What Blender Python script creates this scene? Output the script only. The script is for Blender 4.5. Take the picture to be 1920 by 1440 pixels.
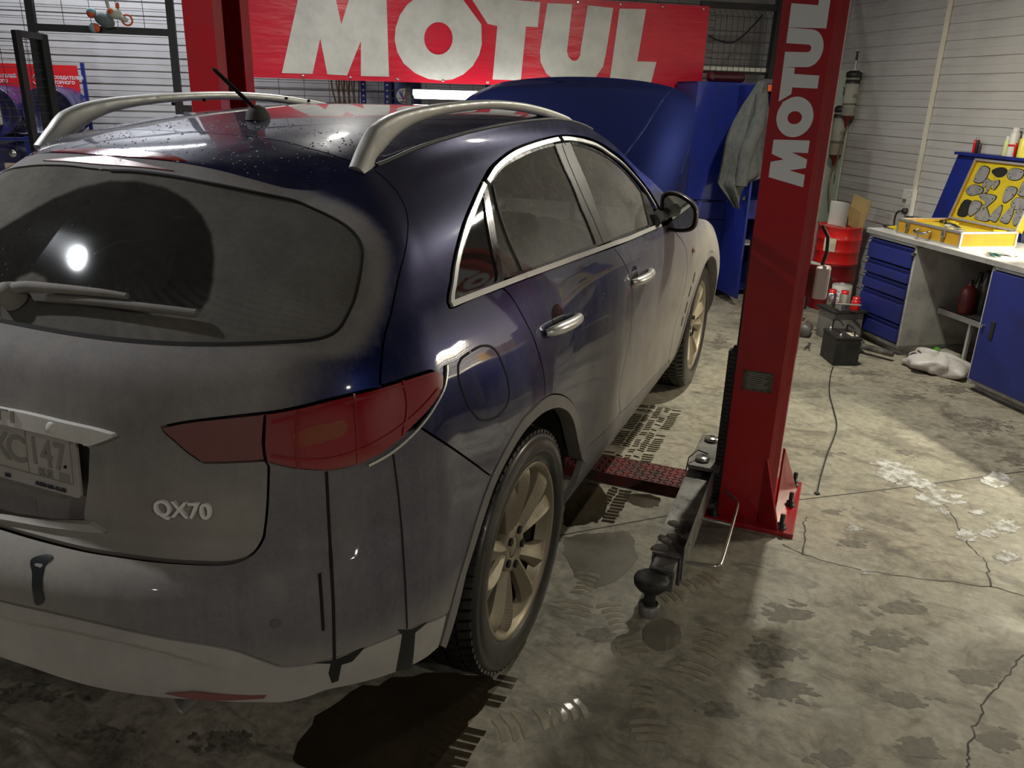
import bpy, bmesh, math, random
import numpy as np
from mathutils import Vector, Matrix, Euler
from mathutils.bvhtree import BVHTree
from mathutils.geometry import delaunay_2d_cdt
random.seed(7); RNG = np.random.default_rng(7)
SC = bpy.context.scene
for o in list(bpy.data.objects): bpy.data.objects.remove(o)
R_ = math.radians; PI = math.pi
# ---------------------------------------------------------------- camera (car frame: x right, y forward, rear axle y = 0)
CAM = np.array([1.697, -2.01, 1.692]); FPX = 1510.0
def cam_axes(yaw, pitch, roll):
    cy, sy, cp, sp = math.cos(yaw), math.sin(yaw), math.cos(pitch), math.sin(pitch)
    f = np.array([-sy*cp, cy*cp, -sp]); r = np.array([cy, sy, 0.0]); u = np.cross(r, f)
    cr, sr = math.cos(roll), math.sin(roll)
    return np.array([cr*r+sr*u, -sr*r+cr*u, f])
RC = cam_axes(R_(21.98), R_(19.72), R_(1.68))
cd = bpy.data.cameras.new('camera'); cd.sensor_width = 36; cd.lens = FPX/1920*36; cd.clip_start = .05; cd.clip_end = 60
cam = bpy.data.objects.new('camera', cd); SC.collection.objects.link(cam); SC.camera = cam
cam.matrix_world = Matrix([[RC[0][i], RC[1][i], -RC[2][i], CAM[i]] for i in range(3)] + [[0, 0, 0, 1]])
# room axes: a to the right along the back wall, b towards the back wall
YAW = R_(34.5); E1 = np.array([math.cos(YAW), math.sin(YAW), 0]); E2 = np.array([-math.sin(YAW), math.cos(YAW), 0])
def W(a, b, z=0.0): return a*E1 + b*E2 + np.array([0, 0, z])
A_WALL, B_WALL, CEIL = 4.87, 6.10, 3.9
# ---------------------------------------------------------------- world, exposure
wd = bpy.data.worlds.new('world'); SC.world = wd; wd.use_nodes = True
wd.node_tree.nodes['Background'].inputs[0].default_value = (.55, .6, .7, 1)
wd.node_tree.nodes['Background'].inputs[1].default_value = .03
vs = SC.view_settings; vs.view_transform = 'Standard'; vs.look = 'None'; vs.gamma = 1; vs.exposure = 0.08; vs.use_curve_mapping = False
LAMPS = []   # (name, label, room position, length, room direction, watt, colour)
LAMPS += [('pendant_lamp', 'round pendant lamp over the left side of the bay', (-2.0, .2, 3.0), 0, 0, 62, (.95, .97, 1)),
          ('pendant_lamp', 'round pendant lamp over the floor beside the lettered lift column', (3.0, 1.6, 2.85), 0, 0, 62, (1, .95, .80)),
          ('pendant_lamp', 'round pendant lamp over the windscreen of the car', (.36, 2.7, 2.95), 0, 0, 42, (1, .97, .9)),
          ('pendant_lamp', 'round pendant lamp at the entrance behind the car', (-3.2, -4.1, 2.8), 0, 0, 35, (1, .95, .90)),
          ('pendant_lamp', 'round pendant lamp near the entrance on the siding wall side', (2.6, -4.6, 2.8), 0, 0, 56, (1, .94, .84)),
          ('ceiling_lamp', 'bare ceiling light tube over the oil drum rack', (-1.7, 5.1, 3.85), 1.25, 0, 75, (.86, .9, 1)),
          ('wall_lamp', 'bare light tube on the wall above the workbench', (4.82, .75, 1.58), .5, 90, 88, (1, .92, .70))]
# ---------------------------------------------------------------- material helper
def mat(name, col=(.5, .5, .5), rough=.5, metal=0, **k):
    m = bpy.data.materials.new(name); m.use_nodes = True
    b = m.node_tree.nodes['Principled BSDF']
    b.inputs['Base Color'].default_value = (*col, 1); b.inputs['Roughness'].default_value = rough; b.inputs['Metallic'].default_value = metal
    for key, v in k.items():
        nm = {'coat': 'Coat Weight', 'coat_rough': 'Coat Roughness', 'trans': 'Transmission Weight', 'ior': 'IOR', 'spec': 'Specular IOR Level', 'emit': 'Emission Strength', 'alpha': 'Alpha'}.get(key)
        if nm: b.inputs[nm].default_value = v
        elif key == 'emit_col': b.inputs['Emission Color'].default_value = (*v, 1)
    return m
class NT:
    """tiny node builder"""
    def __init__(s, m): s.m = m; s.t = m.node_tree; s.n = s.t.nodes; s.l = s.t.links; s.b = s.n.get('Principled BSDF')
    def new(s, typ, **kw):
        n = s.n.new(typ)
        for k, v in kw.items():
            if k.startswith('i_'): n.inputs[k[2:].replace('_', ' ')].default_value = v
            else: setattr(n, k, v)
        return n
    def link(s, a, b): s.l.new(a, b)
    def coord(s, kind='Object', scale=(1, 1, 1), rot=(0, 0, 0), loc=(0, 0, 0)):
        tc = s.new('ShaderNodeTexCoord'); mp = s.new('ShaderNodeMapping')
        mp.inputs['Scale'].default_value = scale; mp.inputs['Rotation'].default_value = rot; mp.inputs['Location'].default_value = loc
        s.link(tc.outputs[kind], mp.inputs['Vector']); return mp.outputs[0]
    def noise(s, vec, scale, detail=4, rough=.55, dist=0):
        n = s.new('ShaderNodeTexNoise'); n.inputs['Scale'].default_value = scale; n.inputs['Detail'].default_value = detail
        n.inputs['Roughness'].default_value = rough; n.inputs['Distortion'].default_value = dist; s.link(vec, n.inputs['Vector']); return n.outputs['Fac']
    def voro(s, vec, scale, feature='F1'):
        n = s.new('ShaderNodeTexVoronoi'); n.feature = feature; n.inputs['Scale'].default_value = scale; s.link(vec, n.inputs['Vector']); return n.outputs['Distance']
    def ramp(s, fac, stops, mode='LINEAR'):
        r = s.new('ShaderNodeValToRGB'); r.color_ramp.interpolation = mode
        while len(r.color_ramp.elements) < len(stops): r.color_ramp.elements.new(.5)
        for e, (p, c) in zip(r.color_ramp.elements, stops):
            e.position = p; e.color = (*c, 1) if hasattr(c, '__len__') else (c, c, c, 1)
        s.link(fac, r.inputs[0]); return r.outputs[0]
    def math(s, op, a, b=None, clamp=False):
        n = s.new('ShaderNodeMath', operation=op, use_clamp=clamp)
        for i, v in enumerate((a, b)):
            if v is None: continue
            if isinstance(v, (int, float)): n.inputs[i].default_value = v
            else: s.link(v, n.inputs[i])
        return n.outputs[0]
    def mix(s, fac, a, b, mode='MIX'):
        n = s.new('ShaderNodeMix', data_type='RGBA', blend_type=mode)
        for i, v in ((0, fac), (6, a), (7, b)):
            if isinstance(v, (int, float)): n.inputs[i].default_value = v
            elif isinstance(v, tuple): n.inputs[i].default_value = (*v, 1)
            else: s.link(v, n.inputs[i])
        return n.outputs[2]
    def bump(s, h, strength=.3, dist=.01):
        n = s.new('ShaderNodeBump'); n.inputs['Strength'].default_value = strength; n.inputs['Distance'].default_value = dist
        s.link(h, n.inputs['Height']); s.link(n.outputs[0], s.b.inputs['Normal'])
    def set(s, key, v): s.link(v, s.b.inputs[key])
def worn(name, col, col2, rough=.5, rough2=.7, metal=0, scale=6, lo=.45, hi=.7, bump=0, **k):
    """base colour with blotches of a second colour"""
    m = mat(name, col, rough, metal, **k); t = NT(m); v = t.coord('Object')
    f = t.ramp(t.noise(v, scale, 6, .65), [(lo, 0.0), (hi, 1.0)])
    t.set('Base Color', t.mix(f, col, col2)); t.set('Roughness', t.ramp(f, [(0, rough), (1, rough2)]))
    if bump: t.bump(t.noise(v, scale*6, 5), bump, .004)
    return m
# ---------------------------------------------------------------- objects
def tag(o, label=None, cat=None, group=None, kind=None):
    if label: o['label'] = label
    if cat: o['category'] = cat
    if group: o['group'] = group
    if kind: o['kind'] = kind
    return o
def link(o, parent=None):
    SC.collection.objects.link(o)
    if parent is not None: o.parent = parent
    return o
def thing(name, label, cat, loc=(0, 0, 0), rz=0.0, group=None):
    o = link(bpy.data.objects.new(name, None)); o.empty_display_size = .1
    o.location = Vector([float(c) for c in loc]); o.rotation_euler = (0, 0, rz)
    return tag(o, label, cat, group)
def rthing(name, label, cat, a, b, z=0.0, rz=0.0, group=None):   # placed by room coordinates, local axes = room axes
    return thing(name, label, cat, W(a, b, z), YAW+rz, group)
class MB:
    def __init__(s): s.v = []; s.f = []; s.sm = []
    def add(s, vs, fs, smooth=False):
        n = len(s.v); s.v += [tuple(map(float, p)) for p in vs]; s.f += [[i+n for i in f] for f in fs]; s.sm += [smooth]*len(fs); return s
    def box(s, c, d, rot=None, bev=0.0):
        x, y, z = d[0]/2, d[1]/2, d[2]/2
        if bev:
            b = min(bev, x*.9, y*.9, z*.9); bm = bmesh.new(); bmesh.ops.create_cube(bm, size=1)
            bmesh.ops.scale(bm, vec=d, verts=bm.verts); bmesh.ops.bevel(bm, geom=bm.edges[:], offset=b, segments=2, affect='EDGES', profile=.5)
            vs = [v.co.copy() for v in bm.verts]; bm.verts.index_update(); fs = [[v.index for v in f.verts] for f in bm.faces]; bm.free()
        else:
            vs = [Vector((i*x, j*y, k*z)) for i in (-1, 1) for j in (-1, 1) for k in (-1, 1)]
            fs = [[0, 1, 3, 2], [4, 6, 7, 5], [0, 4, 5, 1], [2, 3, 7, 6], [0, 2, 6, 4], [1, 5, 7, 3]]
        M = Euler(rot).to_matrix() if rot is not None else Matrix.Identity(3)
        return s.add([M @ v + Vector([float(q) for q in c]) for v in vs], fs)
    def lathe(s, prof, c=(0, 0, 0), axis='z', n=32, cap=True, a0=0.0, a1=2*PI):
        full = abs(a1-a0-2*PI) < 1e-6; m = n if full else n+1; vs = []
        for i in range(m):
            a = a0+(a1-a0)*i/n
            for r, h in prof:
                p = (r*math.cos(a), r*math.sin(a), h)
                p = p if axis == 'z' else ((h, p[0], p[1]) if axis == 'x' else (p[1], h, p[0]))
                vs.append((p[0]+c[0], p[1]+c[1], p[2]+c[2]))
        k = len(prof); fs = []
        for i in range(n):
            for j in range(k-1):
                a, b = i*k+j, ((i+1) % m)*k+j; fs.append([a, b, b+1, a+1])
        s.add(vs, fs, True)
        if cap and full:
            for j, rev in ((0, True), (k-1, False)):
                if prof[j][0] > 1e-5:
                    idx = [i*k+j for i in range(m)]; s.add([vs[i] for i in idx], [list(range(m))[::-1] if rev else list(range(m))])
        return s
    def cyl(s, c, r, h, axis='z', n=24, r2=None):
        return s.lathe([(r, -h/2), (r if r2 is None else r2, h/2)], c, axis, n)
    def tube(s, pts, r, n=8, closed=False):
        P = [np.array(p, float) for p in pts]; m = len(P); vs = []; prev = None
        for i in range(m):
            t = P[(i+1) % m]-P[i-1] if (closed or 0 < i < m-1) else (P[1]-P[0] if i == 0 else P[-1]-P[-2])
            t = t/(np.linalg.norm(t)+1e-12)
            if prev is None: ref = np.array([0, 0, 1.]) if abs(t[2]) < .9 else np.array([1., 0, 0]); u = np.cross(ref, t)
            else: u = prev-np.dot(prev, t)*t
            u = u/(np.linalg.norm(u)+1e-12); w = np.cross(t, u); prev = u; rr = r[i] if hasattr(r, '__len__') else r
            for k in range(n):
                a = 2*PI*k/n; vs.append(P[i]+rr*(math.cos(a)*u+math.sin(a)*w))
        fs = []; mm = m if closed else m-1
        for i in range(mm):
            for k in range(n): a, b = i*n, ((i+1) % m)*n; fs.append([a+k, a+(k+1) % n, b+(k+1) % n, b+k])
        s.add(vs, fs, True)
        if not closed: s.add(vs[:n], [list(range(n))[::-1]]); s.add(vs[-n:], [list(range(n))])
        return s
    def prism(s, poly, h0, h1, plane='xy', M=None):
        """extrude a 2d polygon between heights"""
        n = len(poly)
        def P(p, h): return {'xy': (p[0], p[1], h), 'xz': (p[0], h, p[1]), 'yz': (h, p[0], p[1])}[plane]
        vs = [P(p, h0) for p in poly]+[P(p, h1) for p in poly]
        if M is not None: vs = [tuple(M @ Vector(v)) for v in vs]
        return s.add(vs, [list(range(n))[::-1], list(range(n, 2*n))]+[[i, (i+1) % n, n+(i+1) % n, n+i] for i in range(n)])
    def grid(s, rows, smooth=True, closed_u=False):
        h, w = len(rows), len(rows[0]); vs = [p for r in rows for p in r]; fs = []
        for i in range(h-1):
            for j in range(w if closed_u else w-1): fs.append([i*w+j, i*w+(j+1) % w, (i+1)*w+(j+1) % w, (i+1)*w+j])
        return s.add(vs, fs, smooth)
    def mesh(s, name, m=None):
        me = bpy.data.meshes.new(name); me.from_pydata(s.v, [], s.f); me.polygons.foreach_set('use_smooth', s.sm)
        if m: me.materials.append(m)
        me.update(); return me
    def build(s, name, m=None, parent=None, **t):
        o = bpy.data.objects.new(name, s.mesh(name, m)); link(o, parent); return tag(o, **t) if t else o
def fix_normals(o):
    bm = bmesh.new(); bm.from_mesh(o.data); bmesh.ops.recalc_face_normals(bm, faces=bm.faces[:]); bm.to_mesh(o.data); bm.free(); return o
def text_polys(txt, size, mat_, name, M, parent=None, ext=.002, bold=0.0, align='LEFT', **t):
    c = bpy.data.curves.new(name, 'FONT'); c.body = txt; c.size = size; c.extrude = ext; c.offset = bold; c.align_x = align; c.resolution_u = 3
    tmp = bpy.data.objects.new(name, c); SC.collection.objects.link(tmp)
    me = bpy.data.meshes.new_from_object(tmp.evaluated_get(bpy.context.evaluated_depsgraph_get()))
    bpy.data.objects.remove(tmp); me.transform(M); me.materials.clear(); me.materials.append(mat_)
    o = bpy.data.objects.new(name, me); link(o, parent); return tag(o, **t) if t else o
def frame_M(o, x, y, z):   # matrix from origin and axes
    return Matrix([[x[i], y[i], z[i], o[i]] for i in range(3)]+[[0, 0, 0, 1]])
def catmull(P, n=8, closed=False):
    P = [np.array(p, float) for p in P]; m = len(P); out = []
    for i in range(m if closed else m-1):
        p1, p2 = P[i], P[(i+1) % m]; p0 = P[i-1] if (closed or i) else 2*p1-p2; p3 = P[(i+2) % m] if (closed or i < m-2) else 2*p2-p1
        for k in range(n):
            t = k/n; out.append(.5*((2*p1)+(p2-p0)*t+(2*p0-5*p1+4*p2-p3)*t*t+(3*p1-p0-3*p2+p3)*t**3))
    if not closed: out.append(P[-1])
    return out
def poly_tri(outer, holes=(), step=None):
    """triangulate a 2d polygon with holes -> verts, tris"""
    vs = []; ed = []
    for loop in [outer]+list(holes):
        n0 = len(vs); vs += [Vector((float(p[0]), float(p[1]))) for p in loop]; ed += [(n0+i, n0+(i+1) % len(loop)) for i in range(len(loop))]
    r = delaunay_2d_cdt(vs, ed, [], 2 if holes else 1, 1e-6)
    V = np.array([(p.x, p.y) for p in r[0]]); F = []
    def inside(p, loop):
        c = False; n = len(loop)
        for i in range(n):
            (x0, y0), (x1, y1) = loop[i][:2], loop[i-1][:2]
            if (y0 > p[1]) != (y1 > p[1]) and p[0] < (x1-x0)*(p[1]-y0)/(y1-y0)+x0: c = not c
        return c
    for f in r[2]:
        c = V[list(f)].mean(0)
        if inside(c, outer) and not any(inside(c, h) for h in holes): F.append(list(f))
    return V, F
def flat_shape(mb, outer, holes, M, h0, h1):
    """solid plate from a 2d outline with holes: local xy, thickness in local z, mapped by M"""
    V, F = poly_tri(outer, holes)
    area = lambda f: (V[f[1]][0]-V[f[0]][0])*(V[f[2]][1]-V[f[0]][1])-(V[f[2]][0]-V[f[0]][0])*(V[f[1]][1]-V[f[0]][1])
    F = [f if area(f) > 0 else f[::-1] for f in F]
    mb.add([M @ Vector((p[0], p[1], h1)) for p in V], F)
    if abs(h1-h0) > 1e-7:
        mb.add([M @ Vector((p[0], p[1], h0)) for p in V], [f[::-1] for f in F])
        for loop in [outer]+list(holes):
            n = len(loop); vs = [M @ Vector((p[0], p[1], h)) for h in (h0, h1) for p in loop]
            mb.add(vs, [[i, (i+1) % n, n+(i+1) % n, n+i] for i in range(n)])
    return mb
# MOTUL letter outlines, unit height, shared by banner and post decals
def arc(cx, cy, rx, ry, a0, a1, n=20): return [(cx+rx*math.cos(R_(a0+(a1-a0)*i/n)), cy+ry*math.sin(R_(a0+(a1-a0)*i/n))) for i in range(n+1)]
LETTERS = {
 'M': ([(0, 0), (.40, 0), (.52, .50), (.62, 0), (.90, 0), (1.10, .50), (1.10, 0), (1.50, 0), (1.48, 1.12), (1.02, 1.12), (.86, .72), (.76, 1.12), (.26, 1.12)], [], 1.50),
 'O': (arc(.62, .53, .62, .60, 52, 318, 30)+[(1.135, .20)]+arc(.62, .53, .62, .60, -22, 22, 6)+[(1.06, 1.0)], [arc(.60, .53, .20, .235, 0, 345, 23)], 1.24),
 'T': ([(.20, 0), (.62, 0), (.66, .76), (.86, .76), (.88, 1.12), (-.26, 1.12), (.0, .76), (.22, .76)], [], .90),
 'U': ([(0, 1.12), (.0, .42)]+arc(.44, .42, .44, .44, 180, 360, 16)+[(.92, 1.12), (.56, 1.12), (.53, .46)]+arc(.44, .45, .09, .11, 0, -180, 8)+[(.36, 1.12)], [], .92),
 'L': ([(0, 0), (.58, 0), (.64, .33), (.38, .33), (.42, 1.12), (0.02, 1.12)], [], .62)}
# ---------------------------------------------------------------- lamps
M_TUBE = mat('lamp_tube_glow', (1, 1, 1), .4, emit=30, emit_col=(1, .98, .95)); M_LAMPBODY = mat('lamp_housing', (.75, .75, .74), .45)
def lamp(name, label, pos, length, deg, watt, col):
    t = rthing(name, label, 'lamp', pos[0], pos[1], pos[2], R_(deg))
    if not length:
        MB().lathe([(.03, .10), (.045, .09), (.05, .04), (.062, .012), (.066, 0), (.060, -.004), (.056, .004)], (0, 0, 0), 'z', 28, cap=False).build('shade', M_LAMPBODY, t)
        MB().lathe([(0, -.022), (.035, -.016), (.055, 0)], (0, 0, 0), 'z', 28, cap=False).build('bulb', M_TUBE, t); MB().cyl((0, 0, (CEIL-pos[2]+.10)/2), .006, CEIL-pos[2]-.10, 'z', 8).build('cord', M_LAMPBODY, t)
        ld = bpy.data.lights.new(name+'_light', 'AREA'); ld.shape = 'DISK'; ld.size = .11; ld.energy = watt; ld.color = col
        lo = bpy.data.objects.new(name+'_light', ld); link(lo, t); lo.location = (0, 0, -.03); return t
    MB().box((0, 0, .03), (length, .06, .04), bev=.006).build('housing', M_LAMPBODY, t)
    MB().cyl((0, 0, -.012), .016, length-.06, 'x', 12).build('tube', M_TUBE, t)
    for s in (-1, 1): MB().box((s*(length/2-.018), 0, -.005), (.028, .04, .05), bev=.005).build('lamp_holder', M_LAMPBODY, t)
    ld = bpy.data.lights.new(name+'_light', 'AREA'); ld.shape = 'RECTANGLE'; ld.size = length; ld.size_y = .05; ld.energy = watt; ld.color = col
    lo = bpy.data.objects.new(name+'_light', ld); link(lo, t); lo.location = (0, 0, -.04); return t
# ================================================================ the room
def concrete():
    m = mat('concrete_floor', (.33, .31, .25), .55); t = NT(m); v = t.coord('Object')
    big = t.noise(v, .55, 5, .6, .4); mid = t.noise(v, 2.3, 8, .68, .6); fine = t.noise(v, 26, 6, .7)
    base = t.mix(t.ramp(big, [(.3, 0.0), (.7, 1.0)]), (.29, .28, .22), (.42, .375, .29))
    base = t.mix(t.ramp(mid, [(.50, 0.0), (.70, .85)]), base, (.075, .066, .054))          # oily stains
    v2 = t.coord('Object', (1.0, 3.2, 1), (0, 0, .5))
    base = t.mix(t.ramp(t.noise(v2, 2.6, 7, .7, 1.0), [(.53, 0.0), (.70, .85)]), base, (.055, .045, .036))
    base = t.mix(t.ramp(t.noise(v2, 5.0, 6, .7, .3), [(.58, 0.0), (.70, .35)]), base, (.46, .44, .37))
    base = t.mix(t.ramp(fine, [(.35, .45), (.62, 0.0)]), base, (.09, .08, .065))
    base = t.mix(t.ramp(t.noise(v, 9, 7, .75, .8), [(.52, 0.0), (.66, .6)]), base, (.07, .06, .048))
    base = t.mix(t.ramp(t.noise(v, 13, 6, .7, .4), [(.56, 0.0), (.70, .35)]), base, (.42, .39, .31))
    base = t.mix(t.ramp(t.voro(v, 34), [(.03, .55), (.09, 0.0)]), base, (.05, .045, .04))
    t.set('Base Color', base)
    t.set('Roughness', t.ramp(t.noise(v, 1.7, 6, .65, .5), [(.35, .42), (.62, .78)]))
    t.bump(t.math('ADD', t.math('MULTIPLY', fine, .4), mid), .25, .006); return m
M_CONC = concrete()
fl = MB(); S = 12
fl.add([W(a, b, 0) for a, b in ((-7, -7), (A_WALL+.15, -7), (A_WALL+.15, B_WALL+.15), (-7, B_WALL+.15))], [[0, 1, 2, 3]])
floor = fl.build('floor', M_CONC, kind='structure')
M_CRACK = mat('floor_joint_dark', (.045, .04, .035), .8)
def ribbon(pts, w, z, name, m, parent=None, wiggle=0.0):
    P = [np.array([p[0], p[1], z]) for p in pts]; L, Rr = [], []
    for i in range(len(P)):
        t = P[min(i+1, len(P)-1)]-P[max(i-1, 0)]; n = np.array([-t[1], t[0], 0]); n /= (np.linalg.norm(n)+1e-9)
        ww = (w[i] if hasattr(w, '__len__') else w)*(1+wiggle*(random.random()-.5)); L.append(P[i]+n*ww/2); Rr.append(P[i]-n*ww/2)
    return MB().grid([L, Rr], False).build(name, m, parent)
def pix_ray(x, y): return np.array([(x-960)/FPX, -(y-720)/FPX, 1.]) @ RC
def ground(x, y, z=0.0):
    d = pix_ray(x, y); return CAM+d*(z-CAM[2])/d[2]
def on_plane(x, y, P0, n):
    d = pix_ray(x, y); n = np.array(n, float); return CAM+d*np.dot(np.array(P0, float)-CAM, n)/np.dot(d, n)
def jag(pts, n=6, amp=.012):
    out = []
    for i in range(len(pts)-1):
        for k in range(n):
            p = pts[i]+(pts[i+1]-pts[i])*k/n; out.append(p+np.array([random.uniform(-amp, amp), random.uniform(-amp, amp), 0])*(k > 0))
    return out+[pts[-1]]
ribbon([ground(900, 1022), ground(1055, 1003), ground(1280, 962), ground(1500, 937), ground(1710, 912), ground(1919, 884)]+[ground(1919, 884)+np.array([1.2, .35, 0])], .007, .0006, 'expansion_joint', M_CRACK, floor)
for pp in ([(1468, 1020), (1505, 1040), (1610, 1068), (1720, 1085), (1858, 1100), (1919, 1118)], [(1700, 905), (1775, 950), (1800, 995), (1825, 1030), (1850, 1055), (1858, 1100)],
           [(1919, 1228), (1885, 1268), (1850, 1310), (1830, 1360), (1815, 1400), (1812, 1439)], [(1505, 1040), (1508, 985), (1512, 968)]):
    ribbon(jag([ground(*q) for q in pp], 6, .008), .005, .0006, 'crack', M_CRACK, floor, .9)
# --- walls of horizontal siding planks
def siding():
    m = mat('white_siding', (.60, .59, .56), .42); t = NT(m); v = t.coord('Object')
    f = t.ramp(t.noise(v, 1.3, 5, .6), [(.35, 0.0), (.7, 1.0)])
    c = t.mix(f, (.47, .465, .46), (.37, .36, .345))
    c = t.mix(t.ramp(t.noise(t.coord('Object', (.6, 6, 6)), 3, 6, .7), [(.5, 0.0), (.78, .6)]), c, (.21, .185, .155))
    t.set('Base Color', c); t.bump(t.noise(v, 2.2, 3), .25, .01); return m
M_SIDE = siding(); M_WALLBACK = mat('wall_core', (.25, .24, .22), .8); M_DARKW = mat('grey_plaster', (.20, .20, .20), .8); M_CEIL = mat('ceiling_panel', (.22, .22, .23), .7)
def plank_mesh(length, h=.118):
    # cross section (depth, height): two steps per plank, shadow gap under each
    prof = [(.0, .0), (.0125, .0), (.0135, .003), (.0095, h*.5-.0015), (.0115, h*.5-.001), (.0122, h*.5+.001), (.006, h), (.0, h)]
    vs = [(x, d, z) for x in (-length/2, length/2) for d, z in prof]; n = len(prof)
    fs = [[i, (i+1) % n, n+(i+1) % n, n+i] for i in range(n)]+[list(range(n))[::-1], list(range(n, 2*n))]
    return MB().add(vs, fs).mesh('plank', M_SIDE)
def siding_wall(name, centre, length, rz, z1=CEIL, pitch=.1195, z0=.02):
    w = thing(name, None, None); w['kind'] = 'structure'
    w.location = Vector(list(centre)); w.rotation_euler = (0, 0, rz)
    MB().box((0, -.06, z1/2), (length, .12, z1)).build('wall_core', M_WALLBACK, w)
    me = plank_mesh(length); k = 0; z = z0
    while z+pitch < z1:
        o = bpy.data.objects.new('plank', me); link(o, w); o.location = (random.uniform(-.002, .002), random.uniform(0, .0015), z); z += pitch; k += 1
    return w
# local y of the wall points into the room
wall_back = siding_wall('wall_back', W(-1.0, B_WALL), 11.9, YAW+PI)
wall_right = siding_wall('wall_right', W(A_WALL, -.45), 13.1, YAW+PI/2)
for n, c, d in (('wall_left', (-7, -.45), (.12, 13.1)), ('wall_front', (-1.0, -7), (11.9, .12))):
    o = MB().box((0, 0, CEIL/2), (d[0], d[1], CEIL)).build(n, M_DARKW, kind='structure'); o.location = Vector(list(W(*c))); o.rotation_euler = (0, 0, YAW)
o = MB().box((0, 0, 0), (12, 13.2, .1)).build('ceiling', M_CEIL, kind='structure'); o.location = Vector(list(W(-1.0, -.45, CEIL+.05))); o.rotation_euler = (0, 0, YAW)
for L in LAMPS: lamp(*L)
# ================================================================ car body surface
def hermite(xs, ys, x):
    """C1 cubic interpolation (Catmull tangents, non uniform) of ys (n, ...) at x"""
    xs = np.asarray(xs, float); ys = np.asarray(ys, float); x = np.atleast_1d(np.asarray(x, float))
    d = np.zeros_like(ys); h = np.diff(xs).reshape((-1,)+(1,)*(ys.ndim-1)); s = np.diff(ys, axis=0)/h
    d[0], d[-1] = s[0], s[-1]
    if len(xs) > 2: d[1:-1] = (s[:-1]*h[1:]+s[1:]*h[:-1])/(h[1:]+h[:-1])
    i = np.clip(np.searchsorted(xs, x)-1, 0, len(xs)-2); H = (xs[i+1]-xs[i]); t = np.clip((x-xs[i])/H, 0, 1)
    sh = (-1,)+(1,)*(ys.ndim-1); t = t.reshape(sh); H = H.reshape(sh)
    return ((2*t**3-3*t**2+1)*ys[i]+(t**3-2*t**2+t)*H*d[i]+(-2*t**3+3*t**2)*ys[i+1]+(t**3-t**2)*H*d[i+1])
def tab(pairs): a = np.array(pairs, float); return lambda x: hermite(a[:, 0], a[:, 1], x)
# side sections: half width x over height z at stations y
ZS = [.20, .30, .42, .55, .68, .80, .92, 1.02, 1.11, 1.19, 1.28, 1.36, 1.44, 1.51, 1.57, 1.62]
SEC = {-.50: [.84, .885, .912, .925, .932, .932, .926, .914, .893, .858, .803, .748, .690, .630, .572, .53],
       0.00: [.85, .900, .938, .956, .964, .962, .950, .930, .902, .868, .818, .768, .715, .660, .602, .55],
       0.60: [.86, .905, .922, .928, .934, .936, .932, .922, .904, .872, .826, .780, .733, .686, .640, .57],
       1.20: [.86, .905, .920, .922, .926, .930, .930, .923, .905, .868, .820, .773, .726, .682, .640, .57],
       1.70: [.86, .905, .920, .923, .928, .933, .933, .926, .904, .860, .806, .755, .705, .662, .625, .57],
       2.10: [.86, .905, .922, .928, .935, .939, .938, .928, .898, .842, .778, .722, .672, .63, .60, .57],
       2.50: [.86, .900, .932, .947, .957, .960, .955, .937, .885, .80, .735, .69, .65, .62, .60, .57],
       2.885: [.86, .905, .945, .964, .972, .972, .960, .922, .85, .78, .73, .69, .65, .62, .60, .57],
       3.15: [.86, .905, .952, .972, .980, .975, .942, .88, .80, .75, .71, .68, .65, .62, .60, .57],
       3.40: [.86, .900, .945, .962, .966, .945, .895, .82, .76, .72, .70, .68, .64, .62, .60, .57]}
SY = sorted(SEC); STAB = np.array([hermite(ZS, SEC[y], np.linspace(.2, 1.62, 143)) for y in SY])
def Xside(y, z):
    row = hermite(SY, STAB, np.clip([y], SY[0], SY[-1]))[0]
    return float(np.interp(z, np.linspace(.2, 1.62, 143), row))
belt_z = tab([(-1.2, 1.205), (-.5, 1.205), (0, 1.195), (.6, 1.17), (1.2, 1.135), (1.7, 1.115), (2.1, 1.095), (2.5, 1.06), (2.885, 1.02), (3.4, .92), (3.8, .80)])
ring_t = np.array([(-.16, 1.513, .567), (0, 1.541, .572), (.28, 1.573, .58), (.62, 1.597, .588), (1.0, 1.607, .59), (1.3, 1.597, .594), (1.6, 1.548, .612), (1.9, 1.455, .645), (2.2, 1.325, .69), (2.42, 1.205, .735), (2.6, 1.10, .755), (2.885, 1.055, .74), (3.4, .965, .68), (3.7, .86, .60)])
ring_z = tab(ring_t[:, [0, 1]]); ring_x = tab(ring_t[:, [0, 2]])
LOWZ = [.22, .34, .46, .58, .66, .715, .75, .782, .84, .92, 1.0, 1.08, 1.15]   # heights of the lower rows at the rear
rear_y = tab([(.22, -.92), (.34, -1.0), (.46, -1.045), (.58, -1.066), (.66, -1.066), (.715, -1.055), (.75, -1.025), (.782, -.972), (.84, -.966), (.92, -.962), (1.0, -.955), (1.08, -.94), (1.15, -.91), (1.205, -.852)])
FR = [0, .22, .5, .8, .93, 1.0]; rear_up_y = [-.852, -.775, -.672, -.560, -.520, -.500]; REAR_RING = 1.524
TH = [0, 10, 20, 30, 40, 50, 60, 70, 80, 90]; YS = [None]*3+[.6, .9, 1.2, 1.5, 1.8, 2.1, 2.35, 2.6, 2.885, 3.15, 3.4]
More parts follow.
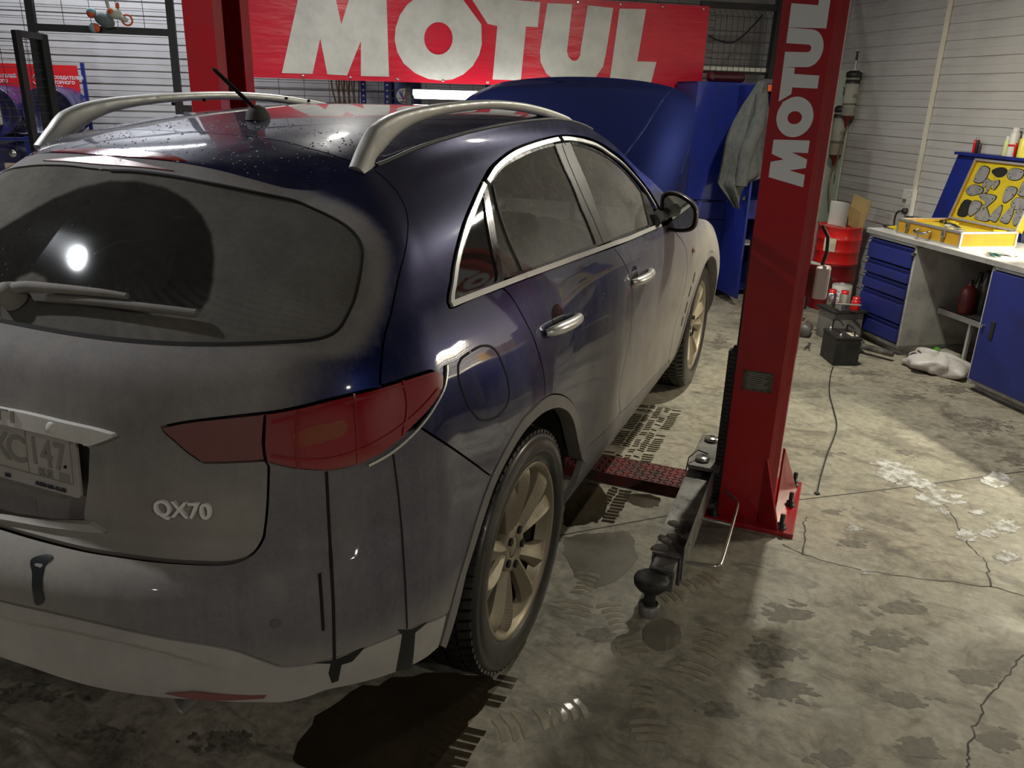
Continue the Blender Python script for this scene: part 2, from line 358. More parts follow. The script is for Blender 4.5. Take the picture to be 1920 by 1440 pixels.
def body_row(k):
    """control points of row k from rear centre round the right side to the front"""
    P = []; low = k < len(LOWZ); fr = None if low else FR[k-len(LOWZ)]
    if low: z0 = LOWZ[k]; yc = float(rear_y(z0)[0]); y6 = -.40; zside = z0
    else: yc = rear_up_y[k-len(LOWZ)]; y6 = -.40+.24*fr
    for th in TH:
        a = .80; s, c = math.sin(R_(th))**a, math.cos(R_(th))**a; y = yc+(y6-yc)*(1-c)
        q = (th/90)**1.5
        if low: z = z0
        else: z = 1.205+(REAR_RING+(float(ring_z(y6)[0])-REAR_RING)*q-.055*math.sin(PI*min(1, q*1.0))**2*fr-1.205)*fr
        P.append((Xside(y6, z)*s if low else (Xside(y6, z)+(ring_x(y6)[0]-Xside(y6, z))*(fr**4))*s, y, z))
    for i, ys in enumerate(YS):
        y = ys if ys is not None else y6+(.6-y6)*(i+1)/4
        zb = float(belt_z(y)[0]); zr = float(ring_z(y)[0])
        if low: t = (LOWZ[k]-LOWZ[0])/(1.205-LOWZ[0]); z = LOWZ[0]+t*(zb-LOWZ[0]); x = Xside(y, z)
        else:
            z = zb+(zr-zb)*fr; xr = float(ring_x(y)[0]); xb = Xside(y, zb); x = Xside(y, z)
            if y > 2.2: w = min(1, (y-2.2)/.3); x = x*(1-w)+w*(xb+(xr-xb)*fr); z = z*(1-w)+w*(zb+(zr-zb)*math.sin(fr*PI/2))
            else: x += (xr-x)*fr**4
        P.append((x, y, z))
    # front corner
    x3, y3, z3 = P[-1]; yf = 3.80-(0 if low else .10*fr)-.25*max(0, (z3-.75))
    if y3 > yf-.1: yf = y3+.1
    for th in (22, 45, 67, 90):
        c, s = math.cos(R_(th))**.85, math.sin(R_(th))**.85; P.append((x3*c, y3+(yf-y3)*s, z3+.0*th))
    return np.array(P)
CTRL = np.array([body_row(k) for k in range(len(LOWZ)+len(FR))])
CTRL = np.delete(CTRL, len(LOWZ)-0, axis=0) if False else CTRL
mid = CTRL[9]; UK = np.concatenate([[0], np.cumsum(np.linalg.norm(np.diff(mid, axis=0), axis=1))])
colr = CTRL[:, 14]; VK = np.concatenate([[0], np.cumsum(np.linalg.norm(np.diff(colr, axis=0), axis=1))])
NU, NV = 561, 201
UU = np.linspace(0, UK[-1], NU); VV = np.linspace(0, VK[-1], NV)
BODY = hermite(VK, np.transpose(hermite(UK, np.transpose(CTRL, (1, 0, 2)), UU), (1, 0, 2)), VV)   # (NV, NU, 3)
_du = np.gradient(BODY, axis=1); _dv = np.gradient(BODY, axis=0); BNRM = np.cross(_du, _dv)
BNRM /= (np.linalg.norm(BNRM, axis=2, keepdims=True)+1e-12)
if BNRM[60, 300, 0] < 0: BNRM = -BNRM
def _bil(G, u, v):
    fu = np.clip(np.asarray(u)/UU[-1]*(NU-1), 0, NU-1.0001); fv = np.clip(np.asarray(v)/VV[-1]*(NV-1), 0, NV-1.0001)
    i, j = fu.astype(int), fv.astype(int); a, b = (fu-i)[..., None], (fv-j)[..., None]
    return (1-b)*((1-a)*G[j, i]+a*G[j, i+1])+b*((1-a)*G[j+1, i]+a*G[j+1, i+1])
def S(uv, off=0.0):
    """points on the body surface, moved out along the normal by off"""
    uv = np.atleast_2d(uv); p = _bil(BODY, uv[:, 0], uv[:, 1]); n = _bil(BNRM, uv[:, 0], uv[:, 1])
    return p+n*off, n/np.linalg.norm(n, axis=1, keepdims=True)
_bv = BODY.reshape(-1, 3); _bt = []
for j in range(NV-1):
    for i in range(NU-1):
        a = j*NU+i; _bt += [(a, a+1, a+NU+1), (a, a+NU+1, a+NU)]
BVH = BVHTree.FromPolygons([Vector(p) for p in _bv.tolist()], _bt, all_triangles=True)
def uv_hit(loc, idx):
    a, b, c = _bt[idx]; A, B, C_ = _bv[a], _bv[b], _bv[c]; p = np.array(loc)
    v0, v1, v2 = B-A, C_-A, p-A; d00, d01, d11, d20, d21 = v0@v0, v0@v1, v1@v1, v2@v0, v2@v1; den = d00*d11-d01*d01+1e-18
    w1 = (d11*d20-d01*d21)/den; w2 = (d00*d21-d01*d20)/den
    q = lambda i: np.array([UU[i % NU], VV[i//NU]])
    return q(a)+w1*(q(b)-q(a))+w2*(q(c)-q(a))
def px(x, y):
    """photo pixel -> (u, v) on the body surface it falls on"""
    d = pix_ray(x, y); loc, nr, idx, dist = BVH.ray_cast(Vector(CAM.tolist()), Vector(d.tolist()))
    if loc is None:
        loc, nr, idx, dist = BVH.find_nearest(Vector((CAM+d/np.linalg.norm(d)*3.0).tolist()))
    return uv_hit(loc, idx)
def near(p):
    loc, nr, idx, dist = BVH.find_nearest(Vector([float(c) for c in p])); return uv_hit(loc, idx)
def pxs(pts, n=6): return [np.array(p) for p in catmull([px(*q) for q in pts], n)]
# roof height field
zc_roof = tab([(-.5, 1.524), (-.4, 1.547), (-.25, 1.572), (-.1, 1.591), (.15, 1.615), (.5, 1.635), (.9, 1.645), (1.2, 1.640), (1.4, 1.618), (1.6, 1.58), (1.9, 1.49), (2.2, 1.36), (2.45, 1.225), (2.62, 1.12)])
_rg = BODY[-1]; _half = _rg[(_rg[:, 1] < 2.6)]
def ring_at(y):
    yy = np.clip(y, _half[0, 1]+1e-4, _half[-1, 1]); return float(np.interp(yy, _half[:, 1], _half[:, 0])), float(np.interp(yy, _half[:, 1], _half[:, 2]))
def Zroof(x, y):
    xe, ze = ring_at(y); zc = float(zc_roof(y)[0]); q = min(1.0, abs(x)/max(xe, 1e-3)); return zc-(zc-ze)*(.3*q**2+.7*q**5)
# ================================================================ car: materials
def dusty(name, col, rough, metal, coat, dust_col=(.27, .252, .222), dust_rough=.85, flake=False):
    m = mat(name, col, rough, metal, coat=coat, coat_rough=.04); t = NT(m); v = t.coord('Object')
    at = t.new('ShaderNodeAttribute', attribute_name='dust'); d = at.outputs['Fac']
    nz = t.noise(v, 9, 8, .7, .4); fine = t.noise(v, 120, 4, .7); st = t.noise(t.coord('Object', (26, 26, 1.6)), 1.0, 6, .7, .3)
    spl = t.noise(t.coord('Object', (30, 9, 30), (.5, 0, 0)), 1.6, 3, .6)
    e = t.math('ADD', d, t.math('MULTIPLY', t.math('SUBTRACT', nz, .5), .36))
    e = t.math('ADD', e, t.math('MULTIPLY', t.math('SUBTRACT', st, .5), .34))
    e = t.math('ADD', e, t.math('MULTIPLY', t.math('SUBTRACT', fine, .5), .30))
    e = t.math('MULTIPLY', e, t.ramp(d, [(.0, 0.0), (.06, 1.0)]))
    f = t.math('MULTIPLY', t.math('MAXIMUM', e, 0.0, True), 1.0, True)
    drops = t.ramp(spl, [(.66, 0.0), (.69, 1.0)])                                              # dried splashes
    f = t.math('MAXIMUM', f, t.math('MULTIPLY', drops, t.ramp(d, [(.04, 0.0), (.22, .55), (.9, .35)])))
    base = (*col,)
    dc = t.mix(t.ramp(t.noise(v, 3.2, 6, .6), [(.3, 0.0), (.7, 1.0)]), tuple(c*.82 for c in dust_col), tuple(min(1, c*1.18) for c in dust_col))
    t.set('Base Color', t.mix(f, base, dc)); t.set('Roughness', t.ramp(f, [(0, rough), (.25, min(1, rough+.25)), (1, dust_rough)]))
    t.b.inputs['Specular Tint'].default_value = (*[min(1, .12+2.2*c) for c in col], 1) if flake else (1, 1, 1, 1)
    t.set('Metallic', t.ramp(f, [(0, metal), (.5, 0.0)])); t.set('Coat Weight', t.ramp(f, [(0, coat), (.35, coat*.35), (.8, 0.0)]))
    return m
M_PAINT = dusty('blue_metallic_paint', (.004, .009, .062), .36, .6, 1.0, flake=True)
M_BLACKG = dusty('gloss_black_trim', (.012, .012, .013), .15, 0, .5)
M_PLAST = dusty('black_plastic', (.022, .022, .022), .55, 0, 0)
M_CHROME = dusty('dusty_chrome', (.80, .80, .78), .16, 1.0, 0, (.45, .43, .38))
M_RAIL = dusty('satin_silver_rail', (.56, .56, .53), .38, .75, 0, (.5, .48, .43))
M_VAL = dusty('grey_bumper_valance', (.20, .20, .20), .5, .3, 0, (.40, .38, .345))
M_BLACK = mat('matt_black', (.006, .006, .006), .9); M_INT = worn('cabin_grey', (.035, .034, .033), (.06, .058, .055), .7, .85, 0, 5)
M_LEATH = worn('seat_leather', (.028, .027, .026), (.05, .048, .045), .45, .6, 0, 9, bump=.2)
def glass_mat(name, tint, dust_col=(.23, .215, .19), spec=.5):
    m = bpy.data.materials.new(name); m.use_nodes = True; t = NT(m); t.n.remove(t.b); out = t.n['Material Output']
    at = t.new('ShaderNodeAttribute', attribute_name='dust'); v = t.coord('Object')
    tr = t.new('ShaderNodeBsdfTransparent'); tr.inputs[0].default_value = (*tint, 1)
    gl = t.new('ShaderNodeBsdfGlossy'); gl.inputs['Roughness'].default_value = .035; gl.inputs[0].default_value = (.9, .93, .95, 1)
    fr = t.new('ShaderNodeFresnel'); fr.inputs[0].default_value = 1.52
    a = t.new('ShaderNodeMixShader'); t.link(t.math('MULTIPLY', fr.outputs[0], 2.3, True), a.inputs[0]); t.link(tr.outputs[0], a.inputs[1]); t.link(gl.outputs[0], a.inputs[2])
    df = t.new('ShaderNodeBsdfDiffuse'); b = t.new('ShaderNodeMixShader')
    t.link(t.mix(t.ramp(t.noise(v, 6, 6, .6), [(.3, 0.0), (.7, 1.0)]), tuple(c*.8 for c in dust_col), tuple(c*1.15 for c in dust_col)), df.inputs[0])
    n = t.math('ADD', t.math('MULTIPLY', t.math('SUBTRACT', t.noise(v, 60, 6, .75), .5), .5), t.math('MULTIPLY', t.math('SUBTRACT', t.noise(v, 7, 6, .7), .5), .4))
    f = t.math('MULTIPLY', t.math('ADD', at.outputs['Fac'], t.math('MULTIPLY', n, t.ramp(at.outputs['Fac'], [(0, .15), (.3, 1.0)])), True), .93, True)
    sp = t.math('MULTIPLY', t.ramp(t.voro(t.coord('Object', (1, 1, .7)), 55), [(.08, .6), (.13, 0.0)]), t.ramp(t.noise(v, 14, 2), [(.5, 0.0), (.6, 1.0)]))
    t.link(t.math('MAXIMUM', f, sp), b.inputs[0]); t.link(a.outputs[0], b.inputs[1]); t.link(df.outputs[0], b.inputs[2]); t.link(b.outputs[0], out.inputs[0]); return m
M_GLASS = glass_mat('door_glass', (.42, .47, .45), (.30, .29, .26)); M_GLASSR = glass_mat('tinted_rear_glass', (.055, .065, .06), (.16, .15, .132))  # door glass dust tone also stands in for the siding's reflection
def lens(name, col, rough=.06):
    m = dusty(name, col, rough, 0, 1.0, (.17, .085, .075)); NT(m).b.inputs['Specular IOR Level'].default_value = .7; return m
M_LENS = lens('red_lamp_lens', (.27, .003, .008)); M_LENSD = lens('dusty_red_lens', (.20, .015, .018), .25); M_AMBER = lens('amber_lens', (.26, .042, .005))
# ---------------------------------------------------------------- panel builder
def resample(L, step, closed=False):
    L = [np.array(p, float) for p in L]
    if closed: L = L+[L[0]]
    out = [L[0]]
    for a, b in zip(L[:-1], L[1:]):
        d = np.linalg.norm(b-a); n = max(1, int(round(d/step)))
        for k in range(1, n+1): out.append(a+(b-a)*k/n)
    if closed: out = out[:-1]
    return out
def poly_area(L): L = np.array(L); x, y = L[:, 0], L[:, 1]; return .5*np.sum(x*np.roll(y, -1)-np.roll(x, -1)*y)
def in_poly(pts, loop):
    pts = np.asarray(pts); c = np.zeros(len(pts), bool); n = len(loop)
    for i in range(n):
        x0, y0 = loop[i]; x1, y1 = loop[i-1]
        m = ((y0 > pts[:, 1]) != (y1 > pts[:, 1])); q = (x1-x0)*(pts[:, 1]-y0)/((y1-y0) if abs(y1-y0) > 1e-12 else 1e-12)+x0
        c ^= m & (pts[:, 0] < q)
    return c
def clean_loop(L, eps=.003):
    out = []
    for p in L:
        if not out or np.linalg.norm(p-out[-1]) > eps: out.append(p)
    if np.linalg.norm(out[0]-out[-1]) < eps: out.pop()
    return out
class Panel:
    def __init__(s): s.v = []; s.n = []; s.f = []; s.d = []
    def add_surface(s, loop, step=.024, off=0.0, gap=.0028, flange=.022, dust=None, surf=S, edge=.016, sym=False, open_edge=None):
        L = clean_loop([np.array(p, float) for p in loop]); L = clean_loop(resample(L, edge, True), edge*.3)
        if poly_area(L) < 0: L = L[::-1]
        n = len(L); A = np.array(L)
        t = np.roll(A, -1, 0)-np.roll(A, 1, 0); nn = np.stack([-t[:, 1], t[:, 0]], 1); nn /= (np.linalg.norm(nn, axis=1, keepdims=True)+1e-12)
        seam = (np.abs(A[:, 0]) < 1e-3) if sym else np.zeros(n, bool)
        if open_edge is not None: seam = seam | np.array([bool(open_edge(p)) for p in A])
        B = A+nn*gap; B[seam] = A[seam]
        # interior points
        lo, hi = B.min(0), B.max(0); ys = np.arange(lo[1]+step*.6, hi[1], step*.87); pts = []
        for k, yv in enumerate(ys):
            xs = np.arange(lo[0]+step*(.5 if k % 2 else 1), hi[0], step); pts.append(np.stack([xs, np.full(len(xs), yv)], 1))
        pts = np.concatenate(pts) if pts else np.zeros((0, 2))
        if len(pts):
            pts = pts[in_poly(pts, B.tolist())]
            if len(pts):
                dm = np.full(len(pts), 9.)
                for q in B: dm = np.minimum(dm, np.hypot(pts[:, 0]-q[0], pts[:, 1]-q[1]))
                pts = pts[dm > step*.45]
        V = [Vector(map(float, p)) for p in B]+[Vector(map(float, p)) for p in pts]
        r = delaunay_2d_cdt(V, [(i, (i+1) % n) for i in range(n)], [], 0, 1e-7)
        UV = np.array([(p.x, p.y) for p in r[0]]); F = np.array([f for f in r[2]]); cen = UV[F].mean(1); F = F[in_poly(cen, B.tolist())]
        e1, e2 = UV[F[:, 1]]-UV[F[:, 0]], UV[F[:, 2]]-UV[F[:, 0]]; flip = (e1[:, 0]*e2[:, 1]-e1[:, 1]*e2[:, 0]) < 0; F[flip] = F[flip][:, ::-1]
        P, N = surf(UV, off); s._emit(P, N, F, dust, sym)
        if flange:
            Pb, Nb = surf(B, off); side = np.zeros_like(Pb)
            Po, _ = surf(B-nn*.002, off); side = Po-Pb; side /= (np.linalg.norm(side, axis=1, keepdims=True)+1e-12)
            fl = [[i, n+i, n+(i+1) % n, (i+1) % n] for i in range(n) if not (seam[i] and seam[(i+1) % n])]
            s._emit(np.concatenate([Pb, Pb-Nb*flange]), np.concatenate([side, side]), fl, dust, sym)
        return s
    def _emit(s, P, N, F, dust, sym):
        b = len(s.v); s.v += P.tolist(); s.n += N.tolist(); s.f += [[int(i)+b for i in f] for f in F]
        s.d += [float(dust(p)) if callable(dust) else float(dust or 0) for p in P]
        if sym:
            b = len(s.v); s.v += (P*[-1, 1, 1]).tolist(); s.n += (N*[-1, 1, 1]).tolist(); s.f += [[int(i)+b for i in f][::-1] for f in F]; s.d += s.d[-len(P):]
    def mirrored(s):
        q = Panel(); q.v = [[-p[0], p[1], p[2]] for p in s.v]; q.n = [[-p[0], p[1], p[2]] for p in s.n]; q.f = [f[::-1] for f in s.f]; q.d = list(s.d); return q
    def build(s, name, m, parent, **t):
        me = bpy.data.meshes.new(name); me.from_pydata(s.v, [], s.f); me.materials.append(m)
        me.polygons.foreach_set('use_smooth', [True]*len(me.polygons))
        N = np.array(s.n); N /= (np.linalg.norm(N, axis=1, keepdims=True)+1e-12); me.normals_split_custom_set_from_vertices(N.tolist())
        a = me.attributes.new('dust', 'FLOAT', 'POINT'); a.data.foreach_set('value', s.d); me.update()
        o = bpy.data.objects.new(name, me); link(o, parent); return tag(o, **t) if t else o
def set_dust(o, d):
    me = o.data; a = me.attributes.new('dust', 'FLOAT', 'POINT'); a.data.foreach_set('value', [float(d(v.co)) if callable(d) else float(d) for v in me.vertices]); return o
def strip_loop(path, w):
    """closed uv loop around a uv polyline"""
    P = [np.array(p) for p in path]; L, Rr = [], []
    for i in range(len(P)):
        t = P[min(i+1, len(P)-1)]-P[max(i-1, 0)]; n = np.array([-t[1], t[0]]); n /= (np.linalg.norm(n)+1e-12); ww = w[i] if hasattr(w, '__len__') else w
        L.append(P[i]+n*ww/2); Rr.append(P[i]-n*ww/2)
    return L+Rr[::-1]
def sstep(a, b, x): t = min(1, max(0, (x-a)/(b-a))); return t*t*(3-2*t)
def project(p):
    d = RC @ (np.array(p, float)-CAM); return np.array([960+FPX*d[0]/d[2], 720-FPX*d[1]/d[2]])
# dust amounts (dirt thrown up by the wheels and on the tail)
def dust_body(p):
    x, y, z = abs(p[0]), p[1], p[2]
    d = .02+.10*sstep(.95, .5, z)+.12*sstep(-.1, .35, y)
    d += .52*sstep(.35, 1.2, y)*sstep(1.30, .75, z)+.26*sstep(1.6, 2.7, y)*sstep(1.15, .95, z)+.25*sstep(.95, .4, z)*sstep(.3, .8, y)
    for cy in (0, 2.885):
        r = math.hypot(y-cy, z-.384); d += .55*sstep(.52, .44, r)+.25*sstep(.75, .5, r)*(1 if cy else .35)
    d += .35*sstep(.55, .40, z); return min(1.0, d)*(.25 if z > 1.28 else 1)
GEDGE = None
def dust_hatch(p):
    x, y, z = abs(p[0]), p[1], p[2]
    d = .82*sstep(.83, .66, x)+.2*sstep(1.0, .85, z)
    if z > 1.17:
        g = float(np.min(np.linalg.norm(GEDGE-np.array([x, y, z]), axis=1))); w = .78*sstep(.085, .035, g); d = w if z > 1.21 else max(w, d*sstep(1.22, 1.17, z))
    return d
def dust_bump(p):
    x, y, z = abs(p[0]), p[1], p[2]; return min(1, .60+.30*sstep(.72, .78, z)*sstep(.65, .5, x)+.34*sstep(.60, .3, x)-.16*sstep(.78, .92, x)+.5*sstep(.62, .46, z))
# ================================================================ car: panels cut along the seams seen on the real body
car = thing('car', 'dirty dark blue crossover car with its hood raised in the bay', 'car')
VMAX = VV[-1]-1e-6
def at_u(y, v): # u of the column whose y is given, at height parameter v
    c = _bil(BODY, UU, np.full(NU, v)); m = c[:, 1]; k = int(np.argmax(m)); return float(np.interp(y, m[:k], UU[:k]))
def xyz(x, y, z): return near((x, y, z))
def ring_path(ya, yb, n=24):
    return [np.array([at_u(y, VMAX), VMAX]) for y in np.linspace(ya, yb, n)]
c_seam = pxs([(702, 319), (722, 335), (743, 358), (758, 385), (764, 408), (765, 425), (764, 442), (752, 500), (740, 556), (731, 596), (717, 655), (712, 728)], 4)
lamp_top = pxs([(303, 801), (335, 794), (375, 788), (445, 780), (515, 772), (570, 761), (625, 747), (708, 726), (765, 708), (800, 697), (811, 696), (823, 705)], 4)
lamp_botA = pxs([(303, 801), (312, 812), (333, 830), (352, 847), (367, 857), (376, 864), (383, 867), (440, 866), (496, 863)], 4)
lamp_botB = pxs([(500, 861), (512, 866), (530, 871), (558, 876), (604, 880), (640, 876), (682, 863), (732, 834), (765, 801), (798, 767), (815, 742), (822, 725), (823, 705)], 4)
hatch_R = pxs([(497, 866), (503, 874), (503, 900), (501, 950), (496, 998), (487, 1022), (471, 1040), (448, 1051), (417, 1056), (360, 1055), (292, 1050), (225, 1041), (158, 1030), (80, 1011), (2, 988)], 4)
g_bot = pxs([(2, 601), (80, 616), (167, 630), (260, 640), (354, 645), (440, 645), (521, 642), (570, 639), (604, 634), (627, 624), (642, 609), (656, 583), (667, 555), (674, 525), (679, 492), (680, 476), (676, 457), (665, 438), (645, 420), (621, 406), (585, 389), (548, 374), (490, 362), (432, 350), (380, 340), (327, 330), (257, 321), (206, 319)], 4)
trim_l = pxs([(2, 1127), (85, 1146), (167, 1165), (240, 1182), (317, 1198), (380, 1208), (437, 1219), (485, 1236), (520, 1248), (535, 1250), (588, 1244), (683, 1215), (762, 1182), (800, 1168), (838, 1152)], 4)
low_l = pxs([(2, 1237), (62, 1257), (120, 1277), (175, 1292), (292, 1311), (360, 1315), (417, 1317), (480, 1318), (537, 1317), (580, 1307), (625, 1292), (742, 1261), (792, 1238), (822, 1214)], 4)
mould = pxs([(824, 1211), (843, 1144), (857, 1092), (870, 1050), (889, 985), (905, 935), (921, 893), (937, 860), (953, 830), (976, 791), (1003, 763), (1021, 747), (1040, 739), (1060, 744), (1076, 760), (1086, 785), (1094, 815), (1098, 845)], 4)
qseam = pxs([(786, 800), (820, 822), (855, 845), (890, 870), (921, 893)], 3)
rdoor_r = pxs([(944, 540), (958, 556), (973, 580), (988, 608), (1002, 638), (1017, 688), (1021, 715), (1022, 747)], 4)
rdoor_f = pxs([(1152, 467), (1171, 494), (1180, 516), (1185, 542), (1185, 575), (1182, 626), (1169, 688), (1161, 740), (1163, 772)], 4)
fdoor_f = pxs([(1252, 424), (1270, 440), (1284, 461), (1289, 492), (1288, 515), (1284, 540), (1274, 582), (1263, 623), (1258, 652), (1254, 674)], 4)
ch_out = pxs([(1242, 398), (1235, 386), (1210, 346), (1177, 306), (1143, 278), (1123, 266), (1102, 258), (1075, 254), (1047, 254), (997, 266), (956, 283), (922, 310), (906, 335), (887, 372), (868, 417), (856, 458), (847, 500), (842, 535), (838, 565), (841, 574), (848, 577), (890, 558), (940, 540)], 4)
belt_l = pxs([(940, 540), (985, 523), (1040, 502), (1095, 482), (1139, 467), (1152, 463), (1200, 442), (1238, 426), (1252, 421)], 4)
sill_l = pxs([(1098, 845), (1111, 830), (1140, 803), (1163, 775), (1182, 756), (1220, 713), (1254, 675)], 4)
def idx_near(L, p): return int(np.argmin([np.linalg.norm(q-p) for q in L]))
u0 = lambda v: np.array([0.0, v])
top_u = at_u(-.20, VMAX)
pocket = [px(*q) for q in [(2, 962), (80, 975), (150, 984), (157, 980), (164, 900), (166, 842), (160, 836), (80, 818), (2, 799)]]
# ---- hatch (lower skin, pillars, spoiler edge) and its roof-level cap
k_lt = idx_near(lamp_top, c_seam[-1])
loop_h = [u0(g_bot[-1][1])]+[np.array([x, VMAX]) for x in np.linspace(0, at_u(-.185, VMAX), 40)]+c_seam+lamp_top[:k_lt][::-1]+lamp_botA[1:]+hatch_R+[u0(hatch_R[-1][1]), u0(pocket[0][1])]+pocket+[u0(pocket[-1][1]), u0(g_bot[0][1])]+g_bot[:-1]
GEDGE = S(np.array(g_bot))[0]
hp = Panel().add_surface(loop_h, .022, dust=dust_hatch, sym=True, edge=.013, open_edge=lambda p: p[1] > VMAX-1e-3)
def Sroof(uv, off=0.0):
    uv = np.atleast_2d(uv); P = np.array([[x, y, Zroof(x, y)] for x, y in uv]); e = .004
    gx = np.array([(Zroof(x+e, y)-Zroof(x-e, y))/(2*e) if abs(x)+e < ring_at(y)[0] else (Zroof(x, y)-Zroof(x-2*e*np.sign(x), y))/(2*e*(np.sign(x) or 1)) for x, y in uv])
    gy = np.array([(Zroof(x, y+e)-Zroof(x, y-e))/(2*e) for x, y in uv]); N = np.stack([-gx, -gy, np.ones(len(uv))], 1)
    # blend into the side surface near the edge so that the skin reads as one sheet
    for i, (x, y) in enumerate(uv):
        xe = ring_at(y)[0]; w = sstep(.80, 1.0, abs(x)/max(xe, .02))
        if w > 0 and y < -.12:
            q = S(np.array([[at_u(min(max(y, _half[0, 1]+.002), 2.5), VMAX), VMAX]]))[1][0]; q = q*[1 if x >= 0 else -1, 1, 1]; N[i] = N[i]/np.linalg.norm(N[i])*(1-.6*w)+q*.6*w
    N /= np.linalg.norm(N, axis=1, keepdims=True); return P+N*off, N
gap_px = [(206, 249), (245, 247.5), (286, 247), (345, 248.5), (402, 251), (446, 255), (490, 260), (535, 268), (577, 279), (607, 288), (636, 298), (665, 309)]
def roof_px(x, y):
    d = pix_ray(x, y); d = d/np.linalg.norm(d); best = None
    for t in np.arange(1.2, 5.0, .01):
        p = CAM+d*t; xe = ring_at(p[1])[0]
        if abs(p[0]) > xe+.01 or p[1] < -.5 or p[1] > 1.35: continue
        h = p[2]-Zroof(p[0], p[1])
        if best is None or h < best[0]: best = (h, p)
        if h < 0: break
    return best[1][:2].copy()
gapl = [roof_px(*q) for q in gap_px]; gapl = [p for p in gapl if p[0] > .02]
gy0 = gapl[0][1]; gapl = [np.array([0, gy0])]+gapl
ring_r = [(float(p[0]), float(p[1])) for p in BODY[-1] if p[1] < -.19 and p[0] > -.01 and p[2] > 1.3]; ring_r = [np.array([max(0, x), y]) for x, y in ring_r]
end = np.array([ring_at(-.19)[0], -.19]); gapl = [p for p in gapl if p[0] < end[0]-.02]+[end]
cap_loop = ring_r+gapl[::-1]
hp2 = Panel().add_surface(cap_loop, .02, dust=.04, surf=Sroof, sym=True, gap=.002, flange=.02, edge=.02, open_edge=lambda p: p[1] < -.25)
b = len(hp.v); hp.v += hp2.v; hp.n += hp2.n; hp.d += hp2.d; hp.f += [[i+b for i in f] for f in hp2.f]
pk = Panel().add_surface([u0(pocket[0][1])]+pocket+[u0(pocket[-1][1])], .03, off=-.034, gap=0, flange=0, dust=.8, sym=True)
b = len(hp.v); hp.v += pk.v; hp.n += pk.n; hp.d += pk.d; hp.f += [[i+b for i in f] for f in pk.f]
hatch = hp.build('hatch', M_PAINT, car, label='dusty blue tailgate')
# ---- rear window with wiped sector
wiped = [(372, 588), (392, 560), (399, 530), (402, 480), (396, 440), (380, 405), (352, 375), (310, 352), (258, 340), (205, 339), (150, 352), (100, 372), (50, 400), (0, 430), (-160, 520), (-160, 600), (0, 600), (0, 560), (35, 520), (60, 510), (84, 520), (95, 545), (110, 562), (240, 585)]
_wa = np.array(wiped, float); _wb = np.roll(_wa, -1, 0)
def dust_glass(p):
    q = project(p); ab = _wb-_wa; t_ = np.clip(((q-_wa)*ab).sum(1)/((ab*ab).sum(1)+1e-9), 0, 1); dd = float(np.min(np.linalg.norm(_wa+ab*t_[:, None]-q, axis=1)))
    if in_poly([q], wiped)[0]: dd = -dd
    low = .25*sstep(520, 580, q[1])*(.5+.5*math.sin(q[0]*.9)) if q[0] > 200 else 0
    return .07+low*.5+.73*sstep(-3, 4, dd)
gl = [u0(g_bot[0][1])]+g_bot+[u0(g_bot[-1][1])]
rp = Panel().add_surface(gl, .008, off=-.004, gap=.001, flange=0, sym=True, edge=.01)
rp.d = [float(dust_glass(p)) for p in rp.v]; rear_window = rp.build('rear_window', M_GLASSR, hatch)
# spoiler lip: dusty band hanging over the window top, with the high brake lamp
# ---- quarter panels, doors, fenders (right side cut, left side mirrored)
u_hit = at_u(2.42, VMAX)
loop_q = c_seam[::-1][-1:]+[np.array([x, VMAX]) for x in np.linspace(at_u(-.185, VMAX), u_hit, 60)]+[xyz(.83, 2.30, 1.13)]+ch_out+rdoor_r[1:]
k_m = idx_near(mould, rdoor_r[-1]); k_s = idx_near(mould, qseam[-1])
loop_q += mould[k_s:k_m][::-1]+qseam[::-1]+[px(798, 772)]+lamp_botB[idx_near(lamp_botB, px(798, 767)):]+lamp_top[k_lt:][::-1]+c_seam[1:][::-1]
def pair(name, P, m, label=None):
    a = P.build(name, m, car); b = P.mirrored().build(name, m, car)
    if label: a['label'] = label; b['label'] = label
    return a, b
quarter, quarter_l = pair('quarter_panel', Panel().add_surface(loop_q, .022, dust=dust_body, edge=.013), M_PAINT)
loop_rd = belt_l[:idx_near(belt_l, px(1150, 464))+1]+rdoor_f+sill_l[:idx_near(sill_l, rdoor_f[-1])][::-1]+mould[k_m:][::-1]+rdoor_r[::-1]
rdoor, rdoor_l = pair('rear_door', Panel().add_surface(loop_rd, .02, dust=dust_body, edge=.013), M_PAINT)
loop_fd = belt_l[idx_near(belt_l, px(1150, 464)):]+fdoor_f+sill_l[idx_near(sill_l, rdoor_f[-1]):][::-1]+rdoor_f[::-1]
fdoor, fdoor_l = pair('front_door', Panel().add_surface(loop_fd, .022, dust=dust_body, edge=.013), M_PAINT)
fa = [xyz(.95, 2.885+.455*math.cos(a), .384+.455*math.sin(a)) for a in np.linspace(R_(205), R_(-10), 40)]
fend_front = xyz(.97, 3.42, .62)
loop_f = [np.array([x, VMAX]) for x in np.linspace(u_hit+.01, at_u(3.40, VMAX), 30)]+[xyz(.90, 3.50, .75), xyz(.95, 3.45, .52)]+fa[::-1][2:]+fdoor_f[::-1]+[xyz(.83, 2.31, 1.125)]
fender, fender_l = pair('front_fender', Panel().add_surface(loop_f, .024, dust=dust_body, edge=.016), M_PAINT)
# sill under the doors
ra = mould[idx_near(mould, px(1094, 815)):]
sv = lambda y: np.array([at_u(y, .03), .03])
loop_s = sill_l+[fa[0]]+[sv(y) for y in np.linspace(2.40, .52, 30)]
sill, sill_l_ = pair('door_sill', Panel().add_surface(loop_s, .024, dust=lambda p: .75, edge=.016), M_PAINT)
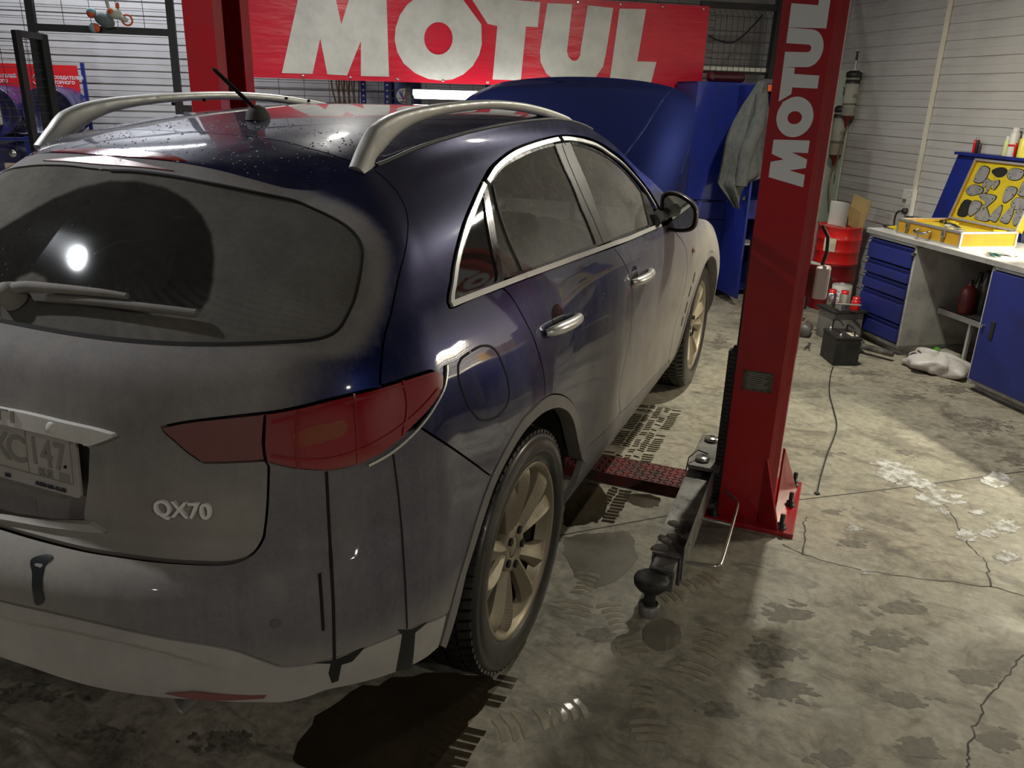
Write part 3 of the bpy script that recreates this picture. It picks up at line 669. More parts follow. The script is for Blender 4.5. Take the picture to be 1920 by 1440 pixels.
# rear bumper: upper skin and lower valance
loop_b = [u0(hatch_R[-1][1])]+hatch_R[::-1]+lamp_botB[:idx_near(lamp_botB, px(765, 801))]+qseam+mould[:k_s][::-1][:max(1, k_s-idx_near(mould, trim_l[-1]))]+trim_l[::-1]+[u0(trim_l[0][1])]
bumper = Panel().add_surface(loop_b, .022, dust=dust_bump, sym=True, edge=.013).build('rear_bumper', M_PAINT, car)
loop_v = [u0(trim_l[0][1])]+trim_l+low_l[::-1]+[u0(low_l[0][1])]
_cr = np.array(pxs([(2, 1159), (83, 1177), (167, 1194), (292, 1222), (417, 1252), (470, 1270)], 4))
def Sval(uv, off=0.0):
    uv = np.atleast_2d(uv)
    def pos(q):
        vc = np.interp(q[:, 0], _cr[:, 0], _cr[:, 1]); lo_ = np.interp(q[:, 0], [p[0] for p in low_l], [p[1] for p in low_l]); fade = np.array([sstep(_cr[-1, 0], _cr[-1, 0]-.22, u) for u in q[:, 0]])
        d = np.array([-.020*sstep(c+.004, c-.016, v)*(1-.8*sstep(c-.03, l+.005, v)) for v, c, l in zip(q[:, 1], vc, lo_)])*fade; n = S(q)[1]; return S(q)[0]+n*(off+d)[:, None]
    P = pos(uv); e = .003; a = pos(uv+[e, 0])-pos(uv-[min(e, 1), 0]); b_ = pos(uv+[0, e])-pos(uv-[0, e]); N = np.cross(a, b_); N /= (np.linalg.norm(N, axis=1, keepdims=True)+1e-12); N0 = S(uv)[1]; N[(N*N0).sum(1) < 0] *= -1
    return P, N
val = Panel().add_surface(loop_v, .014, dust=.86, sym=True, edge=.013, flange=.07, surf=Sval).build('bumper_valance', M_VAL, bumper)
# front bumper (hidden side of the car, kept simple)
loop_fb = [xyz(.90, 3.51, .74), xyz(.95, 3.46, .52)]+[xyz(.94, 3.40, .34), np.array([at_u(3.42, .05), .05])]+[np.array([x, .05]) for x in np.linspace(at_u(3.45, .05), UU[-1], 10)]+[np.array([UU[-1], VMAX*.48]), np.array([UU[-1]-.4, VMAX*.5])]
pair('front_bumper', Panel().add_surface(loop_fb, .04, dust=.6), M_PAINT)
# roof skin between the hatch gap and the windscreen
rl = [np.array([0, gy0])]+gapl[1:]+[np.array([ring_at(y)[0]-.0, y]) for y in np.linspace(-.18, 1.36, 50)]+[np.array([x, 1.36+.06*(1-(x/.6)**2)]) for x in np.linspace(.58, 0, 14)]
roof = Panel().add_surface(rl, .028, dust=.05, surf=Sroof, sym=True, gap=.003, flange=.02, edge=.02).build('roof', M_PAINT, car)
ws = [np.array([x, 1.37+.06*(1-(x/.6)**2)]) for x in np.linspace(0, .585, 14)]+[np.array([ring_at(y)[0]-.03, y]) for y in np.linspace(1.40, 2.48, 30)]+[np.array([x, 2.50+.08*(1-(x/.75)**2)]) for x in np.linspace(.70, 0, 12)]
windscreen = Panel().add_surface(ws, .04, dust=.25, surf=Sroof, sym=True, gap=.003, flange=0, edge=.03).build('windscreen', M_GLASS, car)
# wheel arch lips: strip between the moulding line and the opening, with a deep return
open_r = pxs([(834, 1216), (843, 1191), (859, 1136), (871, 1084), (881, 1050), (907, 968), (929, 905), (956, 851), (981, 811), (1007, 783), (1025, 771), (1043, 765), (1056, 768), (1067, 777), (1076, 797), (1084, 835), (1090, 862)], 4)
lip = Panel().add_surface(mould+[px(1098, 870)]+open_r[::-1], .02, off=.003, dust=.80, gap=.002, flange=.05, edge=.012)
pair('arch_lip', lip, M_PAINT)
fo = [xyz(.95, 2.885+.425*math.cos(a), .384+.425*math.sin(a)) for a in np.linspace(R_(200), R_(-8), 40)]
pair('arch_lip', Panel().add_surface(fa[1:-1]+fo[::-1], .03, off=.003, dust=.85, gap=.002, flange=.05, edge=.02), M_PAINT)
# wheel wells and dark inner structure
for sx in (-1, 1):
    for cy in (0, 2.885):
        m_ = MB(); rows = []
        for x in (.50, .915): rows.append([(sx*x, cy+.452*math.cos(a), .384+.452*math.sin(a)) for a in np.linspace(R_(10), R_(170), 40)])
        m_.grid(rows); rows2 = [[(sx*.50, cy, .384)]*40, rows[0]]; m_.grid(rows2, False); m_.build('wheel_well', M_BLACK, car)
ub = MB(); ub.box((0, 1.55, .30), (1.5, 3.9, .10)); ub.box((0, -.60, .62), (1.2, .50, .2)); ub.box((0, 3.2, .52), (1.2, .55, .3)); ub.build('underbody', M_BLACK, car)
M_WETBLK = mat('wet_clean_paint', (.012, .014, .016), .35)
M_STEEL_EX = dusty('sooty_exhaust', (.26, .25, .235), .4, .7, 0, (.12, .105, .085))
# ================================================================ car: lamps, glass, trim, wheels, cabin
def split_at(L, p): k = idx_near(L, p); return L[:k+1], L[k:]
lt_in, lt_out = split_at(lamp_top, px(499, 774))
div = [px(498, 776), px(496, 800), px(494, 830), px(498, 862)]
lensA = Panel().add_surface(lt_in+div+lamp_botA[::-1], .016, off=.006, dust=.62, gap=.003, flange=.03, edge=.01)
lensB = Panel().add_surface(lt_out+lamp_botB[::-1]+[px(499, 862), px(496, 830), px(498, 800)], .016, off=.014, dust=lambda p: .34*sstep(.82, .70, abs(p[0]))+.14*sstep(1.02, .96, p[2]), gap=.003, flange=.04, edge=.01)
amber = Panel().add_surface([px(*q) for q in [(548, 812), (585, 796), (640, 785), (650, 797), (640, 815), (600, 828), (552, 834)]], .014, off=.0155, gap=0, flange=.003, dust=.12, edge=.01)
for mir in (False, True):
    f = (lambda P: P.mirrored()) if mir else (lambda P: P)
    tl = f(lensB).build('tail_lamp', M_LENS, car); f(lensA).build('inner_lens', M_LENSD, tl); f(amber).build('turn_signal', M_AMBER, tl)
    for pts in ([(512, 790), (560, 778), (640, 757), (720, 733), (800, 708)], [(512, 850), (560, 858), (620, 856), (690, 832), (760, 785), (812, 730)], [(560, 768), (556, 820), (560, 874)], [(660, 738), (664, 790), (668, 866)], [(748, 714), (756, 760), (748, 815)]):
        f(Panel().add_surface(strip_loop(pxs(pts, 5), .005), .02, off=.017, gap=0, flange=.003, dust=.05, edge=.012)).build('lens_rib', M_LENS, tl)
    f(Panel().add_surface(strip_loop(pxs([(835, 684), (836, 694), (831, 726), (815, 758), (786, 799), (735, 846), (690, 872)], 6), .005), .02, off=.006, gap=0, flange=.006, dust=.1, edge=.012)).build('lamp_surround', M_CHROME, tl)
# high brake lamp on the spoiler edge
bl = Panel().add_surface([u0(px(206, 293)[1]), px(206, 293), px(265, 296), px(326, 303), px(327, 321), px(265, 314), px(206, 310), u0(px(206, 310)[1])], .012, off=.003, gap=0, flange=.004, dust=.34, sym=True, edge=.01)
b2 = Panel().add_surface([np.array(q) for q in [(0, -.496), (.10, -.494), (.19, -.487), (.225, -.474), (.19, -.463), (.10, -.450), (0, -.446)]], .012, off=.002, surf=Sroof, gap=0, flange=.003, dust=.02, sym=True, edge=.012)
bb = len(bl.v); bl.v += b2.v; bl.n += b2.n; bl.d += b2.d; bl.f += [[i+bb for i in f] for f in b2.f]; bl.build('brake_lamp', M_LENS, hatch)
# washer nozzle and window heater dot line skipped: black seal round the rear window
Panel().add_surface(strip_loop(g_bot, .007), .02, off=.001, gap=0, flange=.004, dust=.0, edge=.012).build('window_seal', M_BLACK, hatch)
# side glass
gq = pxs([(852, 557), (861, 490), (880, 425), (905, 366), (915, 415), (925, 470), (934, 527), (893, 545), (852, 557)], 5)
gr = pxs([(940, 518), (926, 430), (912, 352), (921, 338), (942, 312), (969, 296), (994, 284), (1025, 274), (1041, 271)], 5)+[px(1060, 318), px(1090, 390), px(1119, 460)]+pxs([(1119, 460), (1060, 482), (1000, 505), (940, 520)], 4)
gf = pxs([(1069, 268), (1087, 271), (1119, 283), (1150, 302), (1177, 327), (1203, 360)], 5)+[px(1211, 392), px(1218, 422)]+pxs([(1218, 424), (1180, 438), (1147, 451)], 4)+[px(1120, 395), px(1092, 322)]
bp = [px(1041, 270), px(1069, 267), px(1092, 322), px(1120, 395), px(1147, 451), px(1119, 462), px(1090, 390), px(1060, 318)]
sail = [px(1203, 359), px(1211, 366), px(1226, 398), px(1232, 418), px(1218, 424), px(1211, 392)]
seals = {'q': gq, 'r': gr, 'f': gf}
ch_low = pxs([(845, 571), (890, 553), (940, 534), (985, 517), (1040, 497), (1095, 477), (1139, 461), (1150, 457), (1200, 438), (1238, 422)], 5)
ch_up = pxs([(1236, 402), (1207, 353), (1173, 313), (1140, 287), (1120, 274), (1100, 267), (1075, 262), (1047, 262), (999, 275), (962, 291), (932, 315), (914, 342)], 5)
ch_rear = pxs([(908, 346), (893, 380), (876, 420), (863, 463), (854, 505), (849, 540), (846, 560), (846, 570)], 5)
def cut(L, a, b): i, j = idx_near(L, px(*a)), idx_near(L, px(*b)); return L[min(i, j):max(i, j)+1]
for mir, (Q, RD, FD) in ((False, (quarter, rdoor, fdoor)), (True, (quarter_l, rdoor_l, fdoor_l))):
    f = (lambda P: P.mirrored()) if mir else (lambda P: P)
    for L, par, gm, nm in ((gq, Q, M_GLASSR, 'quarter_window'), (gr, RD, M_GLASS, 'door_window'), (gf, FD, M_GLASS, 'door_window')):
        f(Panel().add_surface(L, .03, off=-.005, gap=0, flange=0, dust=(lambda p: .14) if nm != 'door_window' else (lambda p: .46), edge=.015)).build(nm, gm, par)  # door glass: real dust plus grey haze painted for the wall reflection
        f(Panel().add_surface(strip_loop(L+L[:2], .012), .02, off=.0005, gap=0, flange=.008, dust=.12, edge=.012)).build('window_seal', M_BLACKG, par)
    f(Panel().add_surface(bp, .02, off=.001, gap=.001, flange=.01, dust=.42, edge=.012)).build('pillar_cover', M_BLACKG, RD)
    f(Panel().add_surface(strip_loop(pxs([(1052, 267), (1076, 330), (1100, 385), (1131, 458)], 4), .005), .02, off=.002, gap=0, flange=.001, dust=0, edge=.02)).build('pillar_gap', M_BLACK, RD)
    f(Panel().add_surface(sail, .02, off=.001, gap=0, flange=.01, dust=.15, edge=.012)).build('mirror_sail', M_BLACKG, FD)
    f(Panel().add_surface(strip_loop(pxs([(908, 344), (918, 395), (929, 460), (941, 530)], 4), .028), .02, off=.001, gap=0, flange=.008, dust=.10, edge=.012)).build('pillar_cover', M_BLACKG, Q)
    f(Panel().add_surface(strip_loop(pxs([(925, 347), (935, 392), (955, 450), (980, 506)], 4), .010), .02, off=.0015, gap=0, flange=.004, dust=.35, edge=.012)).build('window_divider', M_PLAST, RD)
    for L, par in ((cut(ch_low, (845, 571), (941, 534)), Q), (cut(ch_low, (944, 533), (1148, 458)), RD), (cut(ch_low, (1152, 456), (1238, 422)), FD), (ch_rear, Q), (cut(ch_up, (1047, 262), (914, 342)), RD), (cut(ch_up, (1236, 402), (1052, 262)), FD)):
        f(Panel().add_surface(strip_loop(L, .017), .02, off=.006, gap=0, flange=.008, dust=.22, edge=.011)).build('chrome_trim', M_CHROME, par)
    # upper door frame lines
    f(Panel().add_surface(strip_loop(pxs([(1048, 254), (1054, 262), (1060, 272)], 4), .005), .02, off=.0025, gap=0, flange=.001, dust=0, edge=.012)).build('frame_gap', M_BLACK, FD)
    # door handles
    for par, (cx, cy), (p0, p1), sc in ((RD, (1046, 590), ((1021, 625), (1078, 593)), 1.0), (FD, (1190, 512), ((1184, 529), (1215, 507)), 1.0)):
        c = px(cx, cy); w = S(c)[0][0]
        cupl = [c+np.array([.050*math.cos(a)-.004, .040*math.sin(a)-.008]) for a in np.linspace(0, 2*PI, 28, endpoint=False)]
        f(Panel().add_surface(cupl, .02, off=.0012, gap=0, flange=.001, dust=.0, edge=.01)).build('handle_cup', M_BLACKG, par)
        a, b_ = px(*p0), px(*p1); mb = MB(); pts = []; rad = []
        for t, o_, r in ((0, .004, .010), (.06, .018, .015), (.2, .030, .018), (.5, .037, .018), (.8, .030, .017), (.94, .018, .014), (1, .004, .010)):
            q = S(a+(b_-a)*t, o_)[0][0]; pts.append(q*([-1, 1, 1] if mir else [1, 1, 1])); rad.append(r)
        pts = catmull(pts, 5); rad = [float(x) for x in np.interp(np.linspace(0, 1, len(pts)), np.linspace(0, 1, 7), rad)]
        set_dust(mb.tube(pts, rad, 12).build('door_handle', M_CHROME, par), .18)
    # fuel filler flap outline on this quarter
    if not mir:
        fl_ = [px(*q) for q in [(880, 661), (902, 649), (922, 651), (936, 668), (950, 705), (955, 735), (950, 760), (930, 782), (907, 788), (893, 781), (876, 755), (862, 715), (859, 690), (864, 674)]]
        fl_ = [np.array(p) for p in catmull(fl_, 5, True)]
        Panel().add_surface(strip_loop(fl_+fl_[:2], .0055), .02, off=.0012, gap=0, flange=.0012, dust=0, edge=.01).build('fuel_flap_gap', M_BLACK, Q)
# seams and drip lines on the bumper
for mir in (False, True):
    f = (lambda P: P.mirrored()) if mir else (lambda P: P)
    for pts, w in (([(612, 884), (616, 965), (620, 1040), (625, 1132), (627, 1238)], .006), ([(737, 852), (747, 930), (754, 1007), (760, 1100), (763, 1178)], .004), ([(599, 1075), (603, 1130), (606, 1182)], .006)):
        dp = [tuple(np.array(a_)+(np.array(b_)-np.array(a_))*k_/6) for a_, b_ in zip(pts[:-1], pts[1:]) for k_ in range(6)]+[pts[-1]]
        f(Panel().add_surface(strip_loop([px(*q_) for q_ in dp], w), .02, off=.0012, gap=0, flange=.001, dust=0, edge=.012)).build('wet_seam', M_BLACK, bumper)
    for pts in ([(590, 1243), (630, 1236), (684, 1213), (660, 1240), (640, 1246), (634, 1276), (622, 1280), (616, 1262), (620, 1244)], [(745, 1180), (770, 1180), (802, 1166), (778, 1186), (772, 1252), (757, 1256), (742, 1258), (754, 1190)]):
        f(Panel().add_surface([px(*q) for q in pts], .02, off=.0012, gap=0, flange=.001, dust=0, edge=.01)).build('wet_run', M_WETBLK, val)
    if not mir:
        for pts, par in (([(58, 1050), (82, 1040), (99, 1042), (93, 1052), (84, 1064), (84, 1120), (78, 1133), (66, 1132), (62, 1110), (61, 1078)], bumper),):
            Panel().add_surface([np.array(p) for p in catmull([px(*q) for q in pts], 4, True)], .02, off=.001, gap=0, flange=.001, dust=.0, edge=.01).build('wet_patch', M_WETBLK, par)
        c = px(516, 1168); set_dust(MB().lathe([(0, .0), (.009, .0), (.0105, -.003)], n=20, cap=False).build('parking_sensor', M_PAINT, bumper), .5)
        ps = bpy.data.objects['parking_sensor']; P_, N_ = S(c, .004); ps.location = Vector(P_[0].tolist()); ps.rotation_euler = Vector(N_[0].tolist()).to_track_quat('Z', 'Y').to_euler()
    # reflector under the corner
    f(Panel().add_surface([px(*q) for q in [(310, 1300), (365, 1297), (500, 1303), (495, 1309), (365, 1312)]], .02, off=.001, gap=0, flange=.002, dust=.5, edge=.012)).build('reflector', M_LENSD, val)
for sx in (-1, 1):
    c = on_plane(318, 1322, (0, -.90, 0), (0, 1, 0)); rows = []
    for y, k in ((-.55, .9), (-.86, 1.0), (-.865, 1.0), (-.865, .90), (-.70, .85)):
        rows.append([(sx*abs(c[0])+.055*k*math.cos(a), y-.05*math.cos(a)*sx*(y < -.8)-.02*math.sin(a)*(y < -.8), c[2]+.004+.026*k*math.sin(a)) for a in np.linspace(0, 2*PI, 28, endpoint=False)])
    o = set_dust(MB().grid(rows, True, True).build('exhaust_tip', M_STEEL_EX, car), .1)
# ---- tailgate badge bar, plate, letters
bar = Panel().add_surface([u0(px(2, 762)[1])]+pxs([(2, 762), (60, 773), (130, 790), (180, 801), (216, 811)], 4)+pxs([(221, 816), (206, 823), (180, 832), (168, 832)], 4)+pxs([(165, 829), (100, 813), (50, 801), (2, 790)], 4)+[u0(px(2, 790)[1])], .014, off=.016, gap=0, flange=.018, dust=.62, sym=True, edge=.009)
barobj = bar.build('handle_bar', M_CHROME, hatch)
pl = Panel().add_surface([u0(px(2, 966)[1])]+pxs([(2, 966), (90, 974), (171, 977)], 4)+pxs([(176, 978), (202, 995), (200, 998)], 3)+pxs([(166, 999), (80, 990), (2, 977)], 4)+[u0(px(2, 977)[1])], .014, off=.012, gap=0, flange=.014, dust=.85, sym=True, edge=.009)
pl.build('hatch_lip', M_VAL, hatch)
M_PLATE = dusty('dusty_plate', (.5, .5, .48), .5, 0, 0, (.37, .35, .31)); M_PFRAME = dusty('plate_frame', (.42, .42, .42), .5, 0, 0, (.36, .34, .30)); M_EMB = mat('embossed_grey', (.24, .225, .20), .7); M_INK = mat('faded_print', (.045, .045, .06), .7)
def rrect(w, h, r, n=6): return [p for cx, cy, a in ((w/2-r, h/2-r, 0), (-w/2+r, h/2-r, 90), (-w/2+r, -h/2+r, 180), (w/2-r, -h/2+r, 270)) for p in arc(cx, cy, r, r, a, a+90, n)]
zb_ = float(on_plane(54, 888, (0, -.948, 0), (0, 1, 0))[2]); PZ = zb_+.055; PY_ = -.945
tilt = Euler((R_(-4), 0, 0)).to_matrix().to_4x4()
PX_ = float(on_plane(148, 917, (0, PY_, 0), (0, 1, 0))[0])-.26
MP = Matrix.Translation((PX_, PY_, PZ)) @ tilt @ Matrix(((1, 0, 0, 0), (0, 0, -1, 0), (0, 1, 0, 0), (0, 0, 0, 1)))   # local x right, y up, z to the rear
pf = MB(); flat_shape(pf, [(x, y-.008) for x, y in rrect(.538, .146, .012)], [], MP, -.006, .0)
plate = set_dust(pf.build('license_plate', M_PFRAME, car, label='dust-covered licence plate in a grey frame'), .75)
pp = MB(); flat_shape(pp, rrect(.520, .112, .008), [], MP, 0, .002); set_dust(pp.build('plate_sheet', M_PLATE, plate), .9)
pe = MB(); flat_shape(pe, [(.1235, -.05), (.1255, -.05), (.1255, .05), (.1235, .05)], [], MP, .002, .0032)
flat_shape(pe, rrect(.512, .104, .007), [rrect(.507, .099, .006)[::-1]], MP, .002, .0032); pe.build('plate_border', M_EMB, plate)
def ptxt(t, s, x, y, m=M_EMB, nm='plate_lettering', al='CENTER', bold=.001, sx=1.0):
    return text_polys(t, s, m, nm, MP @ Matrix.Translation((x, y, .0028)) @ Matrix.Diagonal((sx, 1, 1, 1)), plate, ext=.0012, bold=bold, align=al)
for ch, x in (('X', .040), ('C', .092)): ptxt(ch, .088, x, -.030)
for ch, x in (('1', .148), ('4', .184), ('7', .222)): ptxt(ch, .086, x, -.024, sx=.8)
ptxt('RUS', .024, .175, -.048)
pe = MB(); flat_shape(pe, [(.215, -.048), (.245, -.048), (.245, -.030), (.215, -.030)], [], MP, .002, .0028); pe.build('plate_flag', M_EMB, plate)
ptxt('8-800-101-11-50', .013, .185, -.0745, M_INK, 'frame_print', bold=.0003); ptxt('101', .013, .055, -.0745, M_INK, 'frame_print', bold=.0003)
pb = MB(); pb.cyl((0, 0, 0), .0035, .004, 'y', 10); o = pb.build('plate_bolt', M_BLACK, plate); o.location = MP @ Vector((.236, -.014, .003))
def on_body_text(t, s, x0, z0, m, nm, par, off, ext, sx=1.0, bold=0.0, width=None):
    """raised letters that follow the body, baseline start at world x0, z0"""
    o = text_polys(t, s, m, nm, Matrix.Diagonal((sx, 1, 1, 1)), par, ext=ext, bold=bold)
    if width:
        xs_ = [v.co.x for v in o.data.vertices]; lo_, hi_ = min(xs_), max(xs_)
        for v in o.data.vertices: v.co.x = (v.co.x-lo_)*width/(hi_-lo_)
    for v in o.data.vertices:
        x, y, z = v.co; P_, N_ = S(near((x0+x, -.93, z0+y)), off+z); g = S(near((x0+x, float(P_[0][1]), z0+y)), off+z)[0][0]; v.co = Vector((x0+x, g[1], z0+y))
    return o
q0 = S(px(292, 967))[0][0]; q1 = S(px(420, 972))[0][0]; bw = q1[0]-q0[0]
M_BADGE = mat('satin_badge', (.80, .79, .76), .45, .2)
badge = on_body_text('QX70', .05, q0[0], float(q0[2]+.004), M_BADGE, 'model_badge', hatch, .003, .003, sx=bw/.148, bold=.0008)
_xe = float(S(px(40, 784), .016)[0][0][0]); on_body_text('INFINITI', .036, -_xe, float(S(px(25, 776), .016)[0][0][2])-.012, M_EMB, 'bar_lettering', hatch, .0172, .0012, width=2*_xe)
cam_ = MB().lathe([(0, .006), (.010, .005), (.013, 0)], n=16, cap=False).build('rear_camera', M_CHROME, hatch); set_dust(cam_, .6)
P_, N_ = S(px(108, 799), .016); cam_.location = Vector(P_[0].tolist()); cam_.rotation_euler = Vector(N_[0].tolist()).to_track_quat('Z', 'Y').to_euler()
# ---- rear wiper
wpts = [(38, 556), (70, 553), (130, 556), (200, 562), (250, 568), (300, 577), (372, 592)]
mb = MB(); P3 = [S(px(*q), o_)[0][0] for q, o_ in zip(wpts, (.026, .030, .028, .026, .024, .02, .016))]
mb.tube(catmull(P3[:5], 4), list(np.linspace(.015, .007, 17)), 8); wiper = set_dust(mb.build('rear_wiper', M_PLAST, hatch), .75)
mb = MB().tube(catmull([S(px(*q), .014)[0][0] for q in [(100, 566), (180, 572), (250, 580), (310, 587), (374, 595)]], 5), .0095, 8); set_dust(mb.build('wiper_blade', M_PLAST, hatch), .6)
P_, N_ = S(px(30, 562), 0); mb = MB().lathe([(.03, 0), (.028, .03), (.016, .045), (0, .047)], n=20); o = set_dust(mb.build('wiper_hub', M_PLAST, hatch), .75); o.location = Vector(P_[0].tolist()); o.rotation_euler = Vector(N_[0].tolist()).to_track_quat('Z', 'Y').to_euler()
# ---- roof rails
def rail():
    cl = [(688, 286), (704, 262), (728, 240), (760, 222), (800, 210), (852, 201), (914, 196), (965, 199), (1005, 207), (1040, 218), (1064, 228)]
    w = [.030, .036, .030, .022, .017, .015, .0145, .015, .016, .017, .014]; pts = []
    for q in cl: pts.append(on_plane(*q, (.545, 0, 0), (1, 0, 0)))
    d0 = pts[0]-pts[1]; d1 = pts[-1]-pts[-2]; pts = [pts[0]+d0*1.1+np.array([.004, 0, -.02])]+pts+[pts[-1]+d1*.8+np.array([0, 0, -.03])]; w = [.036]+w+[.014]; pts = catmull(pts, 5); ww = np.interp(np.linspace(0, 1, len(pts)), np.linspace(0, 1, len(w)), w); rows = []
    for i, p in enumerate(pts):
        t = pts[min(i+1, len(pts)-1)]-pts[max(i-1, 0)]; t /= np.linalg.norm(t); sd = np.array([1., 0, 0]); up = np.cross(sd, t)*-1; up = up if up[2] > 0 else -up
        rows.append([p+sd*.021*abs(math.cos(a))**.7*np.sign(math.cos(a))+up*ww[i]*abs(math.sin(a))**.8*np.sign(math.sin(a)) for a in np.linspace(0, 2*PI, 20, endpoint=False)])
    m_ = MB().grid(rows, True, True); m_.add(rows[0], [list(range(20))]); m_.add(rows[-1], [list(range(20))[::-1]]); return m_
for sx in (1, -1):
    m_ = rail()
    if sx < 0: m_.v = [(-x, y, z) for x, y, z in m_.v]; m_.f = [f[::-1] for f in m_.f]
    o = set_dust(m_.build('roof_rail', M_RAIL, car), .12)
    # black seat of the rail along the roof ditch
    pts = [np.array([sx*(ring_at(y)[0]-.004), y, ring_at(y)[1]+.001]) for y in np.linspace(-.17, 1.55, 40)]
    set_dust(MB().tube(pts, .0065, 6).build('roof_ditch', M_PLAST, car), .1)
    sc_ = MB()
    for q in ((325, 194.5), (383, 187.5), (537, 184), (579, 189)):
        if sx < 0: p = on_plane(*q, (-.523, 0, 0), (1, 0, 0)); MB().cyl((p[0], p[1], p[2]), .0055, .008, 'x', 10).build('rail_hole', M_BLACK, o)
# ---- antenna
ab = roof_px(484, 224); az = Zroof(*ab); m_ = MB()
m_.grid([[(ab[0]+.030*s*math.cos(a), ab[1]+.045*s*math.sin(a), az-.002+h) for a in np.linspace(0, 2*PI, 20, endpoint=False)] for s, h in ((1, 0), (.92, .018), (.65, .034), (.2, .042))], True, True)
ant = set_dust(m_.build('antenna', M_PLAST, car), .25)
at_ = on_plane(399, 128, (ab[0], 0, 0), (1, 0, 0)); a0 = np.array([ab[0], ab[1]-.01, az+.03]); m_ = MB().tube([a0+(at_-a0)*t for t in np.linspace(0, 1, 5)], [.0058, .0055, .0052, .005, .0045], 8)
dirn = (at_-a0)/np.linalg.norm(at_-a0); hx = []
for i in range(120):
    t = .1+.85*i/119; a = i*.85; u_ = np.cross(dirn, [1, 0, 0]); u_ /= np.linalg.norm(u_); w_ = np.cross(dirn, u_); hx.append(a0+(at_-a0)*t+.0058*(math.cos(a)*u_+math.sin(a)*w_))
m_.tube(hx, .0012, 4); m_.build('antenna_mast', M_BLACK, ant)
# ---- door mirrors
MIRPX = [(1246, 360), (1262, 359), (1280, 366), (1296, 377), (1306, 390), (1308, 405), (1305, 424), (1297, 433), (1280, 436), (1258, 434), (1246, 430), (1240, 420), (1238, 395), (1239, 370)]
MY = 1.93; mp = [on_plane(*q, (0, MY, 0), (0, 1, 0)) for q in MIRPX]; mp = catmull(mp, 4, True); mc = np.mean(mp, axis=0)
for sx in (1, -1):
    F = lambda p: (sx*p[0], p[1], p[2])
    rows = [[F(mc+(p-mc)*s+np.array([0, d, 0])) for p in mp] for s, d in ((.90, -.004), (.97, -.010), (1.0, 0), (1.0, .03), (.93, .075), (.75, .115), (.40, .140), (.05, .146))]
    m_ = MB().grid(rows if sx > 0 else [r[::-1] for r in rows], True, True); sh = set_dust(m_.build('door_mirror', M_BLACKG, car), .15)
    V_ = [F(mc+(p-mc)*.80+np.array([0, -.003, 0])) for p in mp]; MB().add(V_, [list(range(len(V_)))[::1 if sx < 0 else -1]]).build('mirror_glass', mat('mirror_glass', (.62, .66, .64), .02, 1), sh)
    rows = [[F(mc+(p-mc)*.90) for p in mp], V_]; MB().grid(rows).build('mirror_bezel', M_BLACK, sh)
    arm0 = S(px(1224, 416), .0)[0][0]; arm1 = mc+np.array([-.09, .05, -.03]); m_ = MB().tube([F(arm0), F(.5*(arm0+arm1)+np.array([0, 0, .01])), F(arm1)], [.035, .032, .04], 12); set_dust(m_.build('mirror_arm', M_BLACKG, sh), .1)
# ---- raised hood
HA = R_(38); hy, hz = 2.44, 1.12
HO = [(0, -.03), (.40, -.02), (.66, .0), (.76, .04), (.785, .12), (.80, .35), (.80, .60), (.775, .78), (.71, .93), (.60, 1.02), (.42, 1.07), (.2, 1.09), (0, 1.095)]
def Shood(uv, off=0.0):
    uv = np.atleast_2d(uv); P = []; N = []
    def pt(x, t): h = .07*(1-(x/.85)**2)+.05*math.sin(PI*min(1, max(0, t/1.15)))-.035*sstep(.55, .8, abs(x))-.05*sstep(.85, 1.12, t); return np.array([x, hy+t*math.cos(HA)-h*math.sin(HA), hz+t*math.sin(HA)+h*math.cos(HA)])
    for x, t in uv:
        p = pt(x, t); a = pt(x+.004, t)-pt(x-.004, t); b_ = pt(x, t+.004)-pt(x, t-.004); n = np.cross(a, b_); N.append(n/np.linalg.norm(n)); P.append(p)
    P, N = np.array(P), np.array(N); return P+N*off, N
hol = [np.array(p) for p in catmull(HO, 5)]
hood = Panel().add_surface(hol, .035, surf=Shood, dust=lambda p: .0, sym=True, gap=0, flange=.03, edge=.025)
hu = Panel().add_surface(hol, .06, surf=Shood, off=-.03, dust=.1, sym=True, gap=.01, flange=0, edge=.05); bb = len(hood.v)
hood.v += hu.v; hood.n += [[-a for a in n] for n in hu.n]; hood.d += hu.d; hood.f += [[i+bb for i in f][::-1] for f in hu.f]
hood = hood.build('hood', M_PAINT, car)
Panel().add_surface(strip_loop([np.array(p) for p in catmull([(.60, 1.02), (.57, .8), (.52, .5), (.44, .2), (.40, .05)], 6)], .010), .03, surf=Shood, off=.0035, gap=0, flange=.004, dust=.05, edge=.03).build('hood_crease', M_PAINT, hood)
MB().tube([(.62, 3.35, .95), (.60, 3.02, 1.52)], .005, 8).build('hood_prop', M_BLACK, car)
eng = MB(); eng.box((0, 3.0, .78), (.62, .70, .25), bev=.05); eng.box((.42, 2.9, .80), (.22, .34, .2), bev=.03); eng.box((-.45, 3.1, .78), (.26, .3, .2), bev=.03); eng.build('engine_cover', M_PLAST, car); set_dust(bpy.data.objects['engine_cover'], .3)
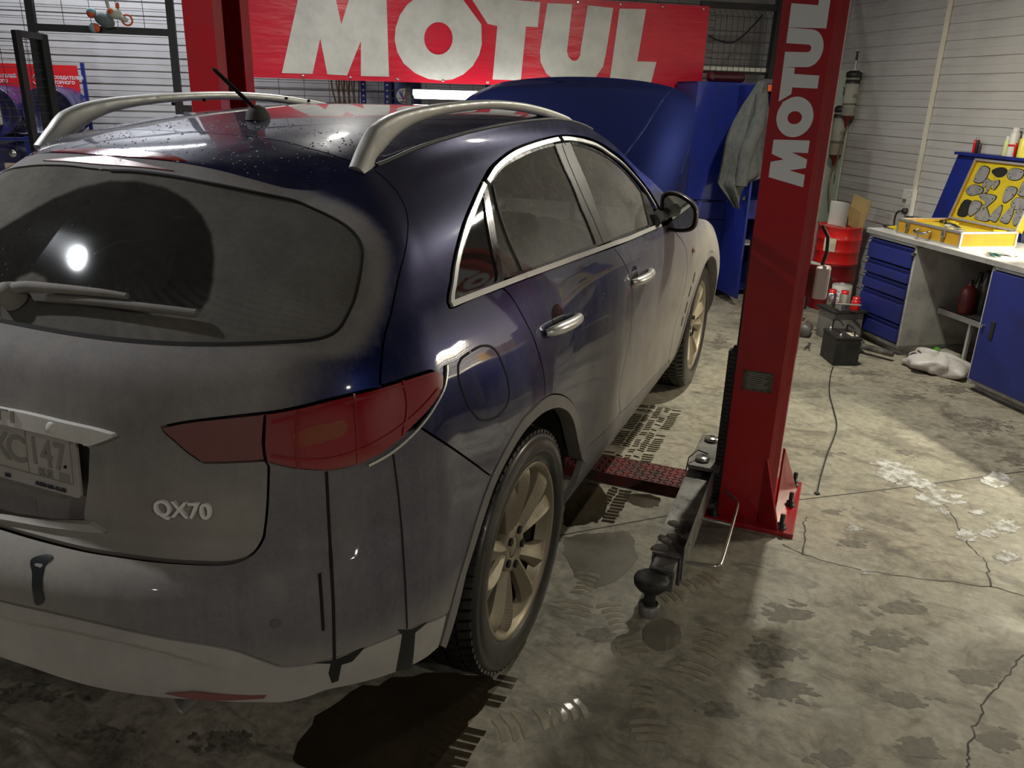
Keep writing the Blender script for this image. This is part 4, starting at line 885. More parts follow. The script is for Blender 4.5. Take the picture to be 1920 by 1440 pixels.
# ---- fender vent, side repeater
for mir in (False, True):
    f = (lambda P: P.mirrored()) if mir else (lambda P: P); FN = fender_l if mir else fender
    for a, b_ in (((1303, 511), (1299, 530)), ((1296, 537), (1291, 556)), ((1289, 566), (1284, 587)), ((1281, 594), (1277, 611))):
        f(Panel().add_surface(strip_loop([px(*a), px((a[0]+b_[0])/2, (a[1]+b_[1])/2), px(*b_)], .022), .02, off=.001, gap=0, flange=.001, dust=0, edge=.01)).build('fender_vent', M_BLACK, FN)
    P_, N_ = S(px(1299, 468), .004); P_, N_ = P_[0]*([-1, 1, 1] if mir else 1), N_[0]*([-1, 1, 1] if mir else 1)
    o = set_dust(MB().lathe([(0, .008), (.012, .006), (.017, 0)], n=16, cap=False).build('side_repeater', M_AMBER, FN), .75); o.location = Vector(P_.tolist()); o.rotation_euler = Vector(N_.tolist()).to_track_quat('Z', 'Y').to_euler()
# ---- wheels
M_TYRE = dusty('wet_tyre', (.010, .010, .010), .30, 0, .35, (.10, .085, .062)); M_RIM = dusty('dirty_alloy', (.34, .295, .215), .25, .95, 0, (.12, .096, .060)); M_BARREL = dusty('shaded_barrel', (.05, .045, .038), .5, .6, 0, (.06, .05, .035)); M_DISC = mat('brake_disc', (.14, .12, .10), .45, .8)  # barrel colour is darkened to hold the shade in the wheel openings
def wheel(cx, cy, sx, rot):
    # local: axis x, outside face towards +x (mirrored for the left), centre at origin
    F = lambda p: (cx+sx*p[0], cy+p[1], .3835+p[2])
    def bld(mb, nm, m, par, d): 
        mb.v = [F(p) for p in mb.v]; mb.f = [f[::-1] for f in mb.f] if sx < 0 else mb.f; o = mb.build(nm, m, par); return set_dust(o, d)
    t = MB(); prof = [(.268, -.115), (.30, -.128), (.345, -.130), (.366, -.118), (.373, -.09), (.3725, .085), (.368, .106), (.362, .118), (.352, .125), (.350, .1235), (.340, .128), (.315, .131), (.290, .126), (.276, .118), (.268, .108)]
    t.lathe(prof, (0, 0, 0), 'x', 96, cap=False)
    t.v = [(x, y, max(z, -.3835)) for x, y, z in t.v]
    ty = bld(t, 'tire', M_TYRE, car, lambda v: .03 if abs(v.x) < .93 else .10)
    tr = MB()
    for ring, (x0, w) in enumerate(((-.095, .032), (-.052, .034), (0, .04), (.052, .034), (.097, .034))):
        for k in range(72):
            a = 2*PI*(k+.5*(ring % 2))/72; r = .3805 if abs(x0) < .09 else .3785
            if math.sin(a) < -.985: continue
            c, s_ = math.cos(a), math.sin(a); l = .0115; sk = .006*(1 if ring % 2 else -1)
            q = []
            for dx, dt in ((-w/2, -l), (w/2, -l+sk), (w/2, l+sk), (-w/2, l)):
                for rr in (r-.014, r+.003 if abs(x0+dx) < .1 else r-.004): q.append((x0+dx, rr*c-dt*s_, rr*s_+dt*c))
            tr.add(q, [[1, 3, 5, 7], [0, 1, 7, 6], [2, 0, 1, 3][::-1], [4, 2, 3, 5][::-1], [6, 4, 5, 7][::-1]])
    tb = bld(tr, 'tread_blocks', M_TYRE, ty, .06); tb['kind'] = 'stuff'
    r = MB(); r.lathe([(.252, -.11), (.255, .06), (.262, .098), (.274, .110), (.277, .114), (.272, .118), (.262, .114), (.254, .100), (.246, .085), (.236, .07)], (0, 0, 0), 'x', 72, cap=False)
    rim = bld(r, 'rim', M_RIM, ty, .22)
    r = MB(); r.lathe([(.250, -.10), (.2515, .06), (.2545, .082)], (0, 0, 0), 'x', 72, cap=False); r.v = [(x, y*.992, z*.992) for x, y, z in r.v]; bld(r, 'barrel', M_BARREL, rim, .3)
    for k in range(5):
        base = rot+2*PI*k/5; s = MB()
        for sg in (-1, 1):
            def sec(rad, ang, half, x, ridge):
                a = base+ang; c, s_ = math.cos(a), math.sin(a); P = lambda tt, xx: (xx, rad*c-tt*s_, rad*s_+tt*c)
                return [P(-half, x-.030), P(-half, x-.010), P(-half*.15*sg-half*.25, x+ridge), P(half*.9, x-.004), P(half, x-.030)]
            rows = [sec(.040, sg*.12, .024, .074, .004), sec(.080, sg*.20, .024, .080, .010), sec(.135, sg*.235, .026, .088, .016), sec(.195, sg*.25, .033, .097, .018), sec(.236, sg*.262, .044, .101, .014), sec(.262, sg*.27, .056, .098, .006)]
            rows = [[tuple(c[k]) for c in cols] for cols in [list(map(np.array, catmull([r_[j] for r_ in rows], 5))) for j in range(5)] for k in [0]] if False else [list(z_) for z_ in zip(*[[tuple(q_) for q_ in catmull([r_[j] for r_ in rows], 5)] for j in range(5)])]
            s.grid(rows, False); s.grid([[q[0], q[-1]] for q in rows][::-1], False)
        bld(s, 'spoke', M_RIM, rim, .26)
        a = base+PI/5; m_ = MB().cyl((.085, .058*math.cos(a), .058*math.sin(a)), .013, .02, 'x', 14); bld(m_, 'lug_hole', M_BLACK, rim, 0)
    m_ = MB().lathe([(.078, .045), (.080, .080), (.070, .088), (.046, .088), (.032, .083)], (0, 0, 0), 'x', 40, cap=False); bld(m_, 'hub', M_RIM, rim, .35)
    m_ = MB().lathe([(.0, .086), (.020, .0855), (.031, .082), (.032, .078)], (0, 0, 0), 'x', 28, cap=False); bld(m_, 'center_cap', M_RIM, rim, .25)
    m_ = MB().lathe([(.07, .0), (.165, .0), (.165, .02), (.07, .02)], (0, 0, 0), 'x', 48, cap=False); m_.lathe([(.0, .01), (.07, .01), (.08, .04), (.05, .06), (0, .06)], (0, 0, 0), 'x', 24, cap=False); bld(m_, 'brake_disc', M_DISC, ty, .2)
    return ty
for cy in (0, 2.885):
    for sx in (1, -1): wheel(sx*.822, cy, sx, R_(96 if cy == 0 else 75))
# ---- cabin
def seat(x, y, parent, w=.50, nm='seat'):
    m_ = MB(); m_.box((x, y, .60), (w, .50, .16), (R_(6), 0, 0), .05); o = m_.build(nm, M_LEATH, parent)
    MB().box((x, y-.32, .95), (w*.96, .14, .66), (R_(18), 0, 0), .05).build('seat_back', M_LEATH, o)
    MB().box((x, y-.455, 1.36), (.26, .09, .17), (R_(12), 0, 0), .04).build('head_rest', M_LEATH, o)
    for s in (-.06, .06): MB().cyl((x+s, y-.44, 1.26), .006, .12, 'z', 8).build('rest_post', M_BLACK, o)
    return o
for x in (-.38, .38): seat(x, 1.28, car)
seat(0, .38, car, 1.25, 'rear_seat')
for x in (-.40, .40): MB().box((x, -.075, 1.27), (.28, .09, .14), (R_(12), 0, 0), .04).build('head_rest', M_LEATH, bpy.data.objects['rear_seat'])
m_ = MB().box((0, 2.08, .92), (1.42, .52, .22), bev=.08); m_.box((0, 1.95, .72), (1.38, .25, .3), bev=.05); dash = m_.build('dashboard', M_INT, car)
MB().tube([(-.38+.185*math.cos(a), 1.70+.185*math.sin(a)*.42, 1.0+.185*math.sin(a)*.9) for a in np.linspace(0, 2*PI, 36, endpoint=False)], .016, 10, True).build('steering_wheel', M_LEATH, car)
MB().cyl((-.38, 1.78, .985), .06, .06, 'y', 20).build('steering_hub', M_INT, bpy.data.objects['steering_wheel'])
MB().tube([(-.38, 1.8, .98), (-.38, 2.0, .90)], .03, 10).build('steering_column', M_INT, bpy.data.objects['steering_wheel'])
m_ = MB().box((0, .75, .385), (1.6, 2.9, .03)); m_.build('cabin_floor', M_INT, car); MB().box((0, -.42, .70), (1.30, .55, .06)).build('load_floor', M_INT, car)
MB().box((.38, 1.86, 1.01), (.42, .22, .12), bev=.05).build('instrument_hood', M_INT, dash); MB().box((0, 1.15, .62), (.22, .85, .2), bev=.04).build('center_console', M_INT, car)
# ---- water drops on the hatch top and roof
wd_ = MB(); rgd = random.Random(21); k = 0
while k < 420:
    x = rgd.uniform(-.5, .55); y = rgd.uniform(-.49, -.02)
    if abs(x) > ring_at(y)[0]-.03 or rgd.random() < .4*(x < 0): continue
    z = Zroof(x, y); r = rgd.uniform(.0012, .0032)*(1.25 if rgd.random() < .1 else 1); wd_.lathe([(r, 0), (r*.8, r*.45), (0, r*.7)], (x, y, z-.0002), 'z', 7, cap=False); k += 1
o = wd_.build('water_drops', mat('water_drop', (.85, .88, .9), .04, 0, spec=1.0, trans=.6, ior=1.33), roof); o['kind'] = 'stuff'
# ================================================================ workshop
def onZ(x, y, z=0.0): p = ground(x, y, z); return np.array([p@E1, p@E2, p[2]])
def onB(x, y, b): p = on_plane(x, y, b*E2, E2); return np.array([p@E1, b, p[2]])
def onA(x, y, a): p = on_plane(x, y, a*E1, E1); return np.array([a, p@E2, p[2]])
def rl_(t, p): # room coordinates -> local of a room aligned thing
    o = np.array(t.location); return (p[0]-o@E1, p[1]-o@E2, p[2]-o[2])
M_RED = worn('lift_red_paint', (.36, .006, .012), (.27, .006, .010), .28, .38, 0, 3, coat=.4); M_REDW = worn('worn_red_steel', (.16, .02, .02), (.05, .035, .03), .55, .75, .2, 14, .38, .62, bump=.3)
M_STEEL = worn('dirty_steel', (.22, .215, .205), (.085, .078, .07), .45, .65, .5, 11, .4, .65, bump=.2); M_RUST = worn('muddy_steel', (.10, .088, .072), (.04, .034, .028), .75, .9, .1, 22, .4, .6, bump=.6)
M_RUB = worn('black_rubber', (.012, .012, .012), (.03, .028, .025), .6, .8, 0, 18, bump=.5); M_WHITE = mat('white_vinyl', (.66, .66, .65), .45); M_CHR = mat('bright_steel', (.62, .61, .58), .25, 1)
M_BLKP = mat('black_powder_coat', (.013, .013, .014), .5); M_BLUE = worn('blue_enamel', (.010, .022, .21), (.007, .013, .12), .38, .5, 0, 4); M_BLUED = worn('navy_drawer_enamel', (.014, .022, .16), (.010, .014, .09), .42, .55, 0, 4)
M_GREY = worn('grey_enamel', (.42, .42, .40), (.27, .26, .24), .45, .6, 0, 7); M_GREYD = worn('grey_enamel_dirty', (.22, .21, .19), (.10, .095, .085), .55, .7, 0, 6)
M_BATT = worn('battery_case', (.012, .012, .013), (.035, .033, .03), .5, .75, 0, 12); M_YEL = worn('yellow_case', (.46, .26, .014), (.36, .19, .010), .4, .55, 0, 5); M_FOAM = worn('yellow_foam', (.52, .40, .008), (.40, .30, .008), .9, .95, 0, 10)
M_ALU = mat('aluminium_edge', (.68, .68, .66), .35, .9); M_TOOL = worn('tool_plate_steel', (.42, .42, .41), (.22, .22, .21), .38, .5, .7, 12); M_DRUM = worn('purple_blue_drum', (.020, .019, .10), (.014, .013, .06), .25, .4, 0, 4, coat=.5)
M_RED2 = worn('bright_red_drum', (.58, .012, .012), (.42, .01, .01), .3, .45, 0, 6, coat=.3); M_LABEL = worn('paper_label', (.6, .56, .42), (.42, .38, .28), .7, .8, 0, 20); M_WIRE = mat('dark_mesh_wire', (.03, .03, .033), .5, .4)
M_CLEAR = mat('clear_plastic', (.75, .74, .66), .2, 0, trans=.75, ior=1.3); M_OIL = mat('amber_oil', (.42, .26, .06), .2, 0, trans=.5, ior=1.3); M_HOSE = mat('brown_hose', (.16, .10, .05), .4); M_CLOTH = worn('grey_cloth', (.095, .10, .10), (.065, .07, .07), .85, .95, 0, 25, bump=.3)
M_PINK = mat('cream_plastic', (.66, .56, .50), .45); M_WHT = worn('white_plastic', (.62, .61, .58), (.5, .48, .44), .45, .6, 0, 6); M_BAG = worn('white_bag_film', (.58, .56, .54), (.36, .31, .28), .4, .6, 0, 7, bump=.3)
# ---------------------------------------------------------------- two-post lift
DC = .25
def column_outline():
    P = [(1.375, 1.262), (1.375, 1.2), (1.553, 1.2), (1.570, 1.217), (1.570, 1.247), (1.592, 1.265), (1.592, 1.2+DC-.065), (1.570, 1.2+DC-.047), (1.570, 1.2+DC-.017), (1.553, 1.2+DC), (1.375, 1.2+DC), (1.375, 1.2+DC-.062)]
    return [np.array(p) for p in P]
def thick_poly(P, t):
    n = len(P); inn = []
    for i in range(n):
        a = P[i]-P[i-1] if i else P[1]-P[0]; b_ = P[i+1]-P[i] if i < n-1 else P[-1]-P[-2]; a, b_ = a/np.linalg.norm(a), b_/np.linalg.norm(b_)
        na, nb = np.array([-a[1], a[0]]), np.array([-b_[1], b_[0]]); m = na+nb; m /= np.linalg.norm(m); inn.append(P[i]+m*t/max(.35, m@na))
    return P+inn[::-1]
def column(sx, dx, label):
    """sx=+1 right post as measured, sx=-1 the mirrored left one"""
    t = thing('lift_column', label, 'lift column', (sx*1.48+dx, 1.2+DC/2, 0)); ox, oy = sx*1.48+dx, 1.2+DC/2
    X = lambda x: sx*x+dx-ox
    out = [(X(p[0]), p[1]-oy) for p in thick_poly(column_outline(), .009)]
    if sx < 0: out = out[::-1]
    m_ = MB(); V, F = poly_tri(out); n = len(out)
    m_.add([(p[0], p[1], h) for h in (.02, 3.1) for p in out], [[i, (i+1) % n, n+(i+1) % n, n+i] for i in range(n)]); m_.add([(p[0], p[1], 3.1) for p in V], F); m_.build('column', M_RED, t)
    b_ = MB(); b_.box((X(1.508), 1.405-oy, .011), (.37, .53, .022), bev=.004); bp_ = b_.build('base_plate', M_RED, t)
    for (x, y) in ((1.661, 1.622), (1.660, 1.403), (1.642, 1.178), (1.364, 1.168), (1.364, 1.62)):
        q = MB().lathe([(.024, 0), (.024, .004), (.017, .006), (.017, .022), (.010, .024), (.010, .062), (.008, .064)], (X(x), y-oy, .022), 'z', 6); q.build('anchor_bolt', M_BLKP, t)
    for (x0, y0, x1, y1, h) in ((1.548, 1.196, 1.632, 1.148, .29), (1.60, 1.41, 1.672, 1.575, .26), (1.42, 1.452, 1.42, 1.60, .26)):
        d = np.array([x1-x0, y1-y0]); d /= np.linalg.norm(d); nrm = np.array([-d[1], d[0]])*.005; tri = [(x0, y0, .022), (x1, y1, .022), (x0, y0, .022+h)]
        vs = [(X(p[0]+s*nrm[0]), p[1]+s*nrm[1]-oy, p[2]) for s in (-1, 1) for p in tri]; fix_normals(MB().add(vs, [[0, 1, 2], [5, 4, 3], [0, 3, 4, 1], [1, 4, 5, 2], [2, 5, 3, 0]]).build('gusset', M_RED, t))
    # carriage with rubber door guard
    MB().box((X(1.40), 1.325-oy, .44), (.05, .15, .78), bev=.008).build('carriage', M_STEEL, t)
    g = MB()
    for k in range(36): g.box((X(1.355), 1.215-oy, .06+k*.0195), (.03, .045, .015))
    g.box((X(1.362), 1.225-oy, .40), (.016, .05, .72)); gd = g.build('door_guard', M_RUB, t)
    MB().box((X(1.371), 1.21-oy, .62), (.006, .016, 1.16)).build('edge_strip', M_BLKP, t)
    pl_ = MB(); pl_.box((X(1.30), 1.325-oy, .235), (.13, .36, .02), bev=.004); pl_.box((X(1.30), 1.325-oy, .07), (.13, .36, .02), bev=.004); ap = pl_.build('arm_bracket', M_STEEL, t)
    for y in (1.21, 1.44): MB().lathe([(.026, .05), (.026, .245), (.030, .246), (.030, .258), (.027, .262), (0, .263)], (X(1.285), y-oy, 0), 'z', 24).build('pivot_pin', M_CHR, ap)
    MB().tube([(X(1.30), 1.25-oy, .262), (X(1.26), 1.22-oy, .285), (X(1.235), 1.16-oy, .27), (X(1.232), 1.13-oy, .22)], .003, 6).build('lock_cable', M_BLKP, ap)
    return t, X, oy
colR, XR_, OYR = column(1, 0, 'red lift column with white lettering standing beside the workbench')
colL, XL_, OYL = column(-1, .245, 'red lift column standing behind the far roof rail of the car')
# lettering up the right column
for ch, (x0, y0, x1, y1) in zip('MOTUL', ((480, 785, 708, 1048), (522, 543, 738, 772), (540, 378, 768, 575), (570, 155, 805, 378), (608, -60, 835, 160))):
    lo = on_plane(1280+(x0+x1)/6, y1/3, (0, 1.199, 0), (0, 1, 0)); hi = on_plane(1280+(x0+x1)/6, y0/3, (0, 1.199, 0), (0, 1, 0))
    o_, holes, wd_ = LETTERS[ch]; us = [p[0] for p in o_]; vs_ = [p[1] for p in o_]; u0_, u1_, v0_, v1_ = min(us), max(us), min(vs_), max(vs_); xl, xr = 1.405, 1.531
    f = lambda p: (xr+(xl-xr)*(p[1]-v0_)/(v1_-v0_)-1.48, lo[2]+(hi[2]-lo[2])*(p[0]-u0_)/(u1_-u0_))
    m_ = MB(); flat_shape(m_, [f(p) for p in o_], [[f(p) for p in h] for h in holes], Matrix(((1, 0, 0, 0), (0, 0, -1, 1.2-OYR), (0, 1, 0, 0), (0, 0, 0, 1))), 0, .0012); m_.build('letter', M_WHITE, colR)
sp_ = MB().box((1.466-1.48, 1.1985-OYR, .636), (.116, .002, .084)).build('spec_plate', worn('dull_plate', (.10, .095, .075), (.17, .16, .13), .5, .6, .5, 30), colR)
for k in range(8): MB().box((1.466-1.48-.004*(k % 3), 1.1972-OYR, .668-.0085*k), (.085-.008*(k % 3), .001, .0018)).build('plate_line', M_GREY, sp_)
for sx in (-1, 1):
    for sz in (-1, 1): MB().cyl((1.466-1.48+sx*.053, 1.197-OYR, .636+sz*.037), .003, .003, 'y', 8).build('rivet', M_BLKP, sp_)
# switch box on a bracket at the back of the column
jb = on_plane(1530, 528, (0, 1.33, 0), (0, 1, 0))
MB().box((jb[0]-1.48-.012, 1.335-OYR, jb[2]), (.045, .006, .13)).build('box_bracket', M_RED, colR)
MB().box((jb[0]-1.48+.02, 1.33-OYR, jb[2]), (.055, .08, .125), bev=.01).build('switch_box', M_PINK, colR)
MB().tube([(jb[0]-1.48+.01, 1.36-OYR, jb[2]+.05), (jb[0]-1.48+.022, 1.37-OYR, jb[2]+.11), (jb[0]-1.48+.018, 1.37-OYR, jb[2]+.17), (jb[0]-1.48-.01, 1.36-OYR, jb[2]+.215)], .007, 8).build('cable_loop', M_BLKP, colR)
# swing arm of the right column
arm = thing('swing_arm', 'muddy steel lift arm with round rubber pad beside the rear wheel', 'lift arm', (1.285, 1.21, 0))
A0, A1 = np.array([1.285, 1.215]), np.array([1.298, .475]); ax_ = A1-A0; LA = np.linalg.norm(ax_); ang = math.atan2(ax_[1], ax_[0])
def armbox(s0, s1, w, z0, z1, nm, m, par, side=0.0, open_=False):
    c = A0+ax_/LA*(s0+s1)/2+np.array([-ax_[1], ax_[0]])/LA*side
    mb = MB()
    if open_:
        for off, dz, ww, hh in ((0, (z0+z1)/2+(z1-z0)/2-.004, w, .008), (0, z0+.004, w, .008), (w/2-.004, (z0+z1)/2, .008, z1-z0), (-w/2+.004, (z0+z1)/2, .008, z1-z0)):
            q = c+np.array([-ax_[1], ax_[0]])/LA*off; mb.box((q[0]-1.285, q[1]-1.21, dz), (s1-s0, ww, hh), (0, 0, ang))
    else: mb.box((c[0]-1.285, c[1]-1.21, (z0+z1)/2), (s1-s0, w, z1-z0), (0, 0, ang), .005)
    return mb.build(nm, m, par)
armbox(-.05, .745, .105, .085, .20, 'outer_tube', M_STEEL, arm, 0, True)
armbox(.25, .82, .082, .098, .188, 'inner_tube', M_STEEL, arm)
armbox(.0, .74, .004, .10, .235, 'side_rib', M_STEEL, arm, .056)
# dried mud lumps on the arm end
mud = MB()
for k in range(26):
    s = random.uniform(.50, .735); q = A0+ax_/LA*s+np.array([-ax_[1], ax_[0]])/LA*random.uniform(-.042, .042); r = random.uniform(.016, .036)
    mud.lathe([(r, -.004), (r*.8, .0015), (r*.4, .004), (0, .0045)], (q[0]-1.285, q[1]-1.21, .200), 'z', 7, cap=False)
mo = mud.build('caked_mud', M_RUST, arm); mo['kind'] = 'stuff'
pc = ground(1222, 1085, .17); pl2 = (pc[0]-1.285, pc[1]-1.21)
MB().lathe([(.034, .03), (.036, .07), (.028, .075), (.028, .07)], (*pl2, 0), 'z', 28).build('pad_socket', M_STEEL, arm)
MB().cyl((*pl2, .105), .020, .09, 'z', 24).build('pad_screw', M_RUB, arm)
pd = MB(); rows = []
for r, h in ((0.012, .128), (.045, .134), (.058, .150), (.060, .168), (.055, .176), (.03, .174), (.0, .172)): rows.append([(pl2[0]+r*math.cos(a), pl2[1]+r*math.sin(a), h+(.0012*math.sin(5*a)+.001*math.sin(9*a+1))*(h > .165)*(r > .04)) for a in np.linspace(0, 2*PI, 40, endpoint=False)])
pd.grid(rows, True, True); pd.build('lift_pad', M_RUB, arm)
MB().box((pl2[0]+.002, pl2[1]+.075, .14), (.06, .11, .05), (0, 0, ang+PI/2), .006).build('pad_arm', M_STEEL, arm)
G3 = lambda x, y, z: tuple(ground(x, y, z)-np.array([1.285, 1.21, 0]))
MB().tube(catmull([G3(1360, 920, .15), G3(1379, 936, .15), G3(1383, 946, .15), G3(1376, 975, .15), G3(1354, 1050, .15), G3(1346, 1060, .15), G3(1332, 1061, .15), G3(1276, 1052, .15)], 4), .0065, 8).build('arm_handle', M_CHR, arm)
MB().tube([G3(1308, 970, .15), G3(1340, 977, .15), G3(1370, 984, .15)], .0065, 8).build('handle_brace', M_CHR, arm)
# cable cover across the floor
cv = thing('floor_cable_cover', 'worn red checker plate cable cover running under the car', 'cable cover', (.12, 1.415, 0))
MB().prism([(-.115, 0), (.115, 0), (.100, .045), (-.100, .045)], -1.19, 1.09, 'yz').build('cover_plate', M_REDW, cv)
dm = MB()
for i in range(27):
    for j in range(7):
        s = 1 if (i+j) % 2 else -1; dm.box((.30+i*.029, -.084+j*.028, .0465), (.021, .006, .004), (0, 0, s*.78))
db = dm.build('checker_bumps', M_REDW, cv); db['kind'] = 'stuff'
# ---------------------------------------------------------------- cage, banner
BC = 4.60
cage = rthing('mesh_cage', 'black steel frame with wire mesh in front of the back wall', 'cage', 1.4, BC)
CG = lambda a, z, b=BC: (a-1.4, b-BC, z)
def bar_(p, q, w, nm='frame_bar', m=M_BLKP, par=cage):
    p, q = np.array(p), np.array(q); d = q-p; L_ = np.linalg.norm(d); c = (p+q)/2; rot = Vector(d.tolist()).to_track_quat('X', 'Z').to_euler(); return MB().box(c, (L_, w, w), rot).build(nm, m, par)
for a0, a1 in ((-.945, -.915), (-1.935, -1.90), (4.19, 4.22)): bar_(CG(a0, 0 if a0 < 4 else 1.90), CG(a1, 3.0), .055 if a0 < 4 else .07)
bar_(CG(-.79, 0), CG(-.80, 3.0), .045)
for a0, z0, a1, z1 in ((-1.94, 2.075, -.93, 2.075), (-1.94, 2.85, 4.21, 2.85), (3.45, 2.485, 4.21, 2.485), (-3.4, 2.85, -1.94, 2.85), (-.93, 1.52, -.80, 1.52), (-.93, 2.9, -.80, 2.9)): bar_(CG(a0, z0), CG(a1, z1), .05)
for a in (.9, 2.4): bar_(CG(a, 0, BC+.06), CG(a, 2.85, BC+.06), .04)
wm = MB()
for a in np.arange(-.75, 3.6, .2): wm.tube([CG(a, 1.2), CG(a, 2.83)], .0022, 4)
for z in np.arange(1.28, 2.82, .06): wm.tube([CG(-.78, z), CG(3.6, z)], .0022, 4)
for a in np.arange(-1.88, -.95, .19): wm.tube([CG(a, 2.08), CG(a, 2.83)], .0022, 4)
for z in np.arange(2.10, 2.82, .06): wm.tube([CG(-1.93, z), CG(-.95, z)], .0022, 4)
for a in np.arange(3.60, 4.2, .055): wm.tube([CG(a, 1.95), CG(a, 2.40), CG(a, 2.46, BC+.06)], .0022, 4)
for z in (2.0, 2.05, 2.10, 2.20, 2.28, 2.40): wm.tube([CG(3.55, z), CG(4.2, z)], .0022, 4)
for a in np.arange(-3.3, -1.95, .19): wm.tube([CG(a, 1.2), CG(a, 2.83)], .0022, 4)
for z in np.arange(1.25, 2.82, .06): wm.tube([CG(-3.3, z), CG(-1.95, z)], .0022, 4)
w_ = wm.build('wire_mesh', M_WIRE, cage); w_['kind'] = 'stuff'
# open gate of the cage, swung towards the bay
gp = [onB(28, 48, 4.10), onB(77, 64, BC-.08)]
gate = thing('cage_gate', 'narrow black mesh gate standing open before the blue drums', 'gate', W(gp[1][0], gp[1][1], 0), 0)
gd_ = W(gp[0][0], gp[0][1])-W(gp[1][0], gp[1][1]); gl_ = np.linalg.norm(gd_[:2]); gu = gd_/gl_
GP = lambda s, z: tuple(gu*s+np.array([0, 0, z]))
ztop = float(onB(77, 64, BC-.08)[2]); Lg = gl_
for s in (.0, Lg): bar_(GP(s, .05), GP(s, ztop), .06 if s == 0 else .045, 'gate_bar', M_BLKP, gate)
for z in (.08, ztop-.02): bar_(GP(0, z), GP(Lg, z), .045, 'gate_bar', M_BLKP, gate)
gm = MB()
for z in np.arange(.15, ztop, .06): gm.tube([GP(.0, z), GP(Lg, z)], .002, 4)
for s in np.arange(.1, Lg, .1): gm.tube([GP(s, .1), GP(s, ztop)], .002, 4)
g_ = gm.build('gate_mesh', M_WIRE, gate); g_['kind'] = 'stuff'
# banner
BB = BC-.035
def banner_mat():
    m = mat('red_banner_vinyl', (.60, .006, .030), .38, 0, coat=.15); t = NT(m); v = t.coord('Object')
    t.set('Base Color', t.mix(t.ramp(t.noise(t.coord('Object', (1, 1, 5)), 2.0, 5, .6), [(.35, 0.0), (.7, .5)]), (.62, .006, .032), (.46, .005, .022)))
    t.bump(t.noise(t.coord('Object', (2, 1, 9)), 1.2, 4), .5, .02); return m
M_BAN = banner_mat(); M_BANW = worn('banner_white_print', (.60, .61, .58), (.44, .45, .42), .4, .5, 0, 5, .42, .75)
b0 = onB(452, 143, BB); b1 = onB(1316, 182, BB); b2_ = onB(1330, 12, BB)
ban = rthing('banner', 'long red banner with large white lettering tied to the mesh cage', 'banner', b0[0], BB, 0)
zb0, zb1 = b0[2]-.005, b2_[2]; LB = b2_[0]-b0[0]
def wob(a, z): return -.006*math.sin(a*3.1+1.2)-.003*math.sin(a*6+z*4)
rows = [[(a, wob(a, z)+dy, z) for a in np.linspace(-.05, LB, 60)] for z, dy in [(zb0+(zb1-zb0)*k/10, 0) for k in range(11)]]
bm_ = MB().grid(rows).grid([[(p[0], p[1]+.003, p[2]) for p in r] for r in rows][::-1]); bm_.build('banner_sheet', M_BAN, ban)
BPX = {'M': ([(528.6, 137), (586, 138.5), (600.5, 72), (613.7, 139.4), (650.8, 141.4), (676.7, 76.7), (676.7, 142.5), (729.4, 143.7), (724.6, -9), (657, -9), (640, 45.5), (628, -9), (560.5, -9)], []),
       'O': ([(740, 75), (742, 52), (750, 28), (764, 8), (780, -4), (800, -9), (845, -9), (866, -3), (902, 46), (903, 83), (898, 103), (886, 124), (868, 140), (848, 149), (827, 151), (803, 148), (778, 137), (757, 119), (745, 98)], [[(822+26.7*math.cos(a), 72+30.6*math.sin(a)) for a in np.linspace(0, 2*PI, 26, endpoint=False)]]),
       'T': ([(881, -6), (1013, 4), (1008, 51), (986, 50), (976, 151), (923, 149), (932, 49), (914, 45)], []),
       'U': ([(1026, 6), (1073, 8), (1063, 96), (1066, 107), (1072, 113), (1077, 114.6), (1083, 112), (1088, 104), (1089, 90), (1102, 10), (1150, 15), (1136, 100), (1131, 124), (1118, 144), (1100, 155), (1072, 159), (1045, 153), (1024, 138), (1013, 116), (1012, 96)], []),
       'L': ([(1162, 16), (1212, 17), (1195, 115), (1231, 116), (1220, 158), (1142, 157.5)], [])}
for ch, (o_, hs) in BPX.items():
    cvt = lambda q: (lambda r: (r[0]-b0[0], r[2]))(onB(q[0], q[1], BB)); V, F = poly_tri(resample([np.array(cvt(p)) for p in o_], .06, True), [[cvt(p) for p in h] for h in hs])
    m_ = MB().add([(p[0], wob(p[0], p[1])-.004, p[1]) for p in V], F); o = m_.build('letter', M_BANW, ban)
for a in np.linspace(.1, LB-.05, 11):
    for z in (zb0+.022, zb1-.022): MB().lathe([(.005, 0), (.011, .001), (.012, .003), (.006, .004)], (a, -.008, z), 'y', 12).build('eyelet', M_CHR, ban)
# lamp under the banner
p0, p1 = onB(776, 176, BC-.10), onB(1010, 190, BC-.10)
lt = rthing('tube_lamp', 'glowing tube lamp hung on the cage under the banner', 'lamp', p0[0]+.6, BC-.10, p0[2])
MB().box((0, .03, .012), (1.22, .05, .05), bev=.006).build('housing', M_LAMPBODY, lt)
M_TUBE2 = mat('lamp_diffuser_glow', (1, 1, 1), .4, emit=14, emit_col=(1, .99, .94)); MB().box((0, -.012, -.004), (1.20, .04, .062), bev=.012).build('diffuser', M_TUBE2, lt)
for s in (-.45, .45): MB().box((s, .065, .012), (.03, .03, .06)).build('bracket', M_BLKP, lt)
